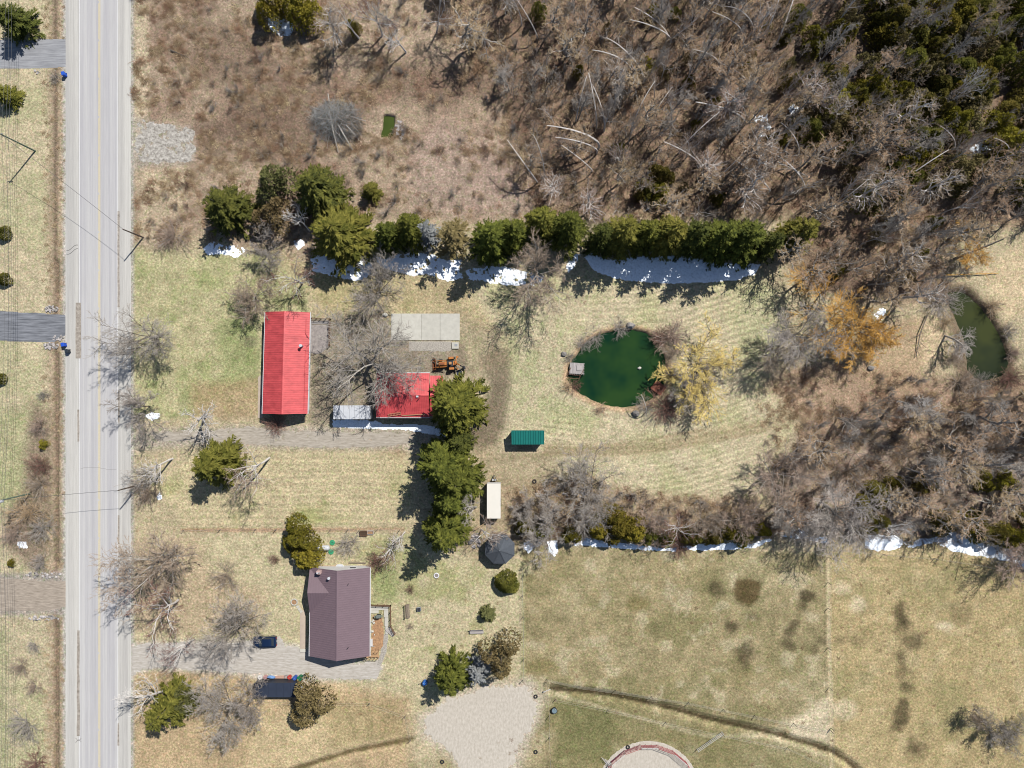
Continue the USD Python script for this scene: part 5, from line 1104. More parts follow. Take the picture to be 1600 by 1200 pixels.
for k in range(5): p0 = P(940 + 2.6 * k, 1183.5 + 1.2 * k, .5); p1 = P(948 + 2.6 * k, 1193 + 1.2 * k, .5); part('rail', MB().tube([p0, p1 + [0, 0, .3]], .04, 6), M['pen_white'] if k % 2 == 0 else M['wood_grey'], t_)

# ------------------------------------------------------------------ utility poles and wires
M['pole'] = plain('pole_timber', alb(104, 92, 82), .9, .2, 3, stretch=(4, 4, .4)); M['pole_green'] = plain('treated_pole', alb(112, 128, 112), .9, .2, 3, stretch=(4, 4, .4)); M['cable'] = plain('cable', alb(90, 92, 96), .6, .05, 5)
def upole(lab, px, py, h, arm, mat, trafo=False):
    q = P(px, py); t_ = thing('utility_pole', lab, 'utility pole', (q[0], q[1], 0)); part('pole', MB().tube([[0, 0, -.3], [0, 0, h]], [.16, .10], 10), mat, t_)
    if arm:
        part('cross_arm', MB().beam([-arm, 0, h - .4], [arm, 0, h - .4], .1, .12), mat, t_)
        for s in (-.9, 0, .9): part('insulator', MB().disc([s * arm, 0, h - .34], .05, .2, 8, .04), M['white_metal'], t_)
    if trafo: part('transformer', MB().disc([.35, -.15, h - 1.6], .24, .8, 14), M['white_metal'], t_)
    return np.array([q[0], q[1], h])
A1 = upole('tall green-grey utility pole on the far verge near the top left', 55, 236, 9.0, .5, M['pole_green'])
A2 = upole('dark utility pole beside the road at the end of the hedge row', 224, 371, 6.6, 0, M['pole'])
A3 = upole('pale utility pole with a white transformer in the far verge brush', 48, 771, 9.0, .5, M['pole_green'], True)
A4 = upole('grey utility pole hidden in the roadside bush opposite the transformer', 219, 757, 7.0, 0, M['pole'])
cb = thing('overhead_wires', 'thin overhead wires running along the far verge and across the road', 'wires')
A0 = np.array([A1[0] - .3, A1[1] + 55, 9.0]); A5 = np.array([A3[0], A3[1] - 60, 9.0])
def sag(a, b, s=.5, r=.018):
    t_ = np.linspace(0, 1, 18)[:, None]; p = a * (1 - t_) + b * t_; p[:, 2] -= (4 * t_ * (1 - t_))[:, 0] * s; part('wire', MB().tube(p, r, 4), M['cable'], cb)
for o in (-.45, .45):
    d = np.array([o, 0, -.2])
    sag(A0 + d, A1 + d, 1.0); sag(A1 + d, A3 + d, 1.2); sag(A3 + d, A5 + d, 1.2)
for dz in (-1.5, -2.2):
    d = np.array([0.12, 0, dz]); sag(A0 + d, A1 + d, 1.0, .022); sag(A1 + d, A3 + d, 1.2, .022); sag(A3 + d, A5 + d, 1.2, .022)
sag(A1 + [0, 0, -.3], A2 + [0, 0, -.2], .6, .03); sag(A3 + [0, 0, -1.2], A4 + [0, 0, -.2], .5, .03)
# ------------------------------------------------------------------ plants: shapes shared by copies
def veg(name, c0, c1, scale=1.5, rnd=0.15, transl=0.0, rough=0.85, hue_rnd=0.0, leaf=0.0):
    c0, c1 = np.asarray(c0, float), np.asarray(c1, float)
    N = {'g': ('texture_coordinate', {}), 'n': ('noise_texture', {'scale': scale, 'detail': 3.0, 'roughness': 0.7}), 'r': ('rgb_ramp', {'ramp': [(0.34, tuple(c0)), (0.66, tuple(c1))]}), 'o': ('object_info', {}),
         'mr': ('map_range', {'from_min': 0.0, 'from_max': 1.0, 'to_min': 1 - rnd, 'to_max': 1 + rnd}), 'mh': ('map_range', {'from_min': 0.0, 'from_max': 1.0, 'to_min': 0.5 - hue_rnd, 'to_max': 0.5 + hue_rnd}),
         'w': ('white_noise_texture', {'dimensions': '1D'}), 'h': ('hsv', {'saturation': 1.0}), 'p': ('principled_bsdf', {'roughness': rough, 'specular_ior_level': 0.15})}
    L = [('g.object', 'n.vector'), ('n.fac', 'r.fac'), ('o.random', 'mr.value'), ('o.random', 'w.w'), ('w.value', 'mh.value'), ('mr.result', 'h.value'), ('mh.result', 'h.hue'), ('r.color', 'h.color'), ('h.color', 'p.base_color')]
    if leaf:
        N['gi'] = ('geometry', {}); N['ml'] = ('map_range', {'from_min': 0.0, 'from_max': 1.0, 'to_min': 1 - leaf, 'to_max': 1 + leaf}); N['h2'] = ('hsv', {'hue': 0.5, 'saturation': 1.0})
        L.remove(('h.color', 'p.base_color')); L += [('gi.random_per_island', 'ml.value'), ('ml.result', 'h2.value'), ('h.color', 'h2.color'), ('h2.color', 'p.base_color')]
    out = 'p.BSDF'
    if transl:
        N['t'] = ('translucent_bsdf', {}); N['m'] = ('mix_closure', {'fac': transl}); L += [('h.color', 't.color'), ('p.BSDF', 'm.closure1'), ('t.BSDF', 'm.closure2')]; out = 'm.closure'
    return usdkit.material(stage, LK + name, N, L, surface=out)


def prisms(p0, p1, r0, r1, sides=3):
    """Many thin tapered sticks at once."""
    p0, p1 = np.asarray(p0), np.asarray(p1); d = p1 - p0; d = d / (np.linalg.norm(d, axis=1, keepdims=True) + 1e-9)
    ref = np.where(np.abs(d[:, 2:]) < 0.9, [[0, 0, 1.0]], [[1.0, 0, 0]]); a = np.cross(d, ref); a /= np.linalg.norm(a, axis=1, keepdims=True) + 1e-9; b = np.cross(d, a)
    g = np.arange(sides) * 2 * np.pi / sides; ring = np.cos(g)[None, :, None] * a[:, None] + np.sin(g)[None, :, None] * b[:, None]
    v = np.concatenate([p0[:, None] + ring * np.asarray(r0)[:, None, None], p1[:, None] + ring * np.asarray(r1)[:, None, None]], 1)
    n = len(p0); k = np.arange(sides); f = np.concatenate([np.stack([k, (k + 1) % sides, sides + (k + 1) % sides], 1), np.stack([k, sides + (k + 1) % sides, sides + k], 1)])
    return v.reshape(-1, 3), (f[None] + (np.arange(n) * 2 * sides)[:, None, None]).reshape(-1, 3)


def unit(v): return v / (np.linalg.norm(v, axis=-1, keepdims=True) + 1e-9)


def grow(P0, D, L, R, steps, jit, up, rng, taper=0.55, droop=0.0):
    """Advances many branches together; returns nodes (n, steps+1, 3), radii (n, steps+1), directions."""
    nodes, rad, dirs = [P0], [R], [D]; d, p = D, P0
    for k in range(steps):
        d = unit(d + rng.normal(size=d.shape) * jit + np.array([0, 0, up]) - np.array([0, 0, droop * (k + 1) / steps]))
        p = p + d * (L / steps)[:, None]; nodes.append(p); dirs.append(d); rad.append(R * (1 - (1 - taper) * (k + 1) / steps))
    return np.stack(nodes, 1), np.stack(rad, 1), np.stack(dirs, 1)


def spawn(nodes, rad, dirs, L, m, t0, t1, angle, ratio, rng, rr=0.6, flat=0.0, tapered=0.45):
    n, s = nodes.shape[:2]; s -= 1
    t = (np.arange(m)[None, :] + rng.random((n, m))) / m * (t1 - t0) + t0; x = t * s; i = np.minimum(x.astype(int), s - 1); u = (x - i)[..., None]
    r = np.arange(n)[:, None]; p = nodes[r, i] * (1 - u) + nodes[r, i + 1] * u; d = unit(dirs[r, i] * (1 - u) + dirs[r, i + 1] * u); R = rad[r, i] * rr
    q = rng.normal(size=d.shape); q[..., 2] *= 1 - flat; q = unit(q - (q * d).sum(-1, keepdims=True) * d); an = angle * (0.7 + 0.6 * rng.random((n, m, 1)))
    nd = unit(d * np.cos(an) + q * np.sin(an)); nl = L[:, None] * ratio * (1 - tapered * t) * (0.7 + 0.6 * rng.random((n, m)))
    return p.reshape(-1, 3), nd.reshape(-1, 3), nl.ravel(), R.ravel()


def segs(nodes, rad):
    return nodes[:, :-1].reshape(-1, 3), nodes[:, 1:].reshape(-1, 3), rad[:, :-1].ravel(), rad[:, 1:].ravel()


def bare_tree(seed, h, spread=0.8, fork=0.25, limbs=6, kids=(8, 6, 4), trunk_r=None, up=0.10, droop=0.0, twig=0.012, lean=0.0, upright=0.5, stems=1, jit=0.16, twig_ratio=0.42):
    """A leafless tree: returns (wood mesh, twig mesh)."""
    rng = np.random.default_rng(seed); tr = trunk_r or h * 0.016
    P0 = np.zeros((stems, 3)); P0[:, :2] = rng.normal(size=(stems, 2)) * 0.15 * (stems > 1); P0[:, 2] = -0.2
    D = unit(np.concatenate([rng.normal(size=(stems, 2)) * (0.28 if stems > 1 else 0.03) + [lean, 0], np.ones((stems, 1))], 1))
    tn, trd, tdr = grow(P0, D, np.full(stems, h * (0.85 if fork > 0.5 else fork + 0.25)), np.full(stems, tr), 6, 0.07, 0.05, rng, 0.4)
    p, d, l, r = spawn(tn, trd, tdr, np.full(stems, h * 0.62 * spread), limbs, (fork / (fork + 0.25)) if fork <= 0.5 else 0.25, 1.0, 1.05 - upright * 0.5, 1.0, rng, 0.62, tapered=0.25 if fork <= .5 else 0.65)
    n1, r1, d1 = grow(p, d, l, r, 5, jit, up, rng, 0.35, droop * .3)
    p, d, l, r = spawn(n1, r1, d1, l, kids[0], 0.18, 1.0, 0.75, 0.55, rng, 0.6); n2, r2, d2 = grow(p, d, l, np.maximum(r, twig * 1.6), 4, jit * 1.1, up, rng, 0.4, droop * .6)
    p, d, l, r = spawn(n2, r2, d2, l, kids[1], 0.15, 1.0, 0.7, 0.55, rng, 0.6); n3, r3, d3 = grow(p, d, l, np.clip(r, twig, twig * 1.9), 3, jit * 1.2, up * .6, rng, 0.55, droop)
    p, d, l, r = spawn(n3, r3, d3, l, kids[2], 0.1, 1.0, 0.6, twig_ratio / 0.5 * 0.6, rng, 0.8); n4, r4, d4 = grow(p, d, l, np.full(len(l), twig), 2, jit * 1.2, up * .4, rng, 0.5, droop * 1.6)
    A = [prisms(*segs(tn, trd), sides=7), prisms(*segs(n1, r1), sides=5), prisms(*segs(n2, r2), sides=4)]; B = [prisms(*segs(n3, r3)), prisms(*segs(n4, r4))]
    def cat(M_):
        v, f, n = [], [], 0
        for a, b in M_: v.append(a); f.append(b + n); n += len(a)
        return np.vstack(v), np.vstack(f)
    return cat(A), cat(B)


def diamonds(c, along, side, length, width):
    """Flat leaf-like pieces with the given centres, long axes and side axes."""
    c = np.asarray(c); a = along * np.asarray(length)[:, None] / 2; s = side * np.asarray(width)[:, None] / 2
    v = np.stack([c - a, c + s * 1.0 - a * .1, c + a, c - s * 1.0 - a * .1], 1).reshape(-1, 3); k = np.arange(len(c))[:, None] * 4
    return v, np.concatenate([k + [[0, 1, 2]], k + [[0, 2, 3]]])


def spruce(seed, h, R, dens=1.0, ragged=0.3, droop=0.35, thin=0.0, taper=1.0):
    """Whorls of drooping boughs round a trunk, each a flat fan of shoots: (trunk, crown)."""
    rng = np.random.default_rng(seed); C, A, Sd, Ln, Wd = [], [], [], [], []
    nw = int(h / 0.62 * dens)
    for k in range(nw):
        u = (k + rng.random() * .8) / nw; z0 = h * (0.06 + 0.90 * u); br = R * ((1 - u) ** (0.70 * taper)) * (0.85 + .3 * rng.random()) + 0.3; nb = int(max(4, (4 + 6.5 * br / R) * (1 - thin)))
        az0 = rng.random() * 6.283
        for j in range(nb):
            az = az0 + j * 6.283 / nb + rng.normal() * .22; L = br * (1 - ragged + 1.5 * ragged * rng.random()); z = z0 + rng.normal() * .18; dirn = np.array([math.cos(az), math.sin(az), 0.0]); sd = np.array([-dirn[1], dirn[0], 0])
            m = max(4, int(L / 0.26)); s = (np.arange(m) + .6) / m; zz = z + L * 0.30 * u * s - droop * L * s ** 1.5 * (1 - .6 * u) + .16 * L * np.maximum(s - .7, 0)
            pos = dirn[None] * (s * L)[:, None]; pos[:, 2] = zz; pos[:, :2] += sd[None, :2] * (rng.normal() * .12 * L * s ** 2)[:, None]
            tw = np.minimum((0.34 * L * (1 - s) ** .7 + .24) * (0.7 + .6 * rng.random(m)), .85)
            for sg in (-1, 1):
                al = unit(dirn[None] * (.9 + .3 * rng.random((m, 1))) + sg * sd[None] * (0.65 + .3 * rng.random((m, 1))) + np.array([0, 0, 1.0]) * (rng.normal(size=(m, 1)) * .2 - .12))
                C.append(pos + al * tw[:, None] * .5); A.append(al); Sd.append(unit(np.cross(al, [0, 0, 1.0]) + np.array([0, 0, 1.0]) * rng.normal(size=(m, 1)) * .6)); Ln.append(tw * 1.2); Wd.append(np.clip(tw * .36, .11, .26))
            tip = dirn * L + [0, 0, zz[-1]]; C.append(tip[None]); A.append(unit(dirn + [0, 0, .25])[None]); Sd.append(sd[None]); Ln.append(np.array([.6])); Wd.append(np.array([.24]))
    C, A, Sd, Ln, Wd = [np.vstack(C)], [np.vstack(A)], [np.vstack(Sd)], [np.concatenate(Ln)], [np.concatenate(Wd)]
    keep = meshkit.noise(C[0] * [1.15, 1.15, .8] + seed, seed) > .36 + .1 * rng.random(len(C[0])); C, A, Sd, Ln, Wd = ([q[0][keep]] for q in (C, A, Sd, Ln, Wd)); Ln[0] = Ln[0] * 1.12; Wd[0] = Wd[0] * 1.2
    C.append(np.array([[0, 0, h * .97], [0, 0, h * .97]])); A.append(np.array([[0, 0, 1.0], [0, 0, 1.0]])); Sd.append(np.array([[1.0, 0, 0], [0, 1.0, 0]])); Ln.append(np.array([1.1, 1.1])); Wd.append(np.array([.25, .25]))
    tr = prisms(np.array([[0, 0, -.3], [0, 0, h * .5]]), np.array([[0, 0, h * .5], [0, 0, h * .97]]), np.array([h * .016, h * .009]), np.array([h * .009, .02]), 7)
    return tr, diamonds(np.vstack(C), np.vstack(A), np.vstack(Sd), np.concatenate(Ln), np.concatenate(Wd))


def cedar(seed, h, R, tops=4, n=3600, size=0.42, hollow=0.75):
    """A dense lumpy evergreen of several blunt spires: leaf sprays spread through its outer volume."""
    rng = np.random.default_rng(seed); C = []; tp = []
    for k in range(tops):
        a = k * 6.283 / max(tops - 1, 1) + rng.random(); rr = 0 if k == 0 else R * (.38 + .25 * rng.random()); tp.append((rr * math.cos(a), rr * math.sin(a), h * (1 if k == 0 else .62 + .3 * rng.random()), R * (.62 if tops > 1 else 1) * (.8 + .35 * rng.random())))
    w = np.array([t[3] ** 2 * t[2] for t in tp]); w /= w.sum(); A = []
    for (x, y, hh, r), ww in zip(tp, w):
        m = int(n * ww); u = rng.random(m) ** .75; az = rng.random(m) * 6.283; prof = np.sqrt(np.clip(1 - u, 0, 1)) * (.55 + .45 * np.minimum(u * 5 + .25, 1)); q = hollow + (1 - hollow) * rng.random(m) ** .6; lump = .78 + .5 * meshkit.noise(np.stack([np.cos(az) * 2.2 + seed, np.sin(az) * 2.2, u * hh * .55], -1), seed)
        rad = r * prof * q * lump; C.append(np.stack([x + rad * np.cos(az), y + rad * np.sin(az), .15 + u * hh * .97], -1)); A.append(np.stack([np.cos(az), np.sin(az), .55 + .8 * u], -1))
    C, A = np.vstack(C), np.vstack(A); m = len(C); al = unit(unit(A) + rng.normal(size=(m, 3)) * .45); sd = unit(np.cross(al, rng.normal(size=(m, 3))))
    crown = diamonds(C, al, sd, size * (.6 + .8 * rng.random(m)), size * .55 * (.6 + .8 * rng.random(m)))
    tr = prisms(np.array([[x * .4, y * .4, -.3] for x, y, _, _ in tp]), np.array([[x, y, hh * .9] for x, y, hh, _ in tp]), np.full(len(tp), h * .02), np.full(len(tp), .03), 6)
    return tr, crown


def bush(seed, R, h, stems=26, kids=(5, 4), twig=.011, flat=1.0):
    rng = np.random.default_rng(seed); az = rng.random(stems) * 6.283; sp = rng.random(stems) ** .6; P0 = np.stack([np.cos(az) * R * .12 * sp, np.sin(az) * R * .12 * sp, np.full(stems, -.1)], -1)
    D = unit(np.stack([np.cos(az) * R * sp, np.sin(az) * R * sp, h * (1.1 - .55 * sp)], -1)); L = np.hypot(R, h) * (.55 + .4 * rng.random(stems))
    n1, r1, d1 = grow(P0, D, L, np.full(stems, .03), 4, .14, .03, rng, .4); p, d, l, r = spawn(n1, r1, d1, L, kids[0], .2, 1, .6, .5, rng); n2, r2, d2 = grow(p, d, l, np.clip(r, twig * 1.2, .02), 3, .18, .04, rng, .5)
    p, d, l, r = spawn(n2, r2, d2, l, kids[1], .15, 1, .6, .55, rng); n3, r3, d3 = grow(p, d, l, np.full(len(l), twig), 2, .2, .02, rng, .5)
    a, b = prisms(*segs(n1, r1), sides=4), prisms(*segs(n2, r2)); c = prisms(*segs(n3, r3)); m = len(a[0])
    return a, (np.vstack([b[0], c[0]]), np.vstack([b[1], c[1] + len(b[0])]))


def bent_birch(seed, L, bend=1.0):
    """A slender stem bowed over in an arch, the twigs hanging from its outer half."""
    rng = np.random.default_rng(seed); n = 14; t = np.linspace(0, 1, n); ang = math.pi / 2 - t ** 1.1 * (1.5 + .5 * rng.random()) * bend
    x = np.concatenate([[0], np.cumsum(np.cos(ang[:-1]) * L / (n - 1))]); z = np.concatenate([[0], np.cumsum(np.sin(ang[:-1]) * L / (n - 1))]); y = .06 * L * np.sin(t * 2.2) * rng.normal()
    p = np.stack([x, np.broadcast_to(y, n), np.maximum(z, -.1)], -1)[None]; r = np.linspace(.17, .055, n)[None]; d = unit(np.gradient(p[0], axis=0))[None]
    q, dd, l, rr = spawn(p, r, d, np.array([L * .22]), 34, .35, 1, .8, 1.0, rng, .4); n2, r2, d2 = grow(q, dd, l, np.clip(rr, .012, .02), 3, .15, 0, rng, .5, .12); q, dd, l, rr = spawn(n2, r2, d2, l, 4, .2, 1, .6, .5, rng); n3, r3, _ = grow(q, dd, l, np.full(len(l), .011), 2, .15, 0, rng, .5, .15)
    a, b = prisms(*segs(n2, r2)), prisms(*segs(n3, r3))
    return prisms(*segs(p, r), sides=5), (np.vstack([a[0], b[0]]), np.vstack([a[1], b[1] + len(a[0])]))


# bark and leaf colours
V = {}
V['bark_grey'] = veg('bark_grey', alb(158, 152, 144), alb(196, 190, 182), 3, .12)
V['bark_dark'] = veg('bark_dark', alb(112, 102, 92), alb(146, 136, 124), 3, .12)
V['bark_pale'] = veg('bark_pale', alb(220, 214, 208), alb(242, 238, 234), 3, .05)
V['twig_grey'] = veg('twig_grey', alb(164, 156, 148), alb(192, 184, 176), 1.5, .12, hue_rnd=.01)
V['twig_mauve'] = veg('twig_mauve', alb(168, 146, 128), alb(194, 174, 156), 1.5, .12, hue_rnd=.015)
V['twig_tan'] = veg('twig_tan', alb(186, 156, 122), alb(210, 184, 152), 1.5, .12, hue_rnd=.012)
V['twig_gold'] = veg('twig_gold', alb(236, 206, 116), alb(248, 226, 150), 1.2, .06)
V['twig_amber'] = veg('twig_amber', alb(214, 156, 72), alb(232, 188, 108), 1.0, .06)
V['twig_red'] = veg('twig_red', alb(134, 96, 86), alb(158, 122, 110), 1.5, .12)
V['spruce'] = veg('needles_spruce', (0.046, 0.062, 0.010), (0.245, 0.255, 0.044), 0.9, .15, .12, hue_rnd=.012, leaf=.5)
V['spruce_yellow'] = veg('needles_yellow', (0.085, 0.098, 0.014), (0.330, 0.310, 0.062), 0.9, .12, .15, hue_rnd=.012, leaf=.45)
V['spruce_dark'] = veg('needles_dark', (0.034, 0.048, 0.011), (0.190, 0.200, 0.040), 1.0, .15, .10, hue_rnd=.012, leaf=.5)
V['cedar'] = veg('cedar_green', (0.115, 0.122, 0.022), (0.320, 0.285, 0.062), 1.0, .18, .38, hue_rnd=.02, leaf=.5)
V['cedar_yellow'] = veg('cedar_yellow', (0.150, 0.144, 0.014), (0.370, 0.310, 0.045), 1.0, .38, .15, hue_rnd=.012, leaf=.45)
V['olive'] = veg('olive_brown', (0.150, 0.125, 0.045), (0.340, 0.275, 0.125), 1.0, .14, .10, hue_rnd=.02, leaf=.45)
V['blue_grey'] = veg('blue_grey_twigs', (0.16, 0.17, 0.17), (0.30, 0.31, 0.31), 1.0, .12, leaf=.3)
V['sage'] = veg('sage_green', (0.095, 0.110, 0.038), (0.230, 0.230, 0.085), 1.0, .14, .12, leaf=.45)
V['straw'] = veg('dead_grass', alb(178, 152, 120), alb(222, 200, 164), .8, .22, .10, hue_rnd=.015)
V['straw_brown'] = veg('dead_bracken', alb(140, 112, 88), alb(184, 152, 122), .8, .25, .10, hue_rnd=.015)

# prototypes: class prims that the copies refer to
KIND = {}


def proto(kind, mk, wood, leaf, h, R, leafname='crown', woodname='trunk'):
    p = stage.CreateClassPrim('/World/shape_' + kind); UsdGeom.Xform.Define(stage, p.GetPath()); p = stage.GetPrimAtPath(p.GetPath()); p.SetSpecifier(Sdf.SpecifierClass)
    a, b = mk; allv = np.vstack([a[0], b[0]]); R = float(np.quantile(np.hypot(b[0][:, 0], b[0][:, 1]), (.93 if leafname != 'crown' or kind.startswith(('spruce', 'cedar', 'shrub')) else .84))); h = float(allv[:, 2].max())
    usdkit.mesh(stage, f'{p.GetPath()}/{woodname}', a, wood); usdkit.mesh(stage, f'{p.GetPath()}/{leafname}', b, leaf)
    KIND[kind] = (str(p.GetPath()), h, R, len(a[1]) + len(b[1]))


def plant(kind, name, label, cat, px, py, dia, h=None, group=None, rot=None, at_base=False, zfrac=0.5, seed=None):
    """A copy whose crown appears centred on this pixel with this width (pixels); h in metres."""
    path, h0, R0, _ = KIND[kind]; k = dia * S / 2 / R0; h = h or h0 * k; kz = h / h0
    q = P(px, py, 0 if at_base else h * zfrac); z = max(float(ground_z(np.array([q[0]]), np.array([q[1]]))[0]), -.62) - .05
    x = UsdGeom.Xform.Define(stage, fresh('/World', name)); x.AddTranslateOp().Set(Gf.Vec3d(float(q[0]), float(q[1]), z))
    r_ = rot if rot is not None else (px * 7.31 + py * 3.77) % 360; x.AddRotateZOp().Set(float(r_)); x.AddScaleOp().Set(Gf.Vec3f(float(k), float(k), float(kz)))
    pr = x.GetPrim(); pr.GetReferences().AddInternalReference(path); pr.SetInstanceable(True); tag(pr, label, cat, group); return pr


for i in range(3): proto(f'spruce_{"abc"[i]}', spruce(100 + i, 13, 4.2, 1.15, .2), V['bark_dark'], V['spruce'], 13, 4.2)
for i in range(2): proto(f'spruce_dark_{"ab"[i]}', spruce(110 + i, 12, 4.2, 1.1, .2), V['bark_dark'], V['spruce_dark'], 12, 4.2)
for i in range(2): proto(f'spruce_yellow_{"ab"[i]}', spruce(120 + i, 12, 4.2, 1.1, .22), V['bark_dark'], V['spruce_yellow'], 12, 4.2)
for i in range(2): proto(f'spruce_sparse_{"ab"[i]}', spruce(130 + i, 11, 3.6, .9, .4, .3, .35), V['bark_grey'], V['olive'], 11, 3.6)
proto('spruce_grey', spruce(140, 9, 2.8, .9, .35, .2, .4), V['bark_grey'], V['blue_grey'], 9, 2.8)
proto('spruce_small', spruce(150, 4, 1.7, 2.0, .15, .25), V['bark_dark'], V['sage'], 4, 1.7)
for i in range(3): proto(f'cedar_{"abc"[i]}', cedar(200 + i, 8, 3.2, 3 + i), V['bark_dark'], V['cedar'], 8, 3.2)
for i in range(2): proto(f'cedar_yellow_{"ab"[i]}', cedar(210 + i, 7, 3.2, 4 + i), V['bark_dark'], V['cedar_yellow'], 7, 3.2)
proto('cedar_olive', cedar(220, 8, 3.5, 4, 2600, .42, .6), V['bark_dark'], V['olive'], 8, 3.5)
proto('cedar_sage', cedar(221, 8, 3.5, 4, 2600, .42, .6), V['bark_dark'], V['sage'], 8, 3.5)
proto('shrub_round', cedar(230, 2.2, 1.6, 1, 2400, .26, .85), V['bark_dark'], V['spruce_yellow'], 2.2, 1.6)
proto('oak_a', bare_tree(300, 14, 1.0, .22, 9, (10, 8, 5), twig=.016), V['bark_grey'], V['twig_grey'], 14, 7.6)
proto('oak_b', bare_tree(301, 13, 1.0, .2, 10, (10, 8, 6), twig=.018), V['bark_grey'], V['twig_mauve'], 13, 7.2)
proto('oak_c', bare_tree(302, 11, 1.05, .18, 10, (10, 8, 6), twig=.017, up=.05), V['bark_dark'], V['twig_grey'], 11, 6.6)
proto('round_tree', bare_tree(303, 7, 1.05, .12, 12, (10, 8, 6), twig=.015, up=.06, upright=.3), V['bark_grey'], V['twig_mauve'], 7, 4.4)
proto('apple_tree', bare_tree(304, 7, 1.1, .15, 9, (10, 8, 6), twig=.016, up=.02, upright=.2, jit=.24), V['bark_dark'], V['twig_grey'], 7, 4.6)
proto('birch_a', bare_tree(310, 13, .72, .3, 7, (8, 6, 5), twig=.015, lean=.12, trunk_r=.19), V['bark_pale'], V['twig_mauve'], 13, 4.4)
proto('birch_b', bare_tree(311, 12, .8, .25, 7, (8, 6, 5), twig=.014, lean=.2, trunk_r=.18), V['bark_pale'], V['twig_red'], 12, 4.6)
proto('snag', bare_tree(312, 10, .75, .25, 7, (6, 4, 2), twig=.018, lean=.15, trunk_r=.2), V['bark_pale'], V['bark_pale'], 10, 4.0)
for i in range(4): proto(f'poplar_{"abcd"[i]}', bare_tree(320 + i, 12, .5, .6, 14, (5, 5, 5), twig=.0125, trunk_r=.13, upright=.8, lean=.06 * i), V[('bark_grey', 'bark_pale', 'bark_grey', 'bark_pale')[i]], V[('twig_grey', 'twig_mauve', 'twig_tan', 'twig_tan')[i]], 12, 3.4)
for i in range(3): proto(f'sapling_{"abc"[i]}', bare_tree(330 + i, 8, .5, .6, 12, (4, 4, 3), twig=.012, trunk_r=.06, upright=.8, stems=2), V['bark_grey'], V[('twig_tan', 'twig_mauve', 'twig_grey')[i]], 8, 2.4)
proto('willow_gold', bare_tree(340, 9, 1.1, .15, 9, (10, 9, 8), twig=.021, droop=.10, up=.05), V['bark_dark'], V['twig_gold'], 9, 5.4)
proto('willow_amber', bare_tree(341, 11, 1.1, .15, 9, (10, 9, 8), twig=.021, droop=.10, up=.06), V['bark_grey'], V['twig_amber'], 11, 6.2)
for i, (tw, bk) in enumerate((('twig_mauve', 'bark_grey'), ('twig_red', 'bark_dark'), ('twig_grey', 'bark_grey'), ('twig_tan', 'bark_grey'))): proto(f'bush_{"abcd"[i]}', bush(350 + i, 2.2, 2.6, 34, (6, 5), .012), V[bk], V[tw], 2.6, 2.2, 'twigs', 'stems')
for i in range(4): proto(f'bent_birch_{"abcd"[i]}', bent_birch(360 + i, 11 + i, .9 + .1 * i), V['bark_pale'], V[('twig_tan', 'twig_mauve', 'twig_tan', 'twig_grey')[i]], 6, 5)
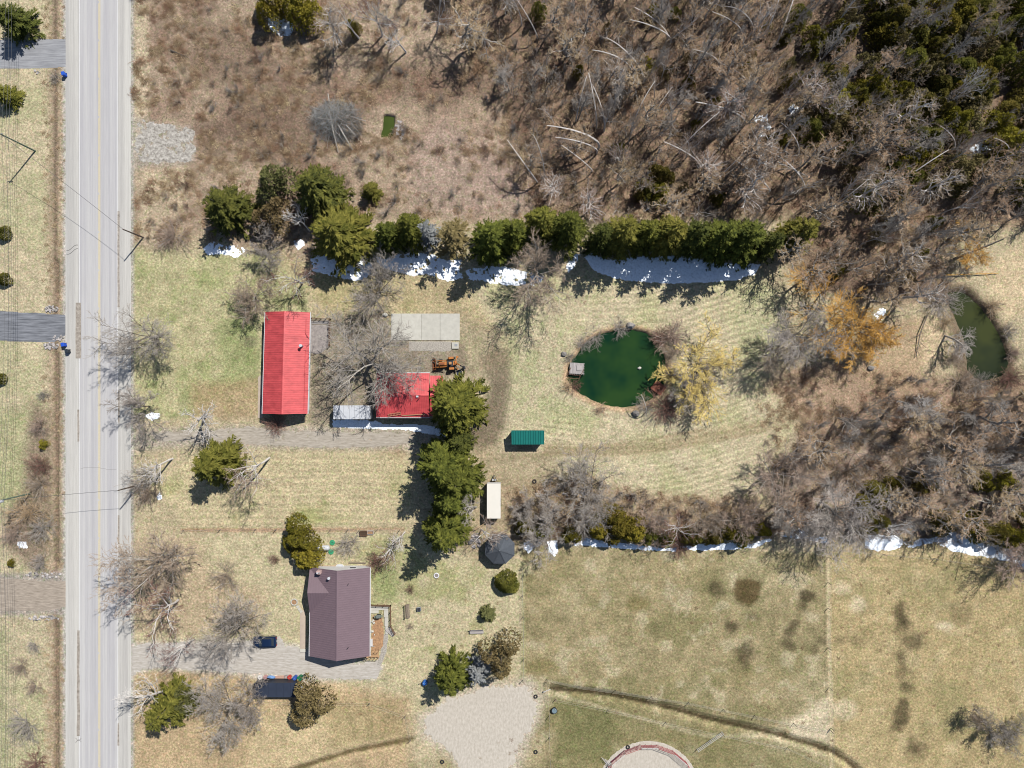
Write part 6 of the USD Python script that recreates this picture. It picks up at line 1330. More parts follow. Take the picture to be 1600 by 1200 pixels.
# ------------------------------------------------------------------ every tree and bush one can point to: kind, pixel, width in pixels, height, label
T = [
    # spruces and cedars by the road and the hedge row
    ('spruce_dark_a', 'spruce_tree', 'spruce', 347, 322, 72, 12, 'dark spruce nearest the road at the west end of the hedge group'),
    ('cedar_sage', 'cedar_tree', 'evergreen', 424, 285, 66, 8, 'pale loose green evergreen left of the big dark spruce'),
    ('cedar_olive', 'cedar_tree', 'evergreen', 424, 332, 60, 7, 'brownish olive evergreen below the pale loose evergreen'),
    ('spruce_dark_b', 'spruce_tree', 'spruce', 493, 293, 76, 13, 'biggest dark spruce of the group above the hedge row'),
    ('spruce_yellow_b', 'spruce_tree', 'spruce', 579, 297, 31, 4.5, 'small lone round spruce on the scrub field'),
    ('spruce_yellow_a', 'spruce_tree', 'spruce', 530, 363, 93, 12.8, 'wide yellow-green hedge tree with snow below it'),
    ('spruce_a', 'spruce_tree', 'spruce', 604, 365, 46, 12.8, 'narrow green spruce at the left of the hedge pair'),
    ('spruce_b', 'spruce_tree', 'spruce', 640, 355, 53, 14.1, 'green spruce left of the small grey tree in the hedge'),
    ('spruce_sparse_a', 'spruce_tree', 'spruce', 706, 367, 62, 12.8, 'thin olive-grey spruce at the right of the small grey tree in the hedge'),
    ('spruce_grey', 'dead_spruce', 'dead tree', 668, 363, 40, 11.5, 'small grey dead conifer between hedge spruces'),
    ('spruce_c', 'spruce_tree', 'spruce', 768, 373, 66, 15.4, 'green spruce left behind the large leafless hedge tree'),
    ('spruce_a', 'spruce_tree', 'spruce', 800, 363, 53, 14.1, 'green spruce partly hidden behind the large leafless hedge tree'),
    ('spruce_yellow_b', 'spruce_tree', 'spruce', 848, 345, 55, 11.5, 'yellow-green spruce just above the large leafless hedge tree'),
    ('spruce_b', 'spruce_tree', 'spruce', 888, 355, 60, 15.4, 'rounded green spruce before the gap in the hedge'),
    ('spruce_dark_a', 'spruce_tree', 'spruce', 942, 368, 45, 14.1, 'dark first spruce of the snowy right-hand hedge'),
    ('spruce_yellow_b', 'spruce_tree', 'spruce', 976, 364, 61, 15.4, 'second spruce of the snowy right-hand hedge'),
    ('spruce_a', 'spruce_tree', 'spruce', 1012, 364, 49, 14.7, 'third spruce of the snowy right-hand hedge'),
    ('spruce_yellow_a', 'spruce_tree', 'spruce', 1048, 364, 59, 15.4, 'fourth spruce of the snowy right-hand hedge'),
    ('spruce_dark_b', 'spruce_tree', 'spruce', 1084, 366, 52, 15.4, 'dark fifth spruce of the snowy right-hand hedge'),
    ('spruce_c', 'spruce_tree', 'spruce', 1124, 370, 61, 16, 'sixth spruce of the snowy right-hand hedge'),
    ('spruce_a', 'spruce_tree', 'spruce', 1164, 372, 70, 16.6, 'largest spruce near the east end of the snowy hedge'),
    ('spruce_dark_a', 'spruce_tree', 'spruce', 1204, 380, 45, 12.8, 'last dark spruce at the east end of the snowy hedge'),
    ('spruce_yellow_b', 'spruce_tree', 'spruce', 1254, 362, 52, 12, 'olive spruce standing apart at the woods corner'),
    # spruces in the yard
    ('spruce_b', 'spruce_tree', 'spruce', 711, 634, 86, 16.5, 'big bushy spruce overhanging the red garage'),
    ('spruce_dark_a', 'spruce_tree', 'spruce', 716, 692, 44, 9.9, 'bluish-green narrow spruce at the top of the yard spruce row'),
    ('spruce_c', 'spruce_tree', 'spruce', 690, 728, 76, 16.5, 'large spruce in the yard row just below the garage snow'),
    ('spruce_a', 'spruce_tree', 'spruce', 716, 752, 71, 16, 'large spruce in the yard row left of the white trailer'),
    ('spruce_b', 'spruce_tree', 'spruce', 704, 778, 60, 15.4, 'spruce in the middle of the yard row casting the long shadow'),
    ('spruce_c', 'spruce_tree', 'spruce', 695, 830, 70, 16.5, 'southernmost spruce of the yard row near the gazebo'),
    ('spruce_yellow_a', 'spruce_tree', 'spruce', 332, 726, 66, 12, 'bright green spruce on the front lawn with a broad shadow'),
    ('cedar_yellow_a', 'cedar_tree', 'cedar', 463, 842, 58, 6, 'large clump of yellow-green cedar beside the propane tank'),
    ('cedar_yellow_b', 'cedar_tree', 'cedar', 478, 870, 46, 5.5, 'smaller cedar clump touching the house corner'),
    ('cedar_olive', 'cedar_tree', 'evergreen', 479, 1098, 72, 7, 'mottled olive evergreen at the end of the black container'),
    ('spruce_yellow_b', 'spruce_tree', 'spruce', 256, 1112, 62, 11, 'yellow-green spruce by the road near the bottom edge'),
    ('cedar_sage', 'cedar_tree', 'evergreen', 286, 1096, 40, 6, 'small grey-green evergreen right of the roadside yellow spruce'),
    ('spruce_a', 'spruce_tree', 'spruce', 706, 1062, 58, 11, 'green spruce with a sharp shadow above the sand paddock'),
    ('spruce_grey', 'dead_spruce', 'dead tree', 746, 1052, 40, 8, 'blue-grey dead conifer between the two paddock evergreens'),
    ('cedar_olive', 'cedar_tree', 'evergreen', 783, 1030, 66, 8, 'olive-brown evergreen by the paddock fence'),
    ('shrub_round', 'round_shrub', 'shrub', 792, 910, 36, 3.6, 'dense bright green round shrub below the gazebo'),
    ('spruce_small', 'small_conifer', 'conifer', 762, 960, 27, 3, 'small sage green conifer above the silvered bench'),
    ('cedar_yellow_a', 'cedar_tree', 'cedar', 966, 826, 60, 6, 'yellow-green cedar in the southern hedge row'),
    ('cedar_yellow_b', 'cedar_tree', 'cedar', 990, 828, 44, 5.5, 'second yellow-green cedar joined to the right of the hedge cedar'),
    ('cedar_yellow_b', 'cedar_tree', 'cedar', 936, 826, 36, 5, 'small yellow cedar at the left end of the hedge cedars'),
    ('cedar_yellow_a', 'cedar_tree', 'cedar', 816, 826, 28, 4, 'little yellow-green cedar just right of the gazebo'),
    ('cedar_yellow_b', 'cedar_tree', 'cedar', 1136, 830, 30, 5, 'yellow-green cedar between the purple-grey hedge bushes'),
    ('cedar_a', 'cedar_tree', 'cedar', 1090, 842, 24, 4, 'small green cedar low in the southern hedge'),
    ('cedar_yellow_a', 'cedar_tree', 'cedar', 1192, 828, 24, 5, 'thin yellow cedar at the right end of the southern hedge'),
    ('cedar_yellow_a', 'cedar_tree', 'cedar', 424, 2, 60, 7, 'yellow cedar clump cut by the top edge'),
    ('cedar_yellow_b', 'cedar_tree', 'cedar', 470, 8, 62, 7, 'rounded yellow-green cedar beside the top-edge clump'),
    ('cedar_b', 'cedar_tree', 'cedar', 552, 43, 22, 4, 'little green cedar among thin birches near the top'),
    ('spruce_dark_b', 'spruce_tree', 'spruce', 16, 28, 52, 8, 'dark evergreen at the top left corner'),
    ('spruce_yellow_a', 'spruce_tree', 'spruce', 6, 146, 34, 5, 'green evergreen at the left edge near the top driveway'),
    ('shrub_round', 'round_shrub', 'shrub', 5, 364, 21, 2.4, 'upper of the two trimmed round shrubs on the left lawn'),
    ('shrub_round', 'round_shrub', 'shrub', 5, 436, 20, 2.4, 'lower of the two trimmed round shrubs on the left lawn'),
    ('shrub_round', 'round_shrub', 'shrub', 0, 592, 17, 2.2, 'round shrub cut by the left edge below the dark driveway'),
    ('cedar_yellow_a', 'small_conifer', 'conifer', 67, 694, 15, 1.6, 'tiny green conifer in the far verge brush'),
    ('cedar_yellow_b', 'small_conifer', 'conifer', 16, 880, 12, 1.4, 'tiny green conifer on the far verge lawn'),
    # bare trees of the yard
    ('oak_c', 'bare_tree', 'leafless tree', 219, 528, 94, 10, 'rounded leafless roadside tree by the pale mailbox'),
    ('apple_tree', 'bare_tree', 'leafless tree', 212, 636, 68, 8, 'leafless roadside tree over snow by the lane entrance'),
    ('round_tree', 'bare_tree', 'leafless tree', 389, 464, 68, 6, 'dense mauve leafless shrub tree on the front lawn'),
    ('oak_a', 'bare_tree', 'leafless tree', 566, 566, 140, 13, 'largest grey leafless tree between the red roofs'),
    ('oak_b', 'bare_tree', 'leafless tree', 831, 418, 100, 13, 'large leafless tree standing before the hedge'),
    ('oak_b', 'bare_tree', 'leafless tree', 244, 868, 126, 12, 'widest leafless roadside tree overhanging the road'),
    ('birch_a', 'birch_tree', 'birch', 398, 722, 84, 12, 'grey-limbed leafless tree right of the bright green spruce'),
    ('oak_c', 'bare_tree', 'leafless tree', 358, 988, 96, 10, 'leafless tree left of the parked blue car'),
    ('birch_b', 'birch_tree', 'birch', 246, 958, 84, 12, 'white-limbed roadside birch reaching over the shoulder'),
    ('birch_b', 'birch_tree', 'birch', 280, 1018, 52, 9, 'small birch leaning over the gravel drive'),
    ('snag', 'birch_tree', 'birch', 296, 650, 80, 11, 'white-limbed dead tree beside the lane with a long shadow'),
    ('snag', 'birch_tree', 'birch', 246, 722, 58, 9, 'pale bare tree leaning over the roadside bush'),
    ('snag', 'birch_tree', 'birch', 228, 1104, 76, 11, 'white bare birch lying toward the road near the bottom'),
    ('oak_c', 'bare_tree', 'leafless tree', 348, 1118, 96, 8, 'broad grey leafless tree below the gravel drive'),
    ('apple_tree', 'bare_tree', 'leafless tree', 384, 1104, 62, 7, 'smaller grey tree touching the broad one below the drive'),
    ('birch_b', 'birch_tree', 'birch', 456, 434, 70, 10, 'pinkish bare tree throwing its shadow on the red roof'),
    ('snag', 'birch_tree', 'birch', 470, 350, 48, 9, 'white-branched small tree under the big dark spruce'),
    ('oak_c', 'bare_tree', 'leafless tree', 586, 452, 84, 8, 'brown leafless tree between the hedge and concrete pad'),
    ('apple_tree', 'bare_tree', 'leafless tree', 410, 388, 64, 6, 'tangled brown tree below the olive evergreen'),
    ('bush_a', 'bare_bush', 'bush', 268, 366, 62, 3, 'mauve thicket right of the roadside pole'),
    ('bush_c', 'bare_bush', 'bush', 222, 752, 60, 4, 'dark grey roadside bush with a white scrap beside it'),
    ('bush_a', 'bare_bush', 'bush', 226, 772, 44, 3, 'lower dark roadside bush against the shoulder'),
    ('bush_b', 'bare_bush', 'bush', 587, 880, 34, 2, 'reddish-brown bush at the north-east corner of the brown-roofed house'),
    ('bush_b', 'bare_bush', 'bush', 428, 874, 18, 1.4, 'small reddish bush left of the cedar clump'),
    ('bush_b', 'bare_bush', 'bush', 641, 921, 15, 1.2, 'small reddish bush above the weathered bench'),
    ('bush_a', 'bare_bush', 'bush', 641, 979, 13, 1.0, 'small pinkish bush below the weathered bench'),
    ('bush_a', 'bare_bush', 'bush', 350, 900, 50, 2, 'thin brown shrub on the lawn with a pale stick beside it'),
    ('snag', 'bare_tree', 'leafless tree', 628, 838, 40, 6, 'thin bare tree in the shade left of the yard spruces'),
    ('birch_b', 'bare_tree', 'leafless tree', 612, 860, 52, 5, 'spreading thin tree on the lawn north-east of the brown roof'),
    ('bush_c', 'bare_bush', 'bush', 540, 850, 44, 2.5, 'grey twiggy bush right of the septic lids'),
    ('poplar_a', 'bare_tree', 'leafless tree', 742, 800, 60, 8, 'thin grey tree left of the white trailer'),
    ('birch_a', 'bare_tree', 'leafless tree', 750, 835, 60, 7, 'grey tree leaning over rubble between trailer and gazebo'),
    ('bush_b', 'bare_bush', 'bush', 430, 660, 40, 2.2, 'reddish shrub at the south gable of the red-roofed house'),
    # hedge in the south
    ('oak_c', 'bare_tree', 'leafless tree', 924, 764, 100, 7, 'pale grey spreading tree at the head of the southern thicket'),
    ('apple_tree', 'bare_tree', 'leafless tree', 868, 816, 110, 6, 'brown tangled tree in the thicket right of the gazebo'),
    ('apple_tree', 'bare_tree', 'leafless tree', 832, 792, 64, 5, 'smaller tangled tree behind the gazebo'),
    ('round_tree', 'bare_tree', 'leafless tree', 1022, 824, 54, 6, 'first purple-grey round tree of the southern hedge'),
    ('birch_b', 'birch_tree', 'birch', 1062, 830, 54, 8, 'white forked birch in the southern hedge'),
    ('bush_b', 'bare_bush', 'bush', 1066, 850, 44, 3, 'purple bush over the snow strip in the southern hedge'),
    ('round_tree', 'bare_tree', 'leafless tree', 1104, 818, 52, 6.5, 'second purple-grey round tree of the southern hedge'),
    ('round_tree', 'bare_tree', 'leafless tree', 1164, 816, 62, 7, 'third purple-grey round tree of the southern hedge'),
    ('oak_b', 'bare_tree', 'leafless tree', 1216, 752, 92, 10, 'leafless tree at the south-east corner of the pasture'),
    ('oak_a', 'bare_tree', 'leafless tree', 1318, 800, 110, 12, 'large grey tree above the fence corner snow'),
    ('birch_a', 'bare_tree', 'leafless tree', 1228, 800, 56, 10, 'pale tree leaning at the fence corner'),
    ('oak_c', 'bare_tree', 'leafless tree', 1244, 822, 60, 10, 'tree whose branched shadow falls on the paddock corner'),
    ('snag', 'birch_tree', 'birch', 1388, 822, 56, 9, 'white forked birch leaning over the snow near the right woods'),
    # pond and pasture
    ('willow_gold', 'willow_tree', 'willow', 1094, 580, 116, 7, 'golden willow spreading east of the green pond'),
    ('bush_a', 'bare_bush', 'bush', 1050, 528, 60, 2.6, 'pinkish-grey brush at the north-east pond edge'),
    ('bush_c', 'bare_bush', 'bush', 932, 526, 42, 1.8, 'grey brush leaning over the north-west pond edge'),
    ('bush_c', 'bare_bush', 'bush', 908, 538, 26, 1.4, 'grey twigs at the pond edge above the dock'),
    ('bush_b', 'bare_bush', 'bush', 1040, 636, 56, 3.6, 'reddish clump of stems south of the rusty raft'),
    ('bush_c', 'bare_bush', 'bush', 1006, 637, 34, 1.6, 'dark twiggy brush on the southern pond rim'),
    ('bush_b', 'bare_bush', 'bush', 899, 604, 24, 1.2, 'brown brush around the dock end'),
    ('apple_tree', 'bare_tree', 'leafless tree', 1078, 604, 66, 6, 'grey-brown tree merging with the golden willow'),
    ('bush_d', 'bare_bush', 'bush', 1056, 582, 44, 3, 'tan brush between the willow and the pond'),
    ('bent_birch_a', 'bent_tree', 'leaning tree', 1012, 646, 60, 5, 'white stem arched over by the grey boulder south of the pond'),
    ('bush_d', 'bare_bush', 'bush', 890, 606, 26, 1.2, 'low tan reeds at the south-west pond edge'),
    ('willow_amber', 'willow_tree', 'willow', 1318, 496, 128, 11, 'amber willow at the eastern edge of the pasture'),
    ('willow_amber', 'willow_tree', 'willow', 1356, 520, 84, 9, 'second amber willow low behind the larger one'),
    ('oak_a', 'bare_tree', 'leafless tree', 1258, 520, 96, 12, 'tan leafless tree left of the amber willow'),
    ('oak_b', 'bare_tree', 'leafless tree', 1212, 568, 62, 9, 'leafless tree casting streaked shadows at the pasture edge'),
    ('poplar_a', 'bare_tree', 'leafless tree', 1496, 522, 60, 6, 'grey tree bending over the olive pond'),
    ('bush_a', 'bare_bush', 'bush', 1504, 598, 50, 3, 'mauve bush below the olive pond'),
    ('bush_c', 'bare_bush', 'bush', 1474, 470, 60, 3.5, 'grey bush at the head of the olive pond'),
    ('bush_c', 'bare_bush', 'bush', 1582, 516, 30, 2.2, 'grey bush on the right bank of the olive pond'),
    ('bush_b', 'bare_bush', 'bush', 1586, 590, 44, 3, 'dark reddish bush at the right edge below the olive pond'),
    ('willow_amber', 'bare_tree', 'leafless tree', 1520, 385, 60, 5, 'orange-twigged shrub above the straw clearing'),
    ('snag', 'dead_tree', 'dead tree', 1438, 652, 60, 5, 'white fallen forked trunk in the scrub right of the pasture'),
    ('snag', 'dead_tree', 'dead tree', 1502, 131, 52, 9, 'bright white dead treetop above the evergreen woods'),
    ('apple_tree', 'bare_tree', 'leafless tree', 1556, 1142, 54, 6, 'pale grey tree at the bottom right with a dark shadow'),
    ('apple_tree', 'bare_tree', 'leafless tree', 1584, 1152, 48, 5, 'second grey tree cut toward the bottom right corner'),
    ('round_tree', 'bare_tree', 'leafless tree', 1530, 1124, 28, 6, 'small pale round tree top left of the grey tree'),
    ('oak_b', 'bare_tree', 'leafless tree', 1618, 872, 80, 9, 'tree at the right edge shading the eastern paddock'),
    ('bush_c', 'bare_bush', 'bush', 968, 512, 34, 1.3, 'dark fringe of twigs along the northern pond rim'),
    ('bush_b', 'bare_bush', 'bush', 1034, 524, 34, 2, 'brown twigs on the pond rim below the pinkish brush'),
    ('bush_a', 'bare_bush', 'bush', 1050, 552, 36, 2, 'mauve twigs at the eastern pond rim'),
    ('bush_d', 'bare_bush', 'bush', 938, 638, 26, .9, 'low tan reeds along the southern pond rim'),
    ('bush_c', 'bare_bush', 'bush', 889, 558, 20, 1.2, 'small dark brush above the dock planks'),
    ('cedar_a', 'cedar_tree', 'cedar', 848, 834, 30, 4, 'low green cedar under the tangled tree right of the gazebo'),
    ('cedar_yellow_a', 'cedar_tree', 'cedar', 892, 837, 30, 4, 'low cedar at the left end of the long hedge snow strip'),
    ('cedar_b', 'cedar_tree', 'cedar', 1012, 838, 30, 4.6, 'low cedar below the first purple-grey hedge tree'),
    ('cedar_a', 'cedar_tree', 'cedar', 1046, 842, 28, 4.2, 'low cedar left of the white forked hedge birch'),
    ('cedar_c', 'cedar_tree', 'cedar', 1080, 842, 30, 4.2, 'low cedar right of the purple bush over the snow strip'),
    ('cedar_a', 'cedar_tree', 'cedar', 1116, 842, 30, 4.4, 'low cedar below the second purple-grey hedge tree'),
    ('cedar_b', 'cedar_tree', 'cedar', 1160, 840, 32, 4.6, 'low cedar below the third purple-grey hedge tree'),
    ('bush_d', 'bare_bush', 'bush', 1484, 506, 34, 2.2, 'tan bush on the left bank of the olive pond'),
    ('bush_a', 'bare_bush', 'bush', 1494, 560, 32, 2.2, 'brown bush on the lower left bank of the olive pond'),
    ('bush_d', 'bare_bush', 'bush', 1556, 476, 36, 2.4, 'tan bush on the upper right bank of the olive pond'),
    ('bush_a', 'bare_bush', 'bush', 1586, 552, 30, 2, 'brown bush on the lower right bank of the olive pond'),
    ('bush_c', 'bare_bush', 'bush', 1534, 600, 40, 2.4, 'grey bush at the foot of the olive pond'),
    # far verge brush
    ('bush_a', 'bare_bush', 'bush', 60, 668, 36, 2.2, 'upper mauve bush in the far verge thicket'),
    ('bush_b', 'bare_bush', 'bush', 60, 728, 40, 2.4, 'dark mauve bush above the transformer pole'),
    ('bush_c', 'bare_bush', 'bush', 66, 616, 22, 1.6, 'small grey bush high in the far verge'),
    ('bush_a', 'bare_bush', 'bush', 58, 758, 44, 2.4, 'mauve bush around the foot of the transformer pole'),
    ('bush_d', 'bare_bush', 'bush', 36, 806, 66, 3, 'large brown bush below the transformer pole'),
    ('bush_c', 'bare_bush', 'bush', 60, 826, 50, 2.6, 'grey-brown bush at the right of the large brown verge bush'),
    ('bush_a', 'bare_bush', 'bush', 22, 836, 46, 2.4, 'left mauve bush below the large brown verge bush'),
    ('bush_c', 'bare_bush', 'bush', 62, 880, 32, 2.2, 'grey bush just above the dirt driveway'),
    ('bush_c', 'bare_bush', 'bush', 36, 1136, 56, 3, 'dark grey round bush near the bottom left corner'),
    ('bush_a', 'bare_bush', 'bush', 30, 1042, 34, 2, 'mauve bush on the lower far verge'),
    ('bush_c', 'bare_bush', 'bush', 52, 1010, 24, 1.5, 'small grey bush below the dirt driveway rubble'),
    ('bush_b', 'bare_bush', 'bush', 54, 1196, 44, 2, 'reddish bush cut by the bottom left edge'),
    ('bush_a', 'bare_bush', 'bush', 52, 1074, 30, 1.8, 'thin mauve bush in the middle of the lower verge'),
    ('bush_c', 'bare_bush', 'bush', 83, 122, 22, 1.2, 'dark low bush below the grey driveway'),
    # north field
    ('birch_a', 'birch_tree', 'birch', 548, 30, 70, 11, 'first thin birch near the top with a long streak shadow'),
    ('birch_b', 'birch_tree', 'birch', 586, 26, 64, 11, 'second thin birch near the top right of the first'),
    ('poplar_b', 'bare_tree', 'leafless tree', 520, 40, 46, 10, 'thin mauve tree beside the top birches'),
    ('birch_a', 'birch_tree', 'birch', 676, 24, 70, 10, 'pale birch at the top edge of the scrub field'),
    ('snag', 'birch_tree', 'birch', 628, 62, 50, 8, 'white leaning stem above the brush pile'),
    ('poplar_c', 'bare_tree', 'leafless tree', 740, 50, 62, 10, 'grey-tan tree at the start of the upper woods'),
    ('poplar_a', 'bare_tree', 'leafless tree', 612, 20, 50, 10, 'thin grey tree at the top between birches'),
]
for i, (kind, name, cat, px, py, dia, h, lab) in enumerate(T):
    zf = 0.5
    if kind.startswith(('bush', 'shrub')): zf = 0.4
    if kind.startswith(('oak', 'round', 'apple', 'willow', 'birch', 'snag', 'poplar')): zf = 0.6
    plant(kind, name, lab, cat, px, py, dia, h, zfrac=zf)

# brush pile
rng = np.random.default_rng(77); q = P(524, 188, .8); bp = thing('brush_pile', 'heap of cut grey branches on the scrub field', 'brush pile', (q[0], q[1], -.1)); n = 1500
az = rng.random(n) * 6.283; rr = rng.random(n) ** .5 * 4.6; c = np.stack([rr * np.cos(az) * 1.05, rr * np.sin(az) * .85, np.maximum(0, 2.1 * (1 - (rr / 4.9) ** 2)) * (0.55 + .5 * rng.random(n))], -1)
d = unit(np.stack([np.cos(az) + rng.normal(size=n) * .9, np.sin(az) + rng.normal(size=n) * .9 - .3, rng.normal(size=n) * .35], -1)); L = .6 + 1.5 * rng.random(n) ** 2 * 1.8; r = .012 + .03 * rng.random(n) ** 3
k = rng.random(n) < .12
obj('branch', *prisms(c[k] - d[k] * L[k, None] / 2, c[k] + d[k] * L[k, None] / 2, r[k] * 2.0, r[k], 5), V['bark_grey'], bp).SetCustomDataByKey('kind', 'stuff')
obj('twigs', *prisms(c[~k] - d[~k] * L[~k, None] / 2, c[~k] + d[~k] * L[~k, None] / 2, r[~k], r[~k] * .5, 3), V['blue_grey'], bp).SetCustomDataByKey('kind', 'stuff')
for (x0, y0, x1, y1, rr_) in ((-3, .2, 3.2, -.6, .09), (.6, -1, 3, -5.2, .16), (-1, 1.5, .4, -5.6, .13), (-1.2, 4.6, -.8, 2, .12), (2, -1, 4.2, -3.4, .1)): part('log', MB().tube([[x0, y0, 1.4], [(x0 + x1) / 2, (y0 + y1) / 2, 1.5], [x1, y1, .35]], [rr_, rr_ * .8, rr_ * .5], 7), V['bark_grey'], bp)

# fallen logs and sticks
def stick(lab, x0, y0, x1, y1, r, mat='bark_pale', z=.2, mid=None, name='fallen_log', kids=6):
    p0, p1 = P(x0, y0, z), P(x1, y1, z * .6); pts = [p0, *([P(*mid, z * 1.4)] if mid else [(p0 + p1) / 2 + [0, 0, .1]]), p1]; t_ = thing(name, lab, 'log'); part('stem', MB().tube(pts, np.linspace(r, r * .5, len(pts)), 7), V[mat], t_)
    rng = np.random.default_rng(int(x0 + y0)); d = (p1 - p0) / np.linalg.norm(p1 - p0); s = np.array([-d[1], d[0], 0])
    for k in range(kids):
        u = .35 + .6 * k / max(kids, 1); b = p0 + (p1 - p0) * u; e = b + (d * (.5 + .6 * rng.random()) + s * rng.normal() * .9 + [0, 0, .15 + .3 * rng.random()]) * (.6 + rng.random()); part('branch', MB().tube([b, e], [r * .45, r * .2], 5), V[mat], t_)
stick('dark curved fallen log in the tan clearing', 1346, 537, 1354, 573, .10, 'bark_dark', .3, (1362, 553)); stick('long dark fallen trunk left of the olive pond', 1449, 492, 1431, 558, .12, 'bark_dark', .4, (1438, 520)); stick('dark log on the slope above the straw clearing', 1490, 404, 1572, 371, .16, 'bark_dark', .6); stick('orange-brown log across the scrub above the olive pond', 1476, 430, 1560, 427, .10, 'twig_amber', .4)
stick('short dark trunk lying above the olive pond', 1464, 454, 1480, 430, .16, 'bark_dark', .5); stick('pale stick on the lawn by the thin brown shrub', 336, 920, 351, 911, .06); stick('pale timber leaning over rubble left of the gazebo', 742, 828, 757, 818, .10, 'twig_tan', .8, kids=1); stick('dark fallen branch in the north-west scrub', 266, 78, 294, 90, .12, 'bark_dark', .2)
stick('tan stick lying between brush right of the pasture', 1450, 736, 1468, 731, .10, 'twig_tan', .5); stick('long pale fallen stem across the woods edge', 1262, 276, 1180, 236, .14, 'bark_pale', 1.5); stick('second pale fallen stem crossing the first at the woods edge', 1236, 302, 1286, 280, .12, 'bark_pale', 1.4)

# ------------------------------------------------------------------ the woods: individuals
rng = np.random.default_rng(2024)


def inside(x, y, poly): return float(sd_poly(np.array([x]), np.array([y]), poly)[0])


def scatter(poly, n, gap, dens=None, margin=0, tries=60000, avoid=(), seed=1):
    r_ = np.random.default_rng(seed); p = np.asarray(poly, float); lo, hi = np.maximum(p.min(0), [-40, -75]), np.minimum(p.max(0), [1680, 1260]); out = []; cell = {}
    for _ in range(tries):
        if len(out) >= n: break
        x, y = lo + (hi - lo) * r_.random(2); k = (int(x // gap), int(y // gap))
        if any((x - a) ** 2 + (y - b) ** 2 < gap * gap for i in (-1, 0, 1) for j in (-1, 0, 1) for a, b in cell.get((k[0] + i, k[1] + j), ())): continue
        if inside(x, y, poly) > -margin or (dens and r_.random() > dens(x, y)) or any((x - a) ** 2 + (y - b) ** 2 < c * c for a, b, c in avoid): continue
        cell.setdefault(k, []).append((x, y)); out.append((x, y))
    return out


def spot(x, y):
    if x > 1400: return 'in the top right corner' if y < 130 else 'around and below the white dead treetop' if y < 300 else 'north of the olive pond'
    if x > 1200: return 'above the woodland snow scraps' if y < 170 else 'below the woodland snow scraps' if y < 345 else 'above the amber willow'
    if x > 1000: return 'among the topmost bowed birches' if y < 170 else 'just above the snowy right-hand hedge'
    return 'at the woods rim by the brush-pile field' if y < 170 else 'at the woods rim above the hedge gap'


NAT = [(1530, 525, 52), (1008, 312, 26), (1240, 173, 14), (1290, 217, 12), (1540, 230, 18), (1566, 440, 40), (1460, 535, 30)]
ever = lambda x, y: min(1.0, .04 + 0.95 * smoothstep(1150, 1400, x + .25 * (150 - y)) * smoothstep(320, 180, y - .12 * (x - 1300)))
conif = scatter(FOREST, 128, 18, ever, 6, avoid=NAT, seed=5)
conif += [(1036, 272), (1070, 293), (1012, 296), (1030, 300), (1000, 304), (1236, 96), (1228, 130), (1226, 60), (1336, 268), (1440, 276), (1470, 286), (1506, 292), (1322, 418), (1440, 398), (1404, 428), (1422, 436), (1462, 345), (1310, 424), (1056, 20), (1076, 92), (1166, 104), (1092, 196), (950, 44)]
for i, (x, y) in enumerate(conif):
    big = x > 1250 and y < 330
    kind = ('cedar_olive', 'cedar_yellow_a', 'cedar_a', 'cedar_olive', 'cedar_b', 'cedar_yellow_b', 'cedar_c')[i % 7] if x < 1640 else 'cedar_a'
    d = (36 + 28 * rng.random()) if big else (16 + 14 * rng.random())
    if i >= len(conif) - 23: d = 24 + 14 * rng.random() if (x, y) in ((1036, 272), (1012, 296), (1030, 300), (1336, 268), (1440, 276), (1470, 286), (1440, 398)) else 16 + 8 * rng.random()
    plant(kind, 'cedar_tree', ('brownish' if kind == 'cedar_olive' else 'bright yellow-green' if kind.startswith('cedar_yellow') else 'green') + ' evergreen crown ' + spot(x, y), 'evergreen', x, y, d, (4.2 + 2.8 * rng.random()) if big else (3 + 2.5 * rng.random()),
          ('brownish' if kind == 'cedar_olive' else 'bright yellow-green' if kind.startswith('cedar_yellow') else 'green') + ' evergreens ' + spot(x, y))
bare = scatter(FOREST, 182, 19, lambda x, y: (.35 + .65 * smoothstep(800, 1150, x)) * (1 - .62 * smoothstep(1260, 1340, x) * smoothstep(230, 180, y)), 4, avoid=NAT, seed=8)
for i, (x, y) in enumerate(bare):
    kind = ('poplar_a', 'poplar_c', 'poplar_c', 'poplar_d', 'poplar_a', 'birch_a', 'poplar_b')[i % 7]; hh = 8 + 5 * rng.random() + (2 if x > 1150 else 0)
    if x < 960: hh *= .75
    lab = {'poplar_a': 'slender grey leafless tree', 'poplar_d': 'slender pale-stemmed leafless tree', 'poplar_b': 'slender mauve-twigged leafless tree', 'poplar_c': 'slender tan-twigged leafless tree', 'birch_a': 'pale-limbed leafless birch'}[kind]
    plant(kind, 'birch_tree' if kind == 'birch_a' else 'bare_tree', lab + ' ' + spot(x, y), 'birch' if kind == 'birch_a' else 'leafless tree', x, y, 28 + 20 * rng.random(), hh, lab.replace('leafless ', '') + 's ' + spot(x, y), zfrac=.6)
thk = scatter(THICKET, 74, 19, None, 2, seed=9) + [(1356, 822), (1376, 816), (1478, 822), (1504, 820), (1530, 826), (1556, 834), (1584, 838), (1612, 848), (1640, 860)]  # points listed after the scatter: evergreens added to shade the snow bank
def spot2(x, y):
    if y > 808: return 'lining the snow bank north of the eastern paddock'
    if x > 1460: return 'in the thicket against the right edge' + (' below the olive pond' if y < 720 else ' above the wide snow bank')
    return 'in the thicket ' + ('below the white fallen trunk' if x > 1350 else 'at the south-east pasture corner')


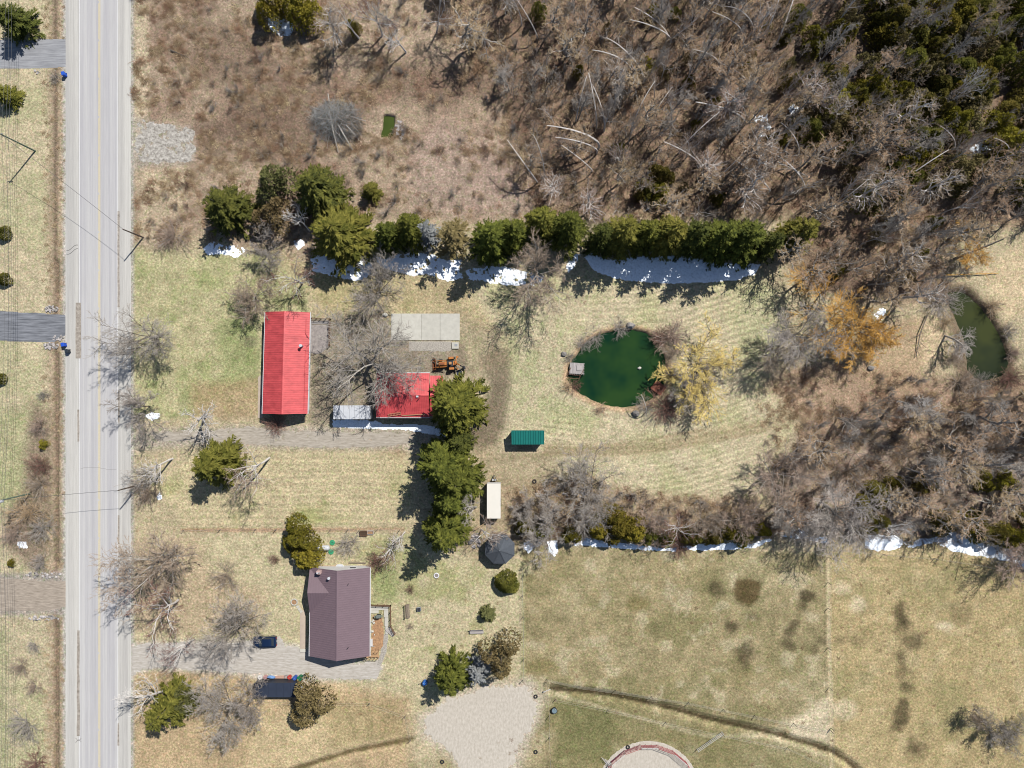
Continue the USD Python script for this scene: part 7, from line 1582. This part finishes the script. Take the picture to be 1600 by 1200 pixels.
for i, (x, y) in enumerate(thk):
    if y > 740 and x > 1330 and i % 2 == 0 and y < 812 or i >= len(thk) - 9: plant(('cedar_a', 'cedar_b', 'cedar_yellow_a')[i % 3], 'cedar_tree', 'low yellow-green evergreen ' + spot2(x, y), 'evergreen', x, y, 28 + 20 * rng.random(), 2.6 + 1.6 * rng.random() + (2 if y > 812 else 0), 'low evergreens ' + spot2(x, y))  # the listed ones are added shade casters, the scattered ones thicket growth
    else: plant(('poplar_a', 'poplar_c', 'sapling_c', 'sapling_a')[i % 4], 'bare_tree', ('grey' if i % 2 == 0 else 'tan-brown') + ' leafless tree ' + spot2(x, y), 'leafless tree', x, y, 34 + 22 * rng.random(), 7 + 4 * rng.random(), ('grey' if i % 2 == 0 else 'tan-brown') + ' trees ' + spot2(x, y), zfrac=.6)
# arched birches: base pixel, heading (degrees, picture up = 90), length in pixels
BENT = [(935, 232, 172, 75), (932, 240, 175, 60), (925, 268, 150, 50), (1005, 130, 140, 72), (985, 120, 170, 60), (1042, 62, 155, 56), (1046, 70, 172, 64), (1160, 190, 150, 62), (1160, 196, 170, 78), (1166, 140, 160, 50), (1156, 60, 165, 54), (1170, 70, 150, 56), (943, 205, 115, 50), (932, 200, 105, 56), (840, 285, 130, 58), (850, 275, 112, 44), (1110, 290, 45, 52), (1090, 262, 160, 60), (1200, 300, 150, 66),
        (1250, 300, 145, 86), (1190, 60, 80, 54), (1212, 70, 75, 60), (985, 210, 60, 52), (1010, 200, 55, 50), (1120, 110, 170, 46), (900, 190, 75, 40), (840, 60, 130, 44), (815, 40, 140, 48), (1240, 250, 140, 50), (1060, 240, 40, 56), (1390, 300, 35, 60), (1290, 330, 40, 54), (1560, 250, 160, 40), (1480, 240, 150, 44)]
for i, (x, y, hd, ln) in enumerate(BENT): plant(f'bent_birch_{"abcd"[i % 4]}', 'bent_birch', 'thin pale birch bowed over in an arch ' + spot(x, y), 'birch', x, y, ln * 2.1, 6.5 + 2.5 * rng.random(), 'bowed birches ' + spot(x, y), rot=hd, at_base=True)

# ------------------------------------------------------------------ undergrowth that nobody could count
def tuft(seed, n, L, W_, spread=.25):
    r_ = np.random.default_rng(seed); az = r_.random(n) * 6.283; el = .25 + r_.random(n) * 1.0; b = np.stack([r_.normal(size=n) * spread, r_.normal(size=n) * spread, np.zeros(n)], -1); d = np.stack([np.cos(az) * np.cos(el), np.sin(az) * np.cos(el), np.sin(el)], -1); l = L * (.5 + .7 * r_.random(n)); m = b + d * l[:, None] * .55; e = b + d * l[:, None] * np.array([1.05, 1.05, .55]); s = np.stack([-np.sin(az), np.cos(az), np.zeros(n)], -1) * W_ / 2
    v = np.stack([b - s, b + s, m + s * .8, m - s * .8, e], 1).reshape(-1, 3); k = np.arange(n)[:, None] * 5
    return v, np.concatenate([k + [[0, 1, 2]], k + [[0, 2, 3]], k + [[3, 2, 4]]])


def instancer(name, label, cat, protos, pts, scales, yaw, ids):
    pi = UsdGeom.PointInstancer.Define(stage, fresh('/World', name)); tag(pi.GetPrim(), label, cat, kind='stuff'); rel = pi.CreatePrototypesRel()
    for nm, parts_ in protos:
        x = UsdGeom.Xform.Define(stage, f'{pi.GetPath()}/{nm}')
        for k, (pn, (v, f), mt) in enumerate(parts_): usdkit.mesh(stage, f'{x.GetPath()}/{pn}', (v, f), mt)
        rel.AddTarget(x.GetPath())
    pi.CreatePositionsAttr(Vt.Vec3fArray.FromNumpy(np.asarray(pts, np.float32))); pi.CreateScalesAttr(Vt.Vec3fArray.FromNumpy(np.asarray(scales, np.float32))); pi.CreateProtoIndicesAttr(Vt.IntArray.FromNumpy(np.asarray(ids, np.int32)))
    h = np.asarray(yaw) / 2; pi.CreateOrientationsAttr(Vt.QuathArray([Gf.Quath(float(math.cos(a)), 0, 0, float(math.sin(a))) for a in h]))


def fill(poly, per_m2, seed, dens=None, clip=(-30, -60, 1640, 1240)):
    r_ = np.random.default_rng(seed); p = np.asarray(poly, float); lo, hi = np.maximum(p.min(0), clip[:2]), np.minimum(p.max(0), clip[2:]); n = int((hi - lo).prod() * S * S * per_m2); xy = lo + (hi - lo) * r_.random((n, 2)); k = sd_poly(xy[:, 0], xy[:, 1], poly) < 0
    xy = xy[k]
    if dens is not None: xy = xy[r_.random(len(xy)) < dens(xy[:, 0], xy[:, 1])]
    for q in ([(x + (x - 967) * .03, y) for x, y in POND], POND2, POOL, LEVEL[0]): xy = xy[sd_poly(xy[:, 0], xy[:, 1], q) > 1]
    w = np.stack([(xy[:, 0] - 800) * S, (600 - xy[:, 1]) * S], -1); return xy, np.column_stack([w, ground_z(w[:, 0], w[:, 1]) - .03])


NWF = [(208, -70), (780, -70), (800, 100), (850, 250), (900, 330), (780, 340), (560, 340), (490, 380), (330, 380), (212, 375)]
SCRUB = [(1180, 600), (1290, 570), (1440, 590), (1600, 590), (1660, 590), (1660, 700), (1200, 770)]
HEDGE = [(786, 770), (900, 735), (960, 760), (1190, 785), (1220, 830), (1200, 842), (960, 842), (830, 850), (800, 840)]
grass = [('tuft', [('blades', tuft(1, 60, .55, .05), V['straw'])]), ('tuft_001', [('blades', tuft(2, 60, .7, .05, .35), V['straw_brown'])]), ('tuft_002', [('blades', tuft(3, 40, .45, .06), V['straw'])])]
def clump(sc, seed): return lambda X, Y: smoothstep(.36, .62, fbm2(X * S, Y * S, sc, 3, seed))
for nm, lab, poly, den, sd, dn, sz in (('dry_grass', 'dry tawny grass and bracken tufts of the scrub field beside the road', NWF, 1.15, 31, clump(.22, 61), 1.0), ('dry_grass', 'dry grass tufts on the floor of the upper right woods', FOREST, .55, 32, clump(.25, 62), 1.0), ('dry_grass', 'dry grass tufts in the scrub right of the pasture', SCRUB, 1.0, 33, clump(.25, 63), 1.0),
                                       ('dry_grass', 'dry grass tufts under the southern hedge thicket', HEDGE, .9, 34, None, .9), ('dry_grass', 'dry rough grass in the ditch along the far verge', [(66, -60), (100, -60), (100, 1240), (70, 1240)], .8, 35, None, .6)):
    xy, w = fill(poly, den, sd, dn); r_ = np.random.default_rng(sd); s = (.6 + .8 * r_.random(len(w))) * sz
    if nm == 'dry_grass' and sd == 35: k = ~(((xy[:, 1] > 482) & (xy[:, 1] < 540)) | ((xy[:, 1] > 60) & (xy[:, 1] < 110)) | ((xy[:, 1] > 895) & (xy[:, 1] < 960))); w, s = w[k], s[k]
    instancer(nm, lab, 'grass', grass, w, np.repeat(s[:, None], 3, 1), r_.random(len(w)) * 6.28, r_.integers(0, 3, len(w)) if sd != 35 else r_.choice([0, 2], len(w)))
for nm, lab, poly, den, sd, dn, sz in (('weed', 'scattered dead weed stalks over the south-east paddocks', [(822, 880), (1640, 900), (1640, 1240), (640, 1240), (830, 1120)], .10, 36, clump(.12, 66), .42), ('weed', 'scattered dry weed tufts over the house lawns', [(212, 705), (640, 705), (640, 830), (800, 880), (800, 1050), (640, 1110), (212, 1190)], .12, 37, clump(.2, 67), .36), ('weed', 'scattered dry weed tufts over the pond pasture', [(780, 470), (1180, 470), (1220, 700), (1150, 780), (860, 740), (780, 640)], .10, 38, clump(.2, 68), .36)):
    xy, w = fill(poly, den, sd, dn)
    for q in LEVEL: k = sd_poly(xy[:, 0], xy[:, 1], q) > 0; xy, w = xy[k], w[k]
    r_ = np.random.default_rng(sd); s = (.6 + .8 * r_.random(len(w))) * sz; instancer(nm, lab, 'weeds', grass, w, np.repeat(s[:, None], 3, 1), r_.random(len(w)) * 6.28, r_.integers(0, 3, len(w)))
def lowbush(seed, R, h, st, kd): a, b = bush(seed, R, h, st, kd, .010); return a, b
brush = [(f'bramble_{i:03d}' if i else 'bramble', [('stems', a, V[bk]), ('twigs', b, V[tw])]) for i, ((a, b), bk, tw) in enumerate((((lowbush(401, .9, 1.1, 16, (4, 3))), 'bark_grey', 'twig_mauve'), ((lowbush(402, 1.0, 1.3, 16, (4, 3))), 'bark_dark', 'twig_red'), ((lowbush(403, .9, 1.2, 16, (4, 3))), 'bark_grey', 'twig_tan'), ((lowbush(404, 1.1, 1.6, 18, (4, 3))), 'bark_grey', 'twig_grey')))]
for lab, poly, den, sd, dn, sz in (('low leafless brambles scattered over the scrub field beside the road', NWF, .11, 41, clump(.14, 71), .9), ('dense leafless undergrowth of the upper right woods', FOREST, .26, 42, clump(.12, 72), .95), ('leafless brush covering the ground right of the pasture', SCRUB, .26, 43, clump(.2, 73), .95), ('dense leafless brush of the right edge thicket', THICKET, .36, 44, None, 1.05), ('leafless brush filling the southern hedge', HEDGE, .34, 45, None, 1.0)):
    xy, w = fill(poly, den, sd, dn); r_ = np.random.default_rng(sd); s = (.6 + .8 * r_.random(len(w))) * sz; pr = np.array([.2, .1, .5, .2]); instancer('undergrowth', lab, 'brush', brush, w, np.stack([s, s, s * (.7 + .6 * r_.random(len(w)))], 1), r_.random(len(w)) * 6.28, r_.choice(4, len(w), p=pr))
sap = []
for i in range(4):
    a, b = bare_tree(500 + i, 6.5, .5, .6, 11, (4, 3, 3), twig=.012, trunk_r=.05, upright=.85, lean=.05 * i); sap.append((f'sapling_{i:03d}' if i else 'sapling', [('stem', a, V[('bark_grey', 'bark_grey', 'bark_dark', 'bark_pale')[i]]), ('twigs', b, V[('twig_tan', 'twig_mauve', 'twig_grey', 'twig_tan')[i]])]))
xy, w = fill(FOREST, .16, 51, lambda X, Y: smoothstep(740, 900, X + .3 * Y) * (.45 + .55 * smoothstep(.35, .6, fbm2(X * S, Y * S, .12, 3, 81)))); r_ = np.random.default_rng(51); s = .65 + .7 * r_.random(len(w))
instancer('sapling_thicket', 'crowd of thin leafless saplings between the trees of the upper right woods', 'saplings', sap, w, np.stack([s, s, s * (.8 + .4 * r_.random(len(w)))], 1), r_.random(len(w)) * 6.28, r_.choice(4, len(w), p=[.42, .26, .24, .08]))
